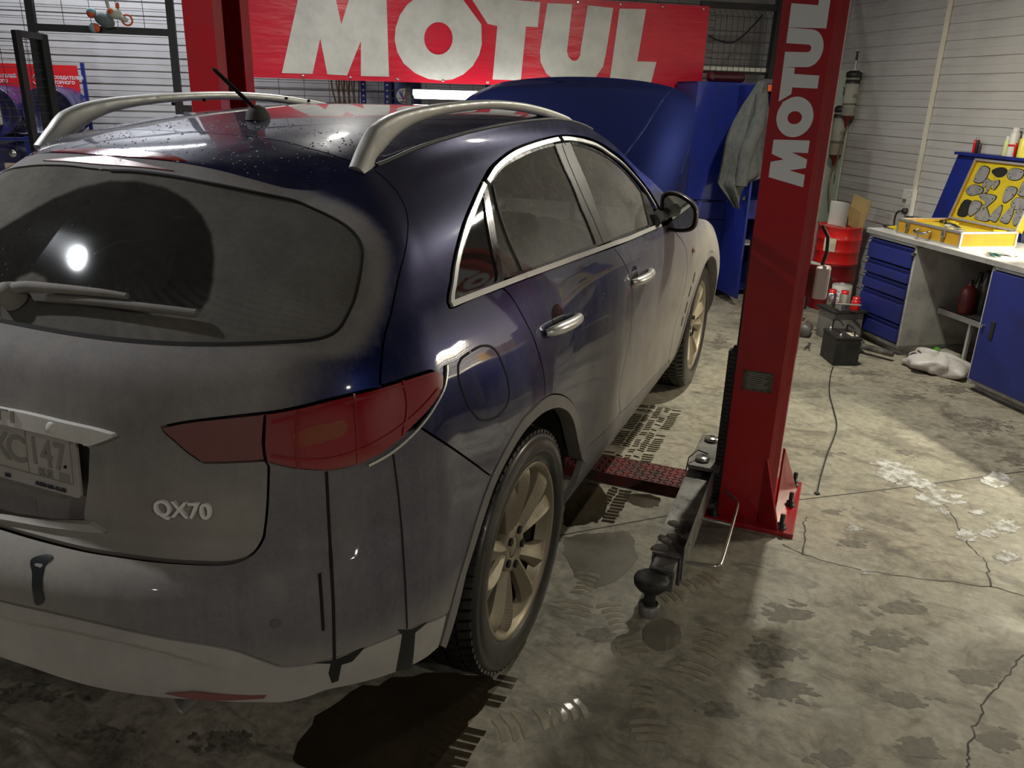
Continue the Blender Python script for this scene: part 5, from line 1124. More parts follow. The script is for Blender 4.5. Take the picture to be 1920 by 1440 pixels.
# plush toy on the cage bar
toy = rthing('plush_toy', 'small grey plush donkey with orange patches lying on the cage bar', 'toy', -1.345, 4.535, 2.07)
M_PL = worn('plush_grey', (.10, .13, .14), (.16, .2, .2), .95, .95, 0, 60, bump=.6); M_PLG = worn('plush_pale_green', (.42, .45, .38), (.34, .38, .3), .95, .95, 0, 40, bump=.4); M_PLO = mat('plush_orange', (.55, .10, .03), .9); M_PLB = mat('plush_blue', (.22, .33, .38), .9)
def blob(c, r, nm, m, rot=(0, 0, 0)):
    rows = [[(r[0]*math.sin(f)*math.cos(a), r[1]*math.sin(f)*math.sin(a), r[2]*math.cos(f)) for a in np.linspace(0, 2*PI, 18, endpoint=False)] for f in np.linspace(.02, PI-.02, 10)]
    E = Euler(rot).to_matrix(); return MB().grid([[tuple(E @ Vector(p)+Vector(c)) for p in r_] for r_ in rows][::-1], True, True).build(nm, m, toy)
tp = lambda x, y: (lambda q: (q[0]+1.345, 0, q[2]-2.07))(onB(x, y, 4.535))
blob(tp(196, 38), (.075, .05, .05), 'body', M_PL, (0, R_(25), 0)); blob(tp(214, 25), (.055, .05, .042), 'head', M_PLG, (0, R_(8), 0)); blob(tp(210, 22), (.02, .02, .022), 'muzzle', M_PLO).location = (0, -.04, 0)
blob(tp(201, 6), (.013, .013, .05), 'ear', M_PLG, (0, R_(-8), 0)); blob(tp(220, 12), (.014, .012, .03), 'ear', M_PLO, (0, R_(10), 0))
blob(tp(171, 25), (.034, .034, .034), 'paw', M_PLO); blob(tp(171, 22), (.035, .034, .028), 'paw_pad', M_PLB); blob(tp(176, 52), (.036, .034, .034), 'paw', M_PLB); blob(tp(180, 52), (.028, .034, .032), 'paw_patch', M_PLO)
blob(tp(229, 34), (.045, .03, .022), 'arm', M_PLG, (0, R_(20), 0))
rc_ = tp(239, 38); MB().tube([(rc_[0]+.036*math.cos(a), -.01, rc_[2]+.036*math.sin(a)) for a in np.linspace(0, 2*PI, 24, endpoint=False)], .007, 8, True).build('teether_ring', M_PLO, toy)
# ---------------------------------------------------------------- workbench along the right wall
AF, BL_ = 4.165, 2.74      # front of the cabinets, left end
def cab(name, label, b0, b1):
    t = rthing(name, label, 'cabinet', AF, b0); L_ = lambda a, b, z: (a-AF, b-b0, z); d = A_WALL-.03-AF
    B_ = MB(); w = b0-b1
    for b in (b0-.012, b1+.012): B_.box(L_(AF+d/2, b, .425), (d, .024, .75))
    B_.box(L_(AF+d/2, (b0+b1)/2, .062), (d, w, .024)); B_.box(L_(AF+d/2, (b0+b1)/2, .788), (d, w, .024)); B_.box(L_(AF+d-.01, (b0+b1)/2, .425), (.02, w, .75)); B_.box(L_(AF+.03+d/2, (b0+b1)/2, .025), (d-.06, w-.02, .05))
    B_.build('cabinet_body', M_GREY, t); return t, L_
dc, Ld = cab('drawer_cabinet', 'grey cabinet with five blue drawers at the end of the workbench', 2.735, 2.215)
zt = .772
for k, h in enumerate((.150, .108, .112, .180, .140)):
    z1 = zt-.006; z0 = zt-h+.006; zt -= h
    pr = [(0, z0), (-.020, z0+.004), (-.020, z1-.036), (-.006, z1-.022), (-.006, z1-.012), (-.024, z1-.006), (-.024, z1), (0, z1)]
    m_ = MB().prism(pr, 2.235-2.735, 2.715-2.735, 'xy', Matrix(((1, 0, 0, 0), (0, 0, 1, 0), (0, 1, 0, 0), (0, 0, 0, 1)))); dr = fix_normals(m_.build('drawer', M_BLUED, dc))
    MB().box((-.0245, -.26, z1-.003), (.002, .46, .006)).build('drawer_grip', M_BLUE, dr)
MB().cyl(Ld(AF-.012, 2.225, .735), .011, .022, 'x', 14).build('lock', M_CHR, dc)
db_, Lb = cab('door_cabinet', 'grey cabinet with a plain blue door under the workbench', 1.53, .62)
MB().box(Lb(AF-.012, 1.075, .425), (.022, .85, .69), bev=.003).build('door', M_BLUED, db_)
MB().box(Lb(AF-.026, 1.40, .42), (.008, .030, .115), bev=.003).build('door_pull', M_BLKP, bpy.data.objects['door']); MB().cyl(Lb(AF-.03, 1.475, .43), .010, .02, 'x', 14).build('lock', M_CHR, bpy.data.objects['door'])
wt = rthing('workbench_top', 'long grey worktop carrying the yellow tool cases', 'worktop', 4.14, 2.76)
MB().box(((A_WALL-.02-4.14)/2, -1.45, .8175), (A_WALL-.02-4.14, 2.9, .035), bev=.004).build('worktop_slab', worn('scratched_worktop', (.55, .55, .54), (.34, .33, .31), .4, .6, 0, 9), wt)
MB().box((.004, -1.45, .817), (.008, 2.9, .030)).build('edge_band', M_GREY, wt)
for b in (2.735, -.08): pass
sh = rthing('low_shelf', 'narrow steel shelf between the two bench cabinets', 'shelf', 4.42, 2.205)
MB().box((.19, -.3275, .345), (.37, .655, .018)).build('shelf_board', M_GREYD, sh); MB().box((.012, -.3275, .335), (.02, .655, .038)).build('shelf_edge', M_GREY, sh)
for b in (-.30, -.60): MB().box((.03, b, .168), (.02, .02, .335)).build('leg', M_GREY, sh)
bks = rthing('back_sheet', 'grey steel sheet closing the gap behind the low shelf', 'sheet', A_WALL-.045, 1.8775); MB().box((0, 0, .42), (.01, .655, .72)).build('sheet', M_GREYD, bks)
def lathe_thing(name, label, cat, a, b, z, parts, group=None, rz=0, tilt=None):
    t = rthing(name, label, cat, a, b, z, rz, group)
    if tilt: t.rotation_euler = (tilt[0], tilt[1], YAW)
    for nm, prof, m in parts: MB().lathe(prof, (0, 0, 0), 'z', 24).build(nm, m, t)
    return t
M_DKB = mat('dark_bottle', (.02, .028, .026), .2, 0, coat=.5); M_DKR = worn('dark_red_can', (.13, .012, .01), (.07, .01, .01), .4, .5, 0, 8); M_JUG = mat('murky_jug', (.10, .10, .09), .25, 0, trans=.3)
bp_ = lambda r, h: [(r*.94, 0), (r, .01), (r, h*.62), (r*.45, h*.80), (r*.36, h*.86), (r*.36, h*.94)]; bcap = lambda r, h: [(r*.42, h*.92), (r*.42, h), (0, h)]
for (b, a, r, h, m, lb) in ((2.10, 4.62, .042, .27, M_DKB, 'dark bottle at the left end of the low shelf'), (2.02, 4.60, .04, .30, M_JUG, 'murky plastic bottle beside the dark bottle on the low shelf'), (1.90, 4.62, .055, .33, M_JUG, 'large clear jug with a red cap on the low shelf')):
    lathe_thing('bottle', lb, 'bottle', a, b, .354, [('bottle_body', bp_(r, h), m), ('cap', bcap(r, h), M_DKR if 'red' in lb else M_BLKP)])
lathe_thing('oil_can', 'dark red oil can on the low shelf', 'can', 4.49, 2.03, .354, [('can_body', [(.05, 0), (.052, .01), (.052, .16), (.03, .19), (.015, .2), (.015, .22)], M_DKR), ('cap', [(.018, .215), (.018, .235), (0, .236)], M_BLKP)])
def crumple(name, label, cat, a, b, z, size, m, seed, nm='bag_film', rz=0.0, marks=None):
    rg = random.Random(seed); t = rthing(name, label, cat, a, b, z, rz); ph = [rg.uniform(0, 6) for _ in range(12)]; rows = []
    for f in np.linspace(0.02, PI-.02, 22):
        r_ = []
        for an in np.linspace(0, 2*PI, 36, endpoint=False):
            k = 1+.16*math.sin(3*an+ph[0]+2*f)+.10*math.sin(5*an+ph[1]-3*f)+.07*math.sin(9*an+ph[2]+4*f)+.05*math.sin(14*an+ph[3])
            x, y, zz = size[0]*math.sin(f)*math.cos(an)*k, size[1]*math.sin(f)*math.sin(an)*k, size[2]*math.cos(f)*(1+.12*math.sin(4*an+ph[4]))
            r_.append((x, y, max(0.0, zz+size[2]*.72)))
        rows.append(r_)
    MB().grid(rows[::-1], True, True).build(nm, m, t); return t
crumple('plastic_bag', 'crumpled white plastic bag pushed onto the low shelf by the blue door', 'bag', 4.50, 1.66, .354, (.09, .085, .12), M_BAG, 3)
cup_ = lathe_thing('paper_cup', 'white cup with an orange band on the low shelf', 'cup', 4.40, 1.575, .354, [('cup_body', [(.028, 0), (.034, .075), (.031, .075), (.026, .004), (0, .004)], M_WHT)])
MB().lathe([(.0325, .050), (.0345, .066)], (0, 0, 0), 'z', 24, cap=False).build('band', M_PLO, cup_)
bg = crumple('shopping_bag', 'crumpled white shopping bag with black print lying before the bench', 'bag', 4.21, 1.87, 0, (.16, .205, .075), M_BAG, 11, rz=.25)
for k, (x, y, w_, h_, r) in enumerate(((-.06, .12, .07, .012, .8), (-.085, .09, .05, .012, -.5), (-.05, .07, .012, .07, .3), (-.09, .13, .03, .010, 0))):
    pass
pr_ = MB()
for cx, cy, rr, a0, a1 in ((-.10, .10, .055, 100, 320), (-.10, .10, .055, -20, 40), (-.105, .10, .028, 0, 200)):
    pr_.tube([(cx+.01*math.sin(a), cy+rr*math.cos(a), .085+rr*.8*math.sin(a)) for a in np.linspace(R_(a0), R_(a1), 14)], .006, 5)
pr_.build('bag_print', M_INK, bg)
bt = rthing('drink_bottle', 'clear bottle with a green cap lying behind the shopping bag', 'bottle', 4.47, 2.06, .04)
MB().lathe([(0, -.09), (.036, -.088), (.038, -.08), (.038, .05), (.016, .10), (.014, .11)], (0, 0, 0), 'y', 24, cap=False).build('bottle_body', M_CLEAR, bt)
MB().lathe([(.022, .10), (.022, .14), (0, .141)], (0, 0, 0), 'y', 20).build('cap', mat('green_cap', (.10, .42, .02), .35), bt)
# ---------------------------------------------------------------- yellow tool case, open
cs = rthing('tool_case', 'open yellow tool case with shaped steel plates in its foam lid', 'tool case', 4.20, 2.50, .836)
CD, CW, CH = .42, .62, .10
cb = MB()
for c, d in (((CD/2, -CW/2, .006), (CD, CW, .012)), ((.005, -CW/2, CH/2), (.010, CW, CH)), ((CD-.005, -CW/2, CH/2), (.010, CW, CH)), ((CD/2, -.005, CH/2), (CD, .010, CH)), ((CD/2, -CW+.005, CH/2), (CD, .010, CH))): cb.box(c, d)
cb.build('case_tray', M_YEL, cs)
for p, q in (((0, 0, 0), (0, -CW, 0)), ((0, 0, CH), (0, -CW, CH)), ((0, -CW, 0), (CD, -CW, 0)), ((0, -CW, CH), (CD, -CW, CH)), ((0, 0, CH), (CD, 0, CH)), ((0, 0, 0), (0, 0, CH)), ((0, -CW, 0), (0, -CW, CH)), ((CD, -CW, 0), (CD, -CW, CH)), ((CD, 0, CH), (CD, -CW, CH))):
    pz = lambda v: (v[0], v[1], v[2]+.006 if v[2] == 0 else v[2]); bar_(pz(p), pz(q), .014, 'edge_profile', M_ALU, cs)
MB().box((CD/2, -CW/2, .055), (CD-.03, CW-.03, .05)).build('foam_insert', M_FOAM, cs)
for k in range(14):
    x, y = .05+.33*((k*.37) % 1), -.06-.5*((k*.618) % 1); MB().box((x, y, .092), (.05+.05*((k*.7) % 1), .03+.03*((k*.3) % 1), .018), (0, 0, k*1.1), .004).build('tool_piece', (M_TOOL, M_BLKP, M_FOAM)[k % 3], cs)
for y in (-.11, -.47):
    lc_ = MB().box((-.012, y, .070), (.008, .035, .04), bev=.003).build('latch', M_CHR, cs); MB().box((-.013, y, .032), (.006, .016, .03)).build('latch_hook', M_CHR, lc_)
MB().tube(catmull([(-.012, -.235, .062), (-.05, -.24, .055), (-.058, -.29, .045), (-.05, -.345, .055), (-.012, -.35, .062)], 5), .010, 10).build('carry_handle', M_CHR, cs)
LT = R_(16)   # lid leans back
lid = thing('x', None, None) if False else None
ML = Matrix.Translation((CD-.005, 0, CH+.004)) @ Euler((0, LT, 0)).to_matrix().to_4x4() @ Matrix(((0, 0, -1, 0), (-1, 0, 0, 0), (0, 1, 0, 0), (0, 0, 0, 1)))   # local x -> -b, y -> up, z -> towards bench front
lm = MB(); flat_shape(lm, [(0, 0), (CW, 0), (CW, CD+.01), (0, CD+.01)], [], ML, -.045, -.033)
for r in ([(0, 0), (CW, 0), (CW, .012), (0, .012)], [(0, CD-.002), (CW, CD-.002), (CW, CD+.01), (0, CD+.01)], [(0, 0), (.012, 0), (.012, CD+.01), (0, CD+.01)], [(CW-.012, 0), (CW, 0), (CW, CD+.01), (CW-.012, CD+.01)]): flat_shape(lm, r, [], ML, -.035, .012)
lido = lm.build('case_lid', M_YEL, cs)
em = MB()
for r in ([(-.004, -.002), (CW+.004, -.002), (CW+.004, .010), (-.004, .010)], [(-.004, CD), (CW+.004, CD), (CW+.004, CD+.014), (-.004, CD+.014)], [(-.004, 0), (.008, 0), (.008, CD+.012), (-.004, CD+.012)], [(CW-.008, 0), (CW+.004, 0), (CW+.004, CD+.012), (CW-.008, CD+.012)]): flat_shape(em, r, [], ML, .010, .016)
em.build('edge_profile', M_ALU, cs)
fm_ = MB(); flat_shape(fm_, [(.014, .014), (CW-.014, .014), (CW-.014, CD-.004), (.014, CD-.004)], [], ML, -.03, -.004); foam = fm_.build('lid_foam', M_FOAM, cs)
PLT = {  # outlines in lid coordinates (fractions of 0.62 x 0.43), from the shapes in the open lid
 'square': [(.02, 0), (.16, .0), (.17, .20), (.03, .22)], 'leaf': [(0, .07), (.06, .13), (.14, .14), (.20, .10), (.18, .02), (.10, 0)], 'bone': [(0, .16), (.03, .20), (.10, .17), (.18, .20), (.21, .15), (.19, .06), (.16, .05), (.15, .12), (.12, .10), (.11, 0), (.07, 0), (.07, .10), (.03, .06), (0, .09)],
 'blob': [(0, .08), (.03, .16), (.12, .17), (.20, .14), (.21, .05), (.15, 0), (.05, .01)], 'shield': [(0, .2), (.05, .24), (.14, .22), (.15, .12), (.08, 0), (.02, .05)], 'fish': [(0, .09), (.05, .16), (.14, .17), (.23, .13), (.24, .07), (.18, .03), (.10, .0), (.03, .03)],
 'hook': [(0, .18), (.03, .22), (.20, .22), (.24, .18), (.21, .10), (.15, .0), (.11, .02), (.13, .10), (.04, .14)], 'knife': [(0, .04), (.05, .20), (.10, .24), (.13, .12), (.12, 0), (.05, .0)], 'tri': [(.02, .0), (.20, .0), (.16, .12), (.07, .20), (.0, .08)]}
LAY = [('square', .05, .66, 0), ('leaf', .28, .78, 2), ('blob', .52, .76, 0), ('bone', .24, .50, 0), ('shield', .60, .38, 0), ('fish', .02, .40, 0), ('hook', .26, .22, 0), ('square', .03, .05, 2), ('shield', .19, .06, 0), ('tri', .34, .03, 0), ('knife', .55, .05, 0), ('knife', .72, .06, 0), ('square', .78, .55, 0), ('blob', .77, .30, 0), ('shield', .88, .05, 0)]
for nm, fx, fy, kind in LAY:
    P = [(.02+fx*.585+p[0]*.62, .02+fy*.40+p[1]*.44) for p in PLT[nm]]; P = [(min(CW-.02, p[0]), min(CD-.015, p[1])) for p in P]; c = np.mean(P, axis=0)
    S_ = [tuple(q) for q in catmull([(c[0]+(p[0]-c[0])*1.12, c[1]+(p[1]-c[1])*1.12) for p in P], 3, True)]
    m_ = MB(); flat_shape(m_, S_, [], ML, -.0042, -.0036); m_.build('foam_cutout', M_BLACK, foam)
    if kind == 0:
        m_ = MB(); flat_shape(m_, [tuple(q) for q in catmull(P, 3, True)], [], ML, -.0035, .001); po = m_.build('tool_plate', M_TOOL, cs)
        for (qx, qy) in P[::3]:
            m_ = MB(); flat_shape(m_, arc(c[0]+(qx-c[0])*.72, c[1]+(qy-c[1])*.72, .005, .005, 0, 330, 8), [], ML, .001, .0016); m_.build('plate_hole', M_BLACK, po)
c2 = rthing('tool_box', 'closed yellow case standing at the edge of the worktop', 'tool case', 4.20, 1.30, .8375)
MB().box((.16, -.17, .09), (.32, .34, .175), bev=.006).build('case_body', M_YEL, c2); bar_((0, 0, .005), (0, 0, .175), .014, 'edge_profile', M_ALU, c2); bar_((0, 0, .175), (0, -.34, .175), .014, 'edge_profile', M_ALU, c2); bar_((0, 0, .005), (0, -.34, .005), .014, 'edge_profile', M_ALU, c2); MB().box((-.004, -.02, .135), (.006, .03, .03)).build('latch', M_BLKP, c2)
# blue sheet behind the case
bs = rthing('tool_board', 'blue steel board leaning on the wall behind the yellow case', 'board', 4.845, 2.62, .836)
p_ = [onA(*q, 4.80) for q in [(1742, 410), (1795, 288), (1919, 300), (1919, 330)]]
poly_ = [(p_[0][1]-2.62, 0.005), (p_[1][1]-2.62, p_[1][2]-.835), (p_[2][1]-2.62, p_[2][2]-.835), (p_[2][1]-2.75, .005)]
M_ = Matrix(((0, 0, 1, -.03), (1, 0, 0, 0), (0, 1, 0, 0), (0, 0, 0, 1))); m_ = MB(); flat_shape(m_, poly_, [], M_, -.004, .004); fix_normals(m_.build('board_sheet', M_BLUE, bs))
TRZ = float(p_[1][2])+.005; MB().box((-.035, (p_[1][1]+p_[2][1]-.5)/2-2.62, TRZ-.836), (.075, p_[1][1]-p_[2][1]+.5, .02)).build('top_rail', M_BLUE, bs)
# handles and cans standing on the rail
def screwdriver(lb, b, z, m, grp='screwdrivers in the blue rail', x0=4.76):
    t = rthing('screwdriver', lb, 'screwdriver', x0, b, z); MB().lathe([(.008, 0), (.012, .01), (.013, .07), (.010, .09), (0, .092)], (0, 0, 0), 'z', 14).build('grip', m, t); MB().cyl((0, 0, .10), .003, .02, 'z', 8).build('blade', M_CHR, t); return t
for x, y, m, lb in ((1823, 296, M_RED2, 'red handled screwdriver in the rail of the blue board'), (1828, 296, M_BLKP, 'black handled screwdriver beside the red one in the blue rail'), (1899, 300, M_RED2, 'red handled screwdriver beside the spray cans')):
    q = onA(x, y, 4.81); screwdriver(lb, q[1], TRZ+.0105, m, x0=4.81)
for x, y, r, h, m, lb, m2 in ((1893, 302, .030, .19, M_WHT, 'white spray can with a red mark behind the tool case', M_WHT), (1881, 304, .020, .13, mat('lime_can', (.55, .6, .25), .4), 'lime green tube beside the white spray can', M_WHT), (1912, 306, .03, .15, mat('yellow_can', (.7, .62, .08), .4), 'yellow spray can at the end of the blue rail', M_WHT)):
    q = onA(x, y, 4.81); t = lathe_thing('spray_can', lb, 'can', 4.81, q[1], TRZ+.0105, [('can_body', [(r, 0), (r, h*.78), (r*.7, h*.84)], m), ('cap', [(r*.72, h*.82), (r*.7, h), (0, h)], m2)])
    if r == .030 and m is M_WHT: MB().lathe([(r+.0005, h*.35), (r+.0005, h*.42)], (0, 0, 0), 'z', 24, cap=False).build('red_mark', M_RED2, t)
# things lying on the worktop
rg_ = crumple('work_glove', 'yellow and black work glove at the left end of the worktop', 'glove', 4.32, 2.66, .835, (.05, .075, .014), M_FOAM, 5, 'glove_palm'); 
for k in range(4): MB().box((-.05+.02*k, .08, .012), (.014, .06, .014), (0, 0, .3*k-.4), .005).build('finger', M_BLKP, rg_)
q = onZ(1858, 474, .85); pl_ = rthing('pliers', 'green handled pliers lying before the yellow case', 'pliers', q[0], q[1], .835, 1.2)
for s in (-1, 1): MB().tube([(-.09, s*.018, .012), (-.04, s*.016, .012), (.0, 0, .012)], [.008, .009, .005], 8).build('handle', mat('green_grip', (.02, .10, .08), .5), pl_); MB().tube([(.0, 0, .012), (.03, s*.008, .010), (.055, s*.002, .010)], [.007, .007, .004], 6).build('jaw', M_CHR, pl_)
q = onZ(1885, 474, .85); crumple('cloth_rag', 'white rag beside the green pliers on the worktop', 'rag', q[0]+.02, q[1], .835, (.05, .06, .015), M_WHT, 8, 'rag_cloth')
# ---------------------------------------------------------------- wall conduit and sockets
cpt = onA(1793, 0, 4.84); cpb = onA(1714, 358, 4.84)
cd_ = rthing('cable_duct', 'cream cable duct running up the siding wall to the sockets', 'cable duct', A_WALL-.027, cpb[1], 0); MB().box((0, 0, (cpb[2]+3.88)/2), (.02, .03, 3.88-cpb[2])).build('duct', mat('cream_duct', (.62, .60, .50), .5), cd_)
so = rthing('wall_socket', 'triple white wall socket with a black plug on the siding wall', 'socket', A_WALL-.035, cpb[1]+.01, cpb[2]-.095)
MB().box((0, 0, 0), (.04, .075, .21), bev=.006).build('socket_box', M_WHT, so); MB().box((.005, .07, .06), (.03, .07, .08), bev=.005).build('junction_box', M_WHT, so)
for z in (.065, 0, -.065): rr_ = MB().lathe([(.024, -.022), (.022, -.023), (.021, -.019), (0, -.017)], (0, 0, z), 'x', 24, cap=False).build('socket_cup', M_GREY, so)
pg = MB().lathe([(.022, -.02), (.020, -.055), (.012, -.062), (0, -.063)], (0, 0, -.065), 'x', 20); pg.tube(catmull([(-.05, 0, -.07), (-.075, .03, -.075), (-.08, .05, -.12), (-.07, .055, -.2), (-.05, .06, -.28)], 5), .008, 8); pg.build('plug', M_BLKP, so)
# ---------------------------------------------------------------- oil suction syringes on a pale board
q0_, q1_ = onA(1606, 130, 4.83), onA(1562, 430, 4.83)
bo = rthing('pale_board', 'pale green board hung on the siding wall behind the oil syringes', 'board', A_WALL-.03, 4.42, 0)
MB().box((0, .02, (q0_[2]+.62)/2), (.012, .36, q0_[2]-.62)).build('board_sheet', worn('pale_green_board', (.46, .52, .42), (.38, .44, .35), .5, .6, 0, 4), bo)
def syringe(lb, x, y, xb, yb, fill, hose):
    p = onA(x, y, 4.77); e = onA(xb, yb, 4.77); t = rthing('oil_syringe', lb, 'syringe', 4.77, p[1], e[2]); h = p[2]-e[2]; r = .056
    MB().lathe([(r, .0), (r, h)], (0, 0, 0), 'z', 24, cap=False).build('barrel', M_CLEAR, t)
    MB().lathe([(0, .002), (r*.93, .002), (r*.93, h*fill), (0, h*fill)], (0, 0, 0), 'z', 24).build('oil', M_OIL, t)
    for z in (h*.30, h*.27): MB().lathe([(r+.0012, z), (r+.0012, z+.006)], (0, 0, 0), 'z', 24, cap=False).build('ring', M_BLKP, t)
    MB().lathe([(r+.004, h-.06), (r+.004, h-.03), (r-.002, h-.03), (r-.002, h-.01), (r+.010, h-.01), (r+.010, h+.03), (r-.005, h+.035), (r-.012, h+.045), (0, h+.045)], (0, 0, 0), 'z', 24).build('head', M_BLKP, t)
    MB().cyl((0, 0, h+.09), .005, .10, 'z', 10).build('piston_rod', M_CHR, t); MB().lathe([(.008, h+.13), (.011, h+.15), (.010, h+.18), (.006, h+.185), (.006, h+.19), (.018, h+.192), (.018, h+.20), (0, h+.2)], (0, 0, 0), 'z', 14).build('pull_knob', M_BLKP, t)
    MB().lathe([(r*.95, .002), (r*.7, -.03), (.020, -.05), (.014, -.09), (.008, -.10)], (0, 0, 0), 'z', 20).build('nozzle', M_DKR, t)
    MB().tube(catmull([(0, 0, -.10)]+hose, 6), .0065, 8).build('hose', M_HOSE, t); MB().box((.035, 0, h*.5), (.03, .02, .03)).build('clip', M_BLKP, t); return t
syringe('tall clear oil syringe with a raised black plunger', 1601, 143, 1591, 217, .05, [(-.01, .02, -.25), (-.015, .03, -.42), (-.02, .02, -.52)])
syringe('oil syringe holding amber oil with a long brown hose', 1578, 208, 1566, 290, .28, [(-.02, -.01, -.2), (-.03, -.06, -.35), (-.035, -.14, -.50)])
# ---------------------------------------------------------------- red drums, cans and clutter by the wall
def drum(lb, a, b, r, h, m, z=0.0, nm='steel_drum', group=None):
    t = rthing(nm, lb, 'drum', a, b, z, 0, group); MB().lathe([(0, .004), (r*.97, .004), (r, 0), (r, .012), (r*.985, .016), (r*.985, h*.32), (r*1.02, h*.345), (r*.985, h*.37), (r*.985, h*.64), (r*1.02, h*.665), (r*.985, h*.69), (r*.985, h-.012), (r*1.01, h-.008), (r*1.01, h), (r*.95, h), (r*.95, h-.012), (0, h-.012)], (0, 0, 0), 'z', 40).build('drum_shell', m, t); return t
DRA, DRB = 4.50, 3.62
drum('dark red steel drum standing on the floor under the bright red one', DRA, DRB, .185, .40, worn('deep_red_drum', (.17, .004, .008), (.11, .004, .006), .4, .5, 0, 5))
bk = drum('bright red open drum holding bubble wrap, stacked on another drum', DRA, DRB, .185, .32, M_RED2, .40)
MB().box((-.187*.80, -.11, .17), (.004, .10, .11), (0, 0, .62)).build('paper_label', M_LABEL, bk)
bw_ = rthing('bubble_wrap', 'roll of clear bubble wrap sticking out of the red drum', 'bubble wrap', DRA, DRB, .715); m_ = MB(); rows = []
for i in range(26): rows.append([(.05*math.sin(u*3)+.008*(i % 2)*(j % 2)-.05, -.14+.28*u, .0*((i+j) % 2)+.20*i/25-.005) for j, u in enumerate(np.linspace(0, 1, 30))])
m_.grid(rows); m_.build('wrap_sheet', mat('bubble_film', (.66, .66, .62), .25, 0, spec=.8), bw_)
ck = rthing('cardboard', 'brown cardboard flap standing in the red drum behind the bubble wrap', 'cardboard', DRA+.09, DRB-.02, .715); MB().box((0, -.06, .12), (.006, .20, .26), (.2, 0, .2)).build('cardboard_sheet', worn('cardboard', (.42, .30, .13), (.34, .24, .10), .8, .9, 0, 8), ck)
q = onZ(1562, 604); cn = lathe_thing('tin_can', 'tall white tin with small print beside the red drum', 'can', q[0]+.03, q[1], 0, [('can_body', [(.075, 0), (.077, .004), (.077, .31), (.072, .316)], M_WHT), ('lid', [(.074, .31), (.074, .318), (.02, .320), (.018, .33), (0, .33)], M_GREY)])
for k in range(5): MB().box((-.0775*math.cos(.45), -.0775*math.sin(.45)+.0, .27-.035*k), (.001, .05, .004), (0, 0, .45)).build('print_line', M_INK, cn)
gt = rthing('grinding_stand', 'small metal stand with a dark top beside the drawer cabinet', 'stand', 3.98, 2.80, 0)
MB().box((.02, -.10, .11), (.24, .22, .22), bev=.006).build('stand_body', M_GREYD, gt); MB().box((.02, -.10, .228), (.28, .26, .016), bev=.003).build('stand_top', M_RUB, gt)
for k, (x, y, m, lb, h) in enumerate(((-.04, -.04, M_CHR, 'small steel jar with a red lid on the grinding stand', .10), (.06, -.05, M_CLEAR, 'small clear jar with a red lid at the back of the grinding stand', .09), (.08, -.17, M_RED2, 'small red tin on the grinding stand', .07))):
    lathe_thing('jar', lb, 'jar', 3.98+x, 2.80+y, .236, [('jar_body', [(.032, 0), (.034, .008), (.034, h), (.026, h+.008)], m), ('lid', [(.028, h+.005), (.028, h+.03), (0, h+.03)], M_RED2)])
vs_ = rthing('bench_vise', 'small steel clamp with a rod lying on the grinding stand', 'clamp', 3.93, 2.62, .236); MB().box((0, 0, .03), (.05, .07, .06), bev=.006).build('jaw', M_CHR, vs_); MB().tube([(-.06, -.02, .06), (.10, -.10, .065)], .007, 8).build('rod', M_CHR, vs_)
wl = rthing('work_light', 'bar shaped white work light leaning on the red drum', 'work light', 4.215, 3.52, .42); MB().box((0, 0, 0), (.05, .26, .02), (.05, .1, .3), .006).build('light_bar', M_WHT, wl); MB().box((.0, 0, -.02), (.05, .24, .02), (.05, .1, .3), .004).build('light_back', M_BLKP, wl); MB().tube(catmull([(0, -.13, 0), (.0, -.22, -.02), (.02, -.28, -.09), (.01, -.28, -.2)], 5), .008, 8).build('cord', M_BLKP, wl); MB().box((.02, .05, -.22), (.03, .03, .40)).build('stem', M_BLKP, wl)
rb = rthing('red_rail', 'red steel bar leaning against the wall beside the drawer cabinet', 'bar', 4.50, 2.86, 0); bar_((0, 0, .02), (.22, -.03, .80), .05, 'rail_bar', M_RED2, rb)
# battery
ba = rthing('car_battery', 'black car battery with rope handle standing on the floor', 'battery', 3.615, 2.175, 0, R_(-11))
MB().box((.05, .0, .095), (.175, .24, .19), bev=.008).build('battery_case', M_BATT, ba); MB().box((.05, 0, .193), (.18, .245, .018), bev=.005).build('battery_lid', M_BATT, ba)
for y in (-.09, .09): MB().lathe([(.011, .20), (.009, .222), (0, .223)], (.0, y, 0), 'z', 14).build('terminal', M_CHR, ba)
MB().box((.10, -.04, .2035), (.05, .09, .002)).build('sticker', M_LABEL, ba); MB().tube(catmull([(.02, .11, .20), (.02, .10, .27), (.02, 0, .285), (.02, -.05, .27)], 5), .006, 8).build('rope_handle', M_BLKP, ba); MB().tube(catmull([(.10, .06, .20), (.10, .05, .245), (.10, -.06, .245), (.10, -.08, .20)], 5), .006, 8).build('rope_handle', M_BLKP, ba)
# cable on the floor, from the battery to the post
cb_ = rthing('thin_cable', 'thin black cable lying on the floor between battery and lift column', 'cable', 3.4, 1.9, 0)
cp_ = [ground(*q, .004) for q in [(1562, 688), (1557, 705), (1555, 735), (1562, 765), (1569, 795), (1564, 820), (1552, 850), (1540, 890), (1532, 925)]]
o0 = W(3.4, 1.9); loc_ = lambda p: ((p-o0)@E1, (p-o0)@E2, p[2]); MB().tube([loc_(p) for p in catmull(cp_, 6)], .0035, 6).build('cable', M_BLKP, cb_)
MB().box(loc_(cp_[-1]), (.02, .02, .008), bev=.002).build('plug', M_BLKP, cb_)
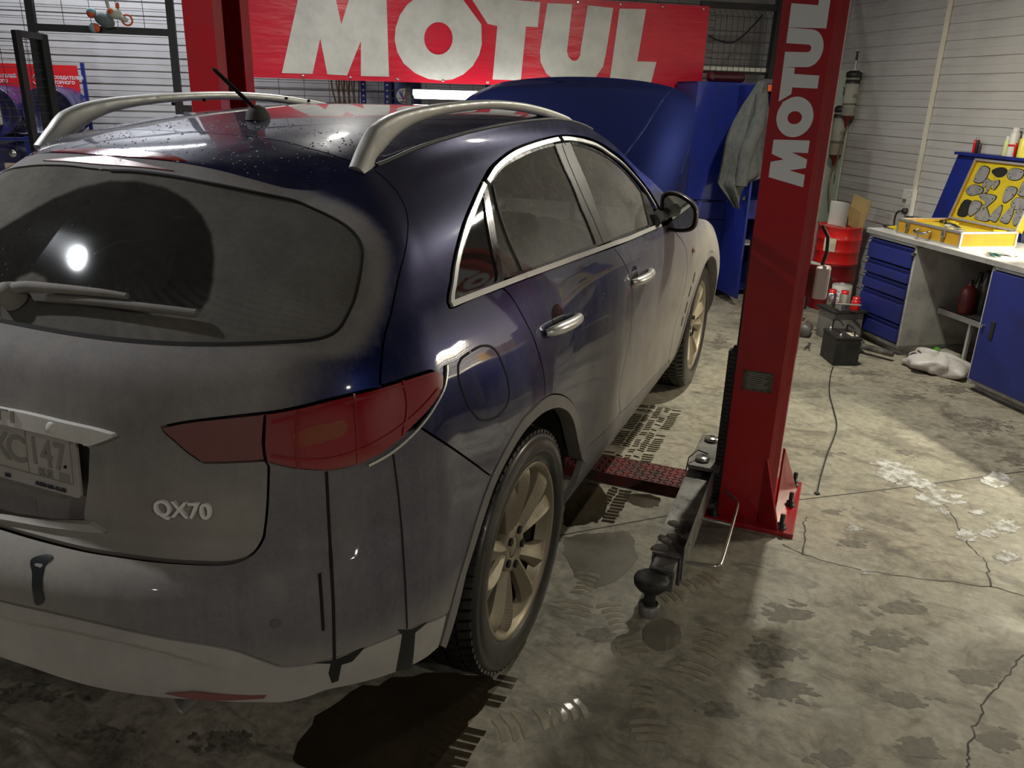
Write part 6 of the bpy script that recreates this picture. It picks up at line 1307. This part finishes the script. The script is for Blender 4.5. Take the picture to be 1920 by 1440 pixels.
# starter motor and drill by the post
q = onZ(1533, 628); st = rthing('starter_motor', 'greasy starter motor lying on the floor behind the battery', 'motor', q[0]-.10, q[1]+.02, .05, .9)
MB().lathe([(0, -.10), (.045, -.10), (.05, -.09), (.05, .05), (.035, .06), (.03, .11), (0, .112)], (0, 0, 0), 'x', 24).build('motor_body', M_STEEL, st); MB().cyl((.0, .03, .045), .025, .12, 'x', 18).build('solenoid', M_CHR, st)
q = onZ(1516, 650); hm = rthing('pliers', 'long steel pliers lying at the foot of the red lift column', 'pliers', q[0], q[1], .0, .9)
for s in (-1, 1): MB().tube([(-.12, s*.02, .012), (0, 0, .012), (.05, -s*.006, .012)], .007, 8).build('arm', M_CHR, hm)
# jack lying under the drawer cabinet
jk = rthing('shock_absorber', 'black shock absorber lying in front of the drawer cabinet', 'shock absorber', 3.90, 2.36, .055, R_(-62))
MB().lathe([(0, -.16), (.045, -.16), (.05, -.14), (.05, .06), (.03, .075), (.022, .08), (.022, .30), (.012, .30), (0, .30)], (0, 0, 0), 'x', 24).build('damper', M_STEEL, jk); MB().lathe([(.052, -.06), (.055, -.05), (.055, -.03), (.052, -.02)], (0, 0, 0), 'x', 24, cap=False).build('collar', M_GREYD, jk)
# ---------------------------------------------------------------- blue locker behind the hood, with an open door and a jacket
LKB = 4.10; _q = onB(1305, 152, LKB)
lk = rthing('metal_locker', 'blue metal locker with one door open behind the raised hood', 'locker', _q[0], LKB); LW, LD, LH = .80, .40, float(_q[2])
m_ = MB()
for x in (.008, LW-.008): m_.box((x, LD/2, LH/2), (.016, LD, LH))
for z in (.06, .86, LH-.008): m_.box((LW/2, LD/2, z), (LW, LD, .016))
m_.box((LW/2, LD-.006, LH/2), (LW, .012, LH)); m_.build('locker_body', M_BLUED, lk)
MB().box((.215, -.010, 1.36), (.41, .018, .97), bev=.003).build('door', M_BLUE, lk); MB().box((.215, -.021, 1.80), (.05, .004, .07)).build('door_rib', M_BLUE, lk)
MB().box((.43, -.012, .78), (.84, .024, .15), bev=.003).build('drawer_front', M_BLUE, lk); MB().box((.215, -.008, .38), (.41, .016, .64), bev=.003).build('lower_door', M_BLUE, lk)
MB().box((.64, LD/2, .47), (.40, LD-.04, .014)).build('shelf', M_GREY, lk); MB().box((.425, -.004, .38), (.02, .014, .64)).build('frame_post', M_GREYD, lk)
DZ0 = float(onB(1385, 560, LKB-.40)[2]); MB().box((.40, -.22, (DZ0+LH-.02)/2), (.02, .38, LH-.02-DZ0), bev=.003).build('open_door', M_BLUE, lk)
lo_ = MB().lathe([(.020, -.012), (.018, -.016), (.008, -.018), (.008, -.03), (0, -.03)], (.390, -.36, .93), 'x', 18).build('door_lock', M_CHR, lk)
MB().lathe([(.026, -.011), (.028, -.013), (.026, -.015)], (.390, -.36, .93), 'x', 20).build('lock_plate', M_BLKP, lk)
# jacket: a hanging sheet with folds over the open door
jp = [onB(x, y, 3.64) for x, y in ((1424, 152), (1440, 158), (1440, 330), (1402, 345), (1378, 390), (1345, 345), (1366, 262), (1398, 195))]
jk_ = rthing('grey_jacket', 'grey work jacket hanging from the open locker door', 'jacket', jp[0][0], 3.64, 0); jc = [(p[0]-jp[0][0], p[2]) for p in jp]
def jx(z):  # left and right outline of the jacket at a height
    L_ = [(jc[4][1], jc[4][0]), (jc[5][1]-.0, jc[5][0]), (jc[6][1], jc[6][0]), (jc[7][1], jc[7][0]), (jc[0][1], jc[0][0])]; Rr = [(jc[4][1], jc[4][0]+.02), (jc[3][1], jc[3][0]), (jc[2][1], jc[2][0]), (jc[1][1], jc[1][0]), (jc[0][1], jc[0][0]+.06)]
    f = lambda T: float(np.interp(z, [t[0] for t in T], [t[1] for t in T])); return f(L_), f(Rr)
z0_, z1_ = jc[4][1], jc[0][1]; rows = []
for k in range(40):
    z = z0_+(z1_-z0_)*k/39; l, r = jx(z); amp = .030*min(1, (39-k)/12)
    rows.append([(l+(r-l)*u, -amp*math.sin(u*9+z*3)-.02*math.sin(u*17+z*7)*amp/.03-.03*math.sin(u*PI), z) for u in np.linspace(0, 1, 36)])
m_ = MB().grid(rows); m_.grid([[(p[0], p[1]+.02, p[2]) for p in r] for r in rows][::-1]); m_.build('jacket_cloth', M_CLOTH, jk_)
sl = jc[7]; MB().tube(catmull([(jc[0][0]+.01, -.05, z1_-.10), (jc[7][0]+.09, -.075, z1_-.30), (jc[6][0]+.13, -.08, z1_-.55), (jc[6][0]+.12, -.07, z1_-.80)], 6), [.05]*6+[.06]*7+[.05]*6, 12).build('sleeve', worn('dark_grey_cloth', (.085, .09, .09), (.06, .064, .064), .9, .95, 0, 20, bump=.3), jk_)
MB().box((jc[1][0]-.005, -.045, z1_-.05), (.035, .01, .05), (0, 0, .2), .004).build('orange_patch', M_PLO, jk_)
# light strip and junk above the locker
ls = rthing('strip_lamp', 'pale light strip lying along the cage above the locker', 'lamp', 3.55, BC+.05, float(onB(1380, 130, BC+.05)[2])); MB().box((.30, 0, 0), (.66, .05, .035), bev=.004).build('strip_body', mat('strip_diffuser', (.72, .72, .62), .4), ls); MB().box((.30, 0, -.03), (.70, .06, .02)).build('strip_back', M_BLKP, ls)
cc = rthing('hanging_cable', 'black cable sagging inside the mesh cage above the locker', 'cable', 3.55, BC+.12, 0); MB().tube(catmull([(lambda q: (q[0]-3.55, 0, q[2]))(onB(x, y, BC+.12)) for x, y in ((1330, 68), (1345, 75), (1370, 80), (1390, 70), (1415, 45), (1430, 28))], 5), .008, 6).build('cable', M_BLKP, cc)
tlm = rthing('lamp_cover', 'dark red lamp cover lying on top of the locker', 'lamp cover', _q[0]+.30, LKB+.2, LH); MB().box((.06, 0, .045), (.34, .12, .085), (0, 0, .1), .03).build('cover', mat('smoked_red', (.05, .006, .01), .2, 0, coat=.5), tlm)
# ---------------------------------------------------------------- oil drums on a blue rack, red sign
rk = rthing('drum_rack', 'blue steel rack carrying the lying oil drums by the back wall', 'rack', -2.40, 5.55)
R0 = lambda a, b, z: (a+2.40, b-5.55, z)
for a in (-3.0, -2.30, -1.86):
    bar_(R0(a, 5.28, 0), R0(a, 5.28, 1.25), .035, 'rack_post', M_BLUE, rk)
bar_(R0(-1.93, 5.86, 0), R0(-1.93, 5.86, 1.86), .03, 'rack_post', M_BLUE, rk); bar_(R0(-3.0, 5.86, 0), R0(-3.0, 5.86, 1.86), .03, 'rack_post', M_BLUE, rk)
for z in (.75, 1.22):
    for b in (5.28, 5.86): bar_(R0(-3.0, b, z), R0(-1.86, b, z), .03, 'rack_rail', M_BLUE, rk)
    for a in (-3.0, -2.30, -1.86): bar_(R0(a, 5.28, z), R0(a, 5.86, z), .03, 'rack_rail', M_BLUE, rk)
def lying_drum(lb, a, z, r=.205):
    t = rthing('oil_drum', lb, 'drum', a, 5.28, z, 0, None); h = .55
    MB().lathe([(0, .012), (r*.94, .012), (r*.94, 0), (r, 0), (r, .02), (r*.975, .03), (r*.975, h*.32), (r*1.015, h*.35), (r*.975, h*.38), (r*.975, h*.62), (r*1.015, h*.65), (r*.975, h*.68), (r*.975, h-.02), (r, h-.01), (r, h), (0, h)], (0, 0, 0), 'y', 48).build('drum_shell', M_DRUM, t)
    MB().lathe([(0, -.012), (.03, -.012), (.035, .012)], (.05, 0, .13), 'y', 18).build('bung', M_CHR, t); MB().box((.02, .008, -.03), (.10, .006, .16)).build('drum_label', M_LABEL, t); return t
lying_drum('purple blue oil drum lying on the rack behind the open gate', -2.10, 1.445); lying_drum('purple blue oil drum lying on the rack at its far end', -2.54, 1.445)
lying_drum('purple blue oil drum lying in the lower row of the rack', -2.48, .975)
sg = rthing('red_sign', 'red sign with white lettering above the oil drums', 'sign', -1.97, 5.84, 0)
s0, s1 = onB(0, 122, 5.84), onB(143, 123, 5.84); W0 = 1.25
m_ = MB().box((-W0/2, 0, s1[2]-.135), (W0, .01, .27)); m_.build('sign_sheet', mat('sign_red', (.62, .012, .016), .4), sg); MB().box((-W0/2, .002, s1[2]-.30), (W0, .01, .06)).build('grey_strip', M_GREYD, sg)
M_SW = mat('sign_white', (.7, .7, .7), .5); TM = lambda x, z: Matrix.Translation((x, -.006, z)) @ Matrix(((1, 0, 0, 0), (0, 0, -1, 0), (0, 1, 0, 0), (0, 0, 0, 1)))
for x in (-.31, -.86):
    for k, l_ in enumerate(('ОТ СОЗДАТЕЛЕЙ', 'МОТОРНОГО', 'МАСЛА')): text_polys(l_, .036, M_SW, 'sign_lettering', TM(x+.04, s1[2]-.118-.042*k), sg, ext=.0005, bold=.0012)
    MB().tube([(x-.03+.042*math.cos(a), -.006, s1[2]-.13+.045*math.sin(a)) for a in np.linspace(R_(60), R_(330), 16)], .003, 5).build('sign_swirl', M_SW, sg)
# ---------------------------------------------------------------- shelving with drum behind the banner
sv_ = rthing('storage_rack', 'blue perforated storage rack behind the mesh under the banner', 'rack', .50, 5.55)
for a in (.56, .78, 1.75):
    bar_((a-.50, 0, 0), (a-.50, 0, 2.1), .05, 'rack_post', M_BLUE, sv_)
    for k in range(14): MB().box((a-.50, -.026, 1.30+k*.05), (.018, .002, .014)).build('post_hole', M_WHITE, sv_)
for z in (.6, 1.28, 1.95): MB().box((.65, .2, z), (1.25, .42, .03)).build('rack_shelf', M_BLUE, sv_)
vd = rthing('oil_keg', 'navy keg with a round white emblem on the storage rack', 'keg', .96, 5.62, 1.296)
MB().lathe([(0, 0), (.15, 0), (.155, .01), (.155, .50), (.14, .53), (0, .53)], (0, .02, 0), 'z', 32).build('keg_shell', mat('navy_keg', (.02, .03, .10), .4), vd)
eq = onB(757, 180, 5.45); ex, ez = eq[0]-.96, eq[2]-1.296
MB().cyl((ex, -.146, ez), .068, .006, 'y', 28).build('emblem_disc', M_SW, vd)
for pts, m in (([(-.045, .035), (-.018, .035), (.006, -.03), (-.006, -.04)], mat('emblem_blue', (.03, .08, .35), .4)), ([(.045, .035), (.018, .035), (-.006, -.03), (.006, -.04)], mat('emblem_red', (.55, .02, .03), .4))):
    m_ = MB(); flat_shape(m_, pts if pts[0][0] < 0 else pts[::-1], [], Matrix.Translation((ex, -.150, ez)) @ Matrix(((1, 0, 0, 0), (0, 0, -1, 0), (0, 1, 0, 0), (0, 0, 0, 1))), 0, .001); m_.build('emblem_mark', m, vd)
MB().box((ex, -.1505, ez-.052), (.07, .001, .010)).build('emblem_text', M_INK, vd)
hs = rthing('hose_bundle', 'bundle of brown hoses hanging behind the mesh under the banner', 'hose', .40, 5.45, 0); bar_((-.12, 0, 1.92), (.12, 0, 1.92), .02, 'hook_bar', M_BLKP, hs); MB().box((0, .30, 1.92), (.03, .60, .03)).build('hook_arm', M_BLKP, hs)
for k in range(5):
    x = -.10+.045*k; MB().tube(catmull([(x, -.02, 1.93), (x-.03, -.03, 1.75), (x+.02, -.02, 1.5), (x+.05, -.03, 1.25), (x+.03, -.02, 1.5), (x+.04, -.02, 1.8), (x+.02, -.02, 1.93)], 5), .009, 6).build('hose', M_HOSE, hs)
# ---------------------------------------------------------------- marks on the floor
def wet_mat(name, col, rough): 
    m = mat(name, col, rough, 0, coat=.6); t = NT(m); v = t.coord('Object'); t.set('Roughness', t.ramp(t.noise(v, 7, 5, .6), [(.35, rough), (.65, rough+.22)])); t.set('Base Color', t.mix(t.ramp(t.noise(v, 5, 6, .6), [(.35, 0.0), (.7, 1.0)]), col, tuple(c*1.7 for c in col))); return m
M_WET = wet_mat('wet_muddy_track', (.030, .023, .014), .12); M_WETL = wet_mat('damp_concrete', (.105, .094, .074), .25); M_WPAINT = worn('dried_white_paint', (.52, .53, .54), (.24, .225, .18), .6, .75, 0, 22, .42, .58)
def irregular(pts, n=4, amp=.012, seed=1):
    rg = random.Random(seed); P = catmull([np.array(p, float) for p in pts], n, True); return [(p[0]+rg.uniform(-amp, amp), p[1]+rg.uniform(-amp, amp)) for p in P]
def decal(name, label, cat, loops, m, z=.0012, group=None, smooth_seed=1, amp=.010):
    t = thing(name, label, cat, (loops[0][0][0], loops[0][0][1], 0), 0, group); mb = MB()
    for i, L_ in enumerate(loops):
        P = irregular(L_, 4, amp, smooth_seed+i) if amp else L_; V, F = poly_tri([(p[0]-loops[0][0][0], p[1]-loops[0][0][1]) for p in P]); F = [f if (V[f[1]][0]-V[f[0]][0])*(V[f[2]][1]-V[f[0]][1])-(V[f[2]][0]-V[f[0]][0])*(V[f[1]][1]-V[f[0]][1]) > 0 else f[::-1] for f in F]
        mb.add([(p[0], p[1], z) for p in V], F)
    mb.build('wet_film', m, t); return t
# tyre tracks: a wet band with tread blocks along its edges
def track(name, label, y0, y1, x0, x1, seed, dens=1.0, cols=(0, 1, 2, 3, 4), pit=.030, h=.021):
    rg = random.Random(seed); t = thing(name, label, 'tyre track', ((x0+x1)/2, y0, 0)); mb = MB(); cx = (x0+x1)/2; n = int(abs(y1-y0)/pit)
    for i in range(n):
        y = (y1-y0)*i/n
        for j in cols:
            if rg.random() > dens*(1 if 0 < j < 4 else .9): continue
            xa = x0-cx+(x1-x0)*j/5+.004; xb = x0-cx+(x1-x0)*(j+1)/5-.006; sk = .008*(1 if j % 2 else -1)
            xa += rg.uniform(-.004, .004)-(.02 if j == 0 else 0); xb += rg.uniform(-.004, .004)+(.02 if j == 4 else 0)
            mb.add([(xa, y+sk, .0016), (xb, y, .0016), (xb, y+h, .0016), (xa, y+h+sk, .0016)], [[0, 1, 2, 3]])
    o = mb.build('tread_print', M_WET, t); o['kind'] = 'stuff'; return t
track('tire_track', 'wet tread print on the floor leading to the front wheel', 1.56, 2.40, .76, .97, 3, .75, pit=.027, h=.013)
track('tire_track', 'wet tread print on the floor between rear wheel and cable cover', .92, 1.28, .74, .97, 5, .9, cols=(3, 4))
track('tire_track', 'wet tread print on the floor behind the rear wheel', -1.75, -.10, .70, .965, 8, .97, cols=(3, 4))
G2 = lambda x, y: tuple(ground(x, y)[:2])
decal('puddle', 'dark wet patch on the floor behind the rear wheel', 'puddle', [[G2(*q) for q in ((560, 1440), (600, 1340), (680, 1290), (800, 1262), (900, 1268), (925, 1285), (890, 1340), (850, 1400), (835, 1440))]], M_WET, .0010, amp=.012)
decal('puddle', 'dark wet patch on the floor before the rear wheel', 'puddle', [[G2(*q) for q in ((1058, 985), (1062, 940), (1085, 905), (1130, 915), (1140, 950), (1120, 975), (1085, 985))]], M_WET, .0010, amp=.008)
decal('puddle', 'dark wet patch on the floor at the edge of the cable cover', 'puddle', [[G2(*q) for q in ((1172, 926), (1230, 930), (1236, 945), (1215, 952), (1185, 944))]], M_WET, .0010, amp=.008)
decal('puddle', 'damp wet area on the floor beside the rear wheel', 'puddle', [[G2(*q) for q in ((1060, 1010), (1110, 1000), (1180, 1000), (1190, 1060), (1130, 1100), (1090, 1090), (1060, 1050))]], M_WETL, .0007, amp=.01)
decal('puddle', 'round darker disc on the floor below the lift pad', 'puddle', [[G2(1241+37*math.cos(a), 1190+30*math.sin(a)) for a in np.linspace(0, 2*PI, 16, endpoint=False)]], M_WETL, .0009, amp=.003)  # filled disc, darker than the concrete around it
# wet shoe prints
M_PRINT = wet_mat('wet_shoe_print', (.19, .172, .13), .16)
def shoe(x, y, ang_px, lb):
    p = ground(x, y); q = ground(x+20*math.cos(R_(ang_px)), y-20*math.sin(R_(ang_px))); d = (q-p)/np.linalg.norm(q-p); t = thing('shoe_print', lb, 'shoe print', (p[0], p[1], 0), math.atan2(d[1], d[0])); mb = MB()
    for k in range(9):
        s = -.13+.032*k; w = .045+.012*math.sin(k*.8); 
        if k in (3,): continue
        mb.add([(s, -w, .0009), (s+.020, -w+.006, .0009), (s+.028, 0, .0009), (s+.020, w-.006, .0009), (s, w, .0009), (s+.008, 0, .0009)], [[0, 1, 2, 5], [5, 2, 3, 4]])
    o = mb.build('sole_print', M_PRINT, t); o['kind'] = 'stuff'
shoe(1090, 1115, 70, 'wet shoe print on the floor beside the rear wheel'); shoe(1165, 1180, 120, 'wet shoe print on the floor left of the round dark disc'); shoe(1010, 1350, 15, 'wet shoe print on the floor nearest the tread print'); shoe(1210, 1330, 100, 'wet shoe print on the open floor beyond the lift pad'); shoe(1285, 1100, 20, 'wet shoe print beside the arm handle on the floor'); shoe(1320, 1225, 60, 'wet shoe print right of the round dark disc')
# dried white paint on the floor
rgp = random.Random(4); loops = []
for x, y, rx, ry in ((1680, 885, 45, 16), (1715, 905, 30, 10), (1750, 930, 28, 18), (1790, 937, 22, 9), (1768, 958, 14, 6), (1810, 1002, 24, 13), (1856, 998, 18, 10), (1886, 985, 22, 12), (1890, 1044, 24, 10), (1830, 960, 16, 6), (1620, 1074, 9, 4), (1870, 900, 30, 12), (1655, 868, 25, 7), (1598, 990, 14, 7)):
    loops.append([G2(x+rx*(1+.25*rgp.uniform(-1, 1))*math.cos(a), y+ry*(1+.35*rgp.uniform(-1, 1))*math.sin(a)) for a in np.linspace(0, 2*PI, 11, endpoint=False)])
for iz, L_ in enumerate(loops):
    c = np.mean(L_, axis=0); P = irregular(L_, 5, .014, 2); V, F = poly_tri(P); MB().add([(p[0], p[1], .0011+.00004*iz) for p in V], [f if (V[f[1]][0]-V[f[0]][0])*(V[f[2]][1]-V[f[0]][1])-(V[f[2]][0]-V[f[0]][0])*(V[f[1]][1]-V[f[0]][1]) > 0 else f[::-1] for f in F]).build('paint_spot', M_WPAINT, floor)

# mottled oil stains on the concrete
M_STAIN = worn('old_oil_stain', (.085, .077, .063), (.19, .172, .135), .6, .75, 0, 40, .40, .58)
def stain(x, y, rx, ry, n, seed):
    rg = random.Random(seed); mb = MB()
    for k in range(n):
        a = rg.uniform(0, 2*PI); q = abs(rg.gauss(0, .5)); cx, cy = x+rx*q*math.cos(a), y+ry*q*math.sin(a); r = rg.uniform(.004, .022)*(1.3-.6*min(1, q)); c = ground(cx, cy); ph = rg.uniform(0, 6)
        mb.add([(c[0], c[1], .0005+.000004*k)]+[(c[0]+r*(1+.35*math.sin(3*t+ph)+.2*math.sin(5*t+2*ph))*math.cos(t)*1.5, c[1]+r*(1+.35*math.sin(3*t+ph))*math.sin(t), .0005+.000004*k) for t in np.linspace(0, 2*PI, 11, endpoint=False)], [[0, i+1, (i+1) % 11+1] for i in range(11)])
    o = mb.build('oil_stain', M_STAIN, floor); o['kind'] = 'stuff'
for i, (x, y, rx, ry, n) in enumerate(((1445, 1225, 70, 30, 70), (1480, 1150, 60, 22, 40), (1470, 1295, 60, 28, 55), (1350, 1330, 40, 14, 16), (1690, 1140, 70, 18, 36), (1660, 1200, 90, 26, 40), (1720, 1400, 40, 22, 40), (1830, 1270, 60, 24, 30), (1600, 1020, 40, 10, 18), (1880, 1390, 50, 20, 30), (1700, 1310, 60, 18, 24), (1120, 1190, 40, 16, 20), (1560, 960, 26, 6, 10), (1790, 730, 90, 20, 60), (1700, 745, 60, 10, 40), (1850, 800, 70, 22, 60), (1900, 860, 60, 18, 40), (1620, 700, 50, 10, 26), (1350, 640, 20, 16, 40), (1355, 560, 22, 12, 30), (60, 1300, 80, 18, 40), (200, 1380, 100, 26, 30), (420, 1390, 90, 22, 40), (1560, 1420, 60, 16, 20), (1540, 850, 40, 8, 14), (1700, 850, 60, 10, 16))): stain(x, y, rx, ry, n, i+50)
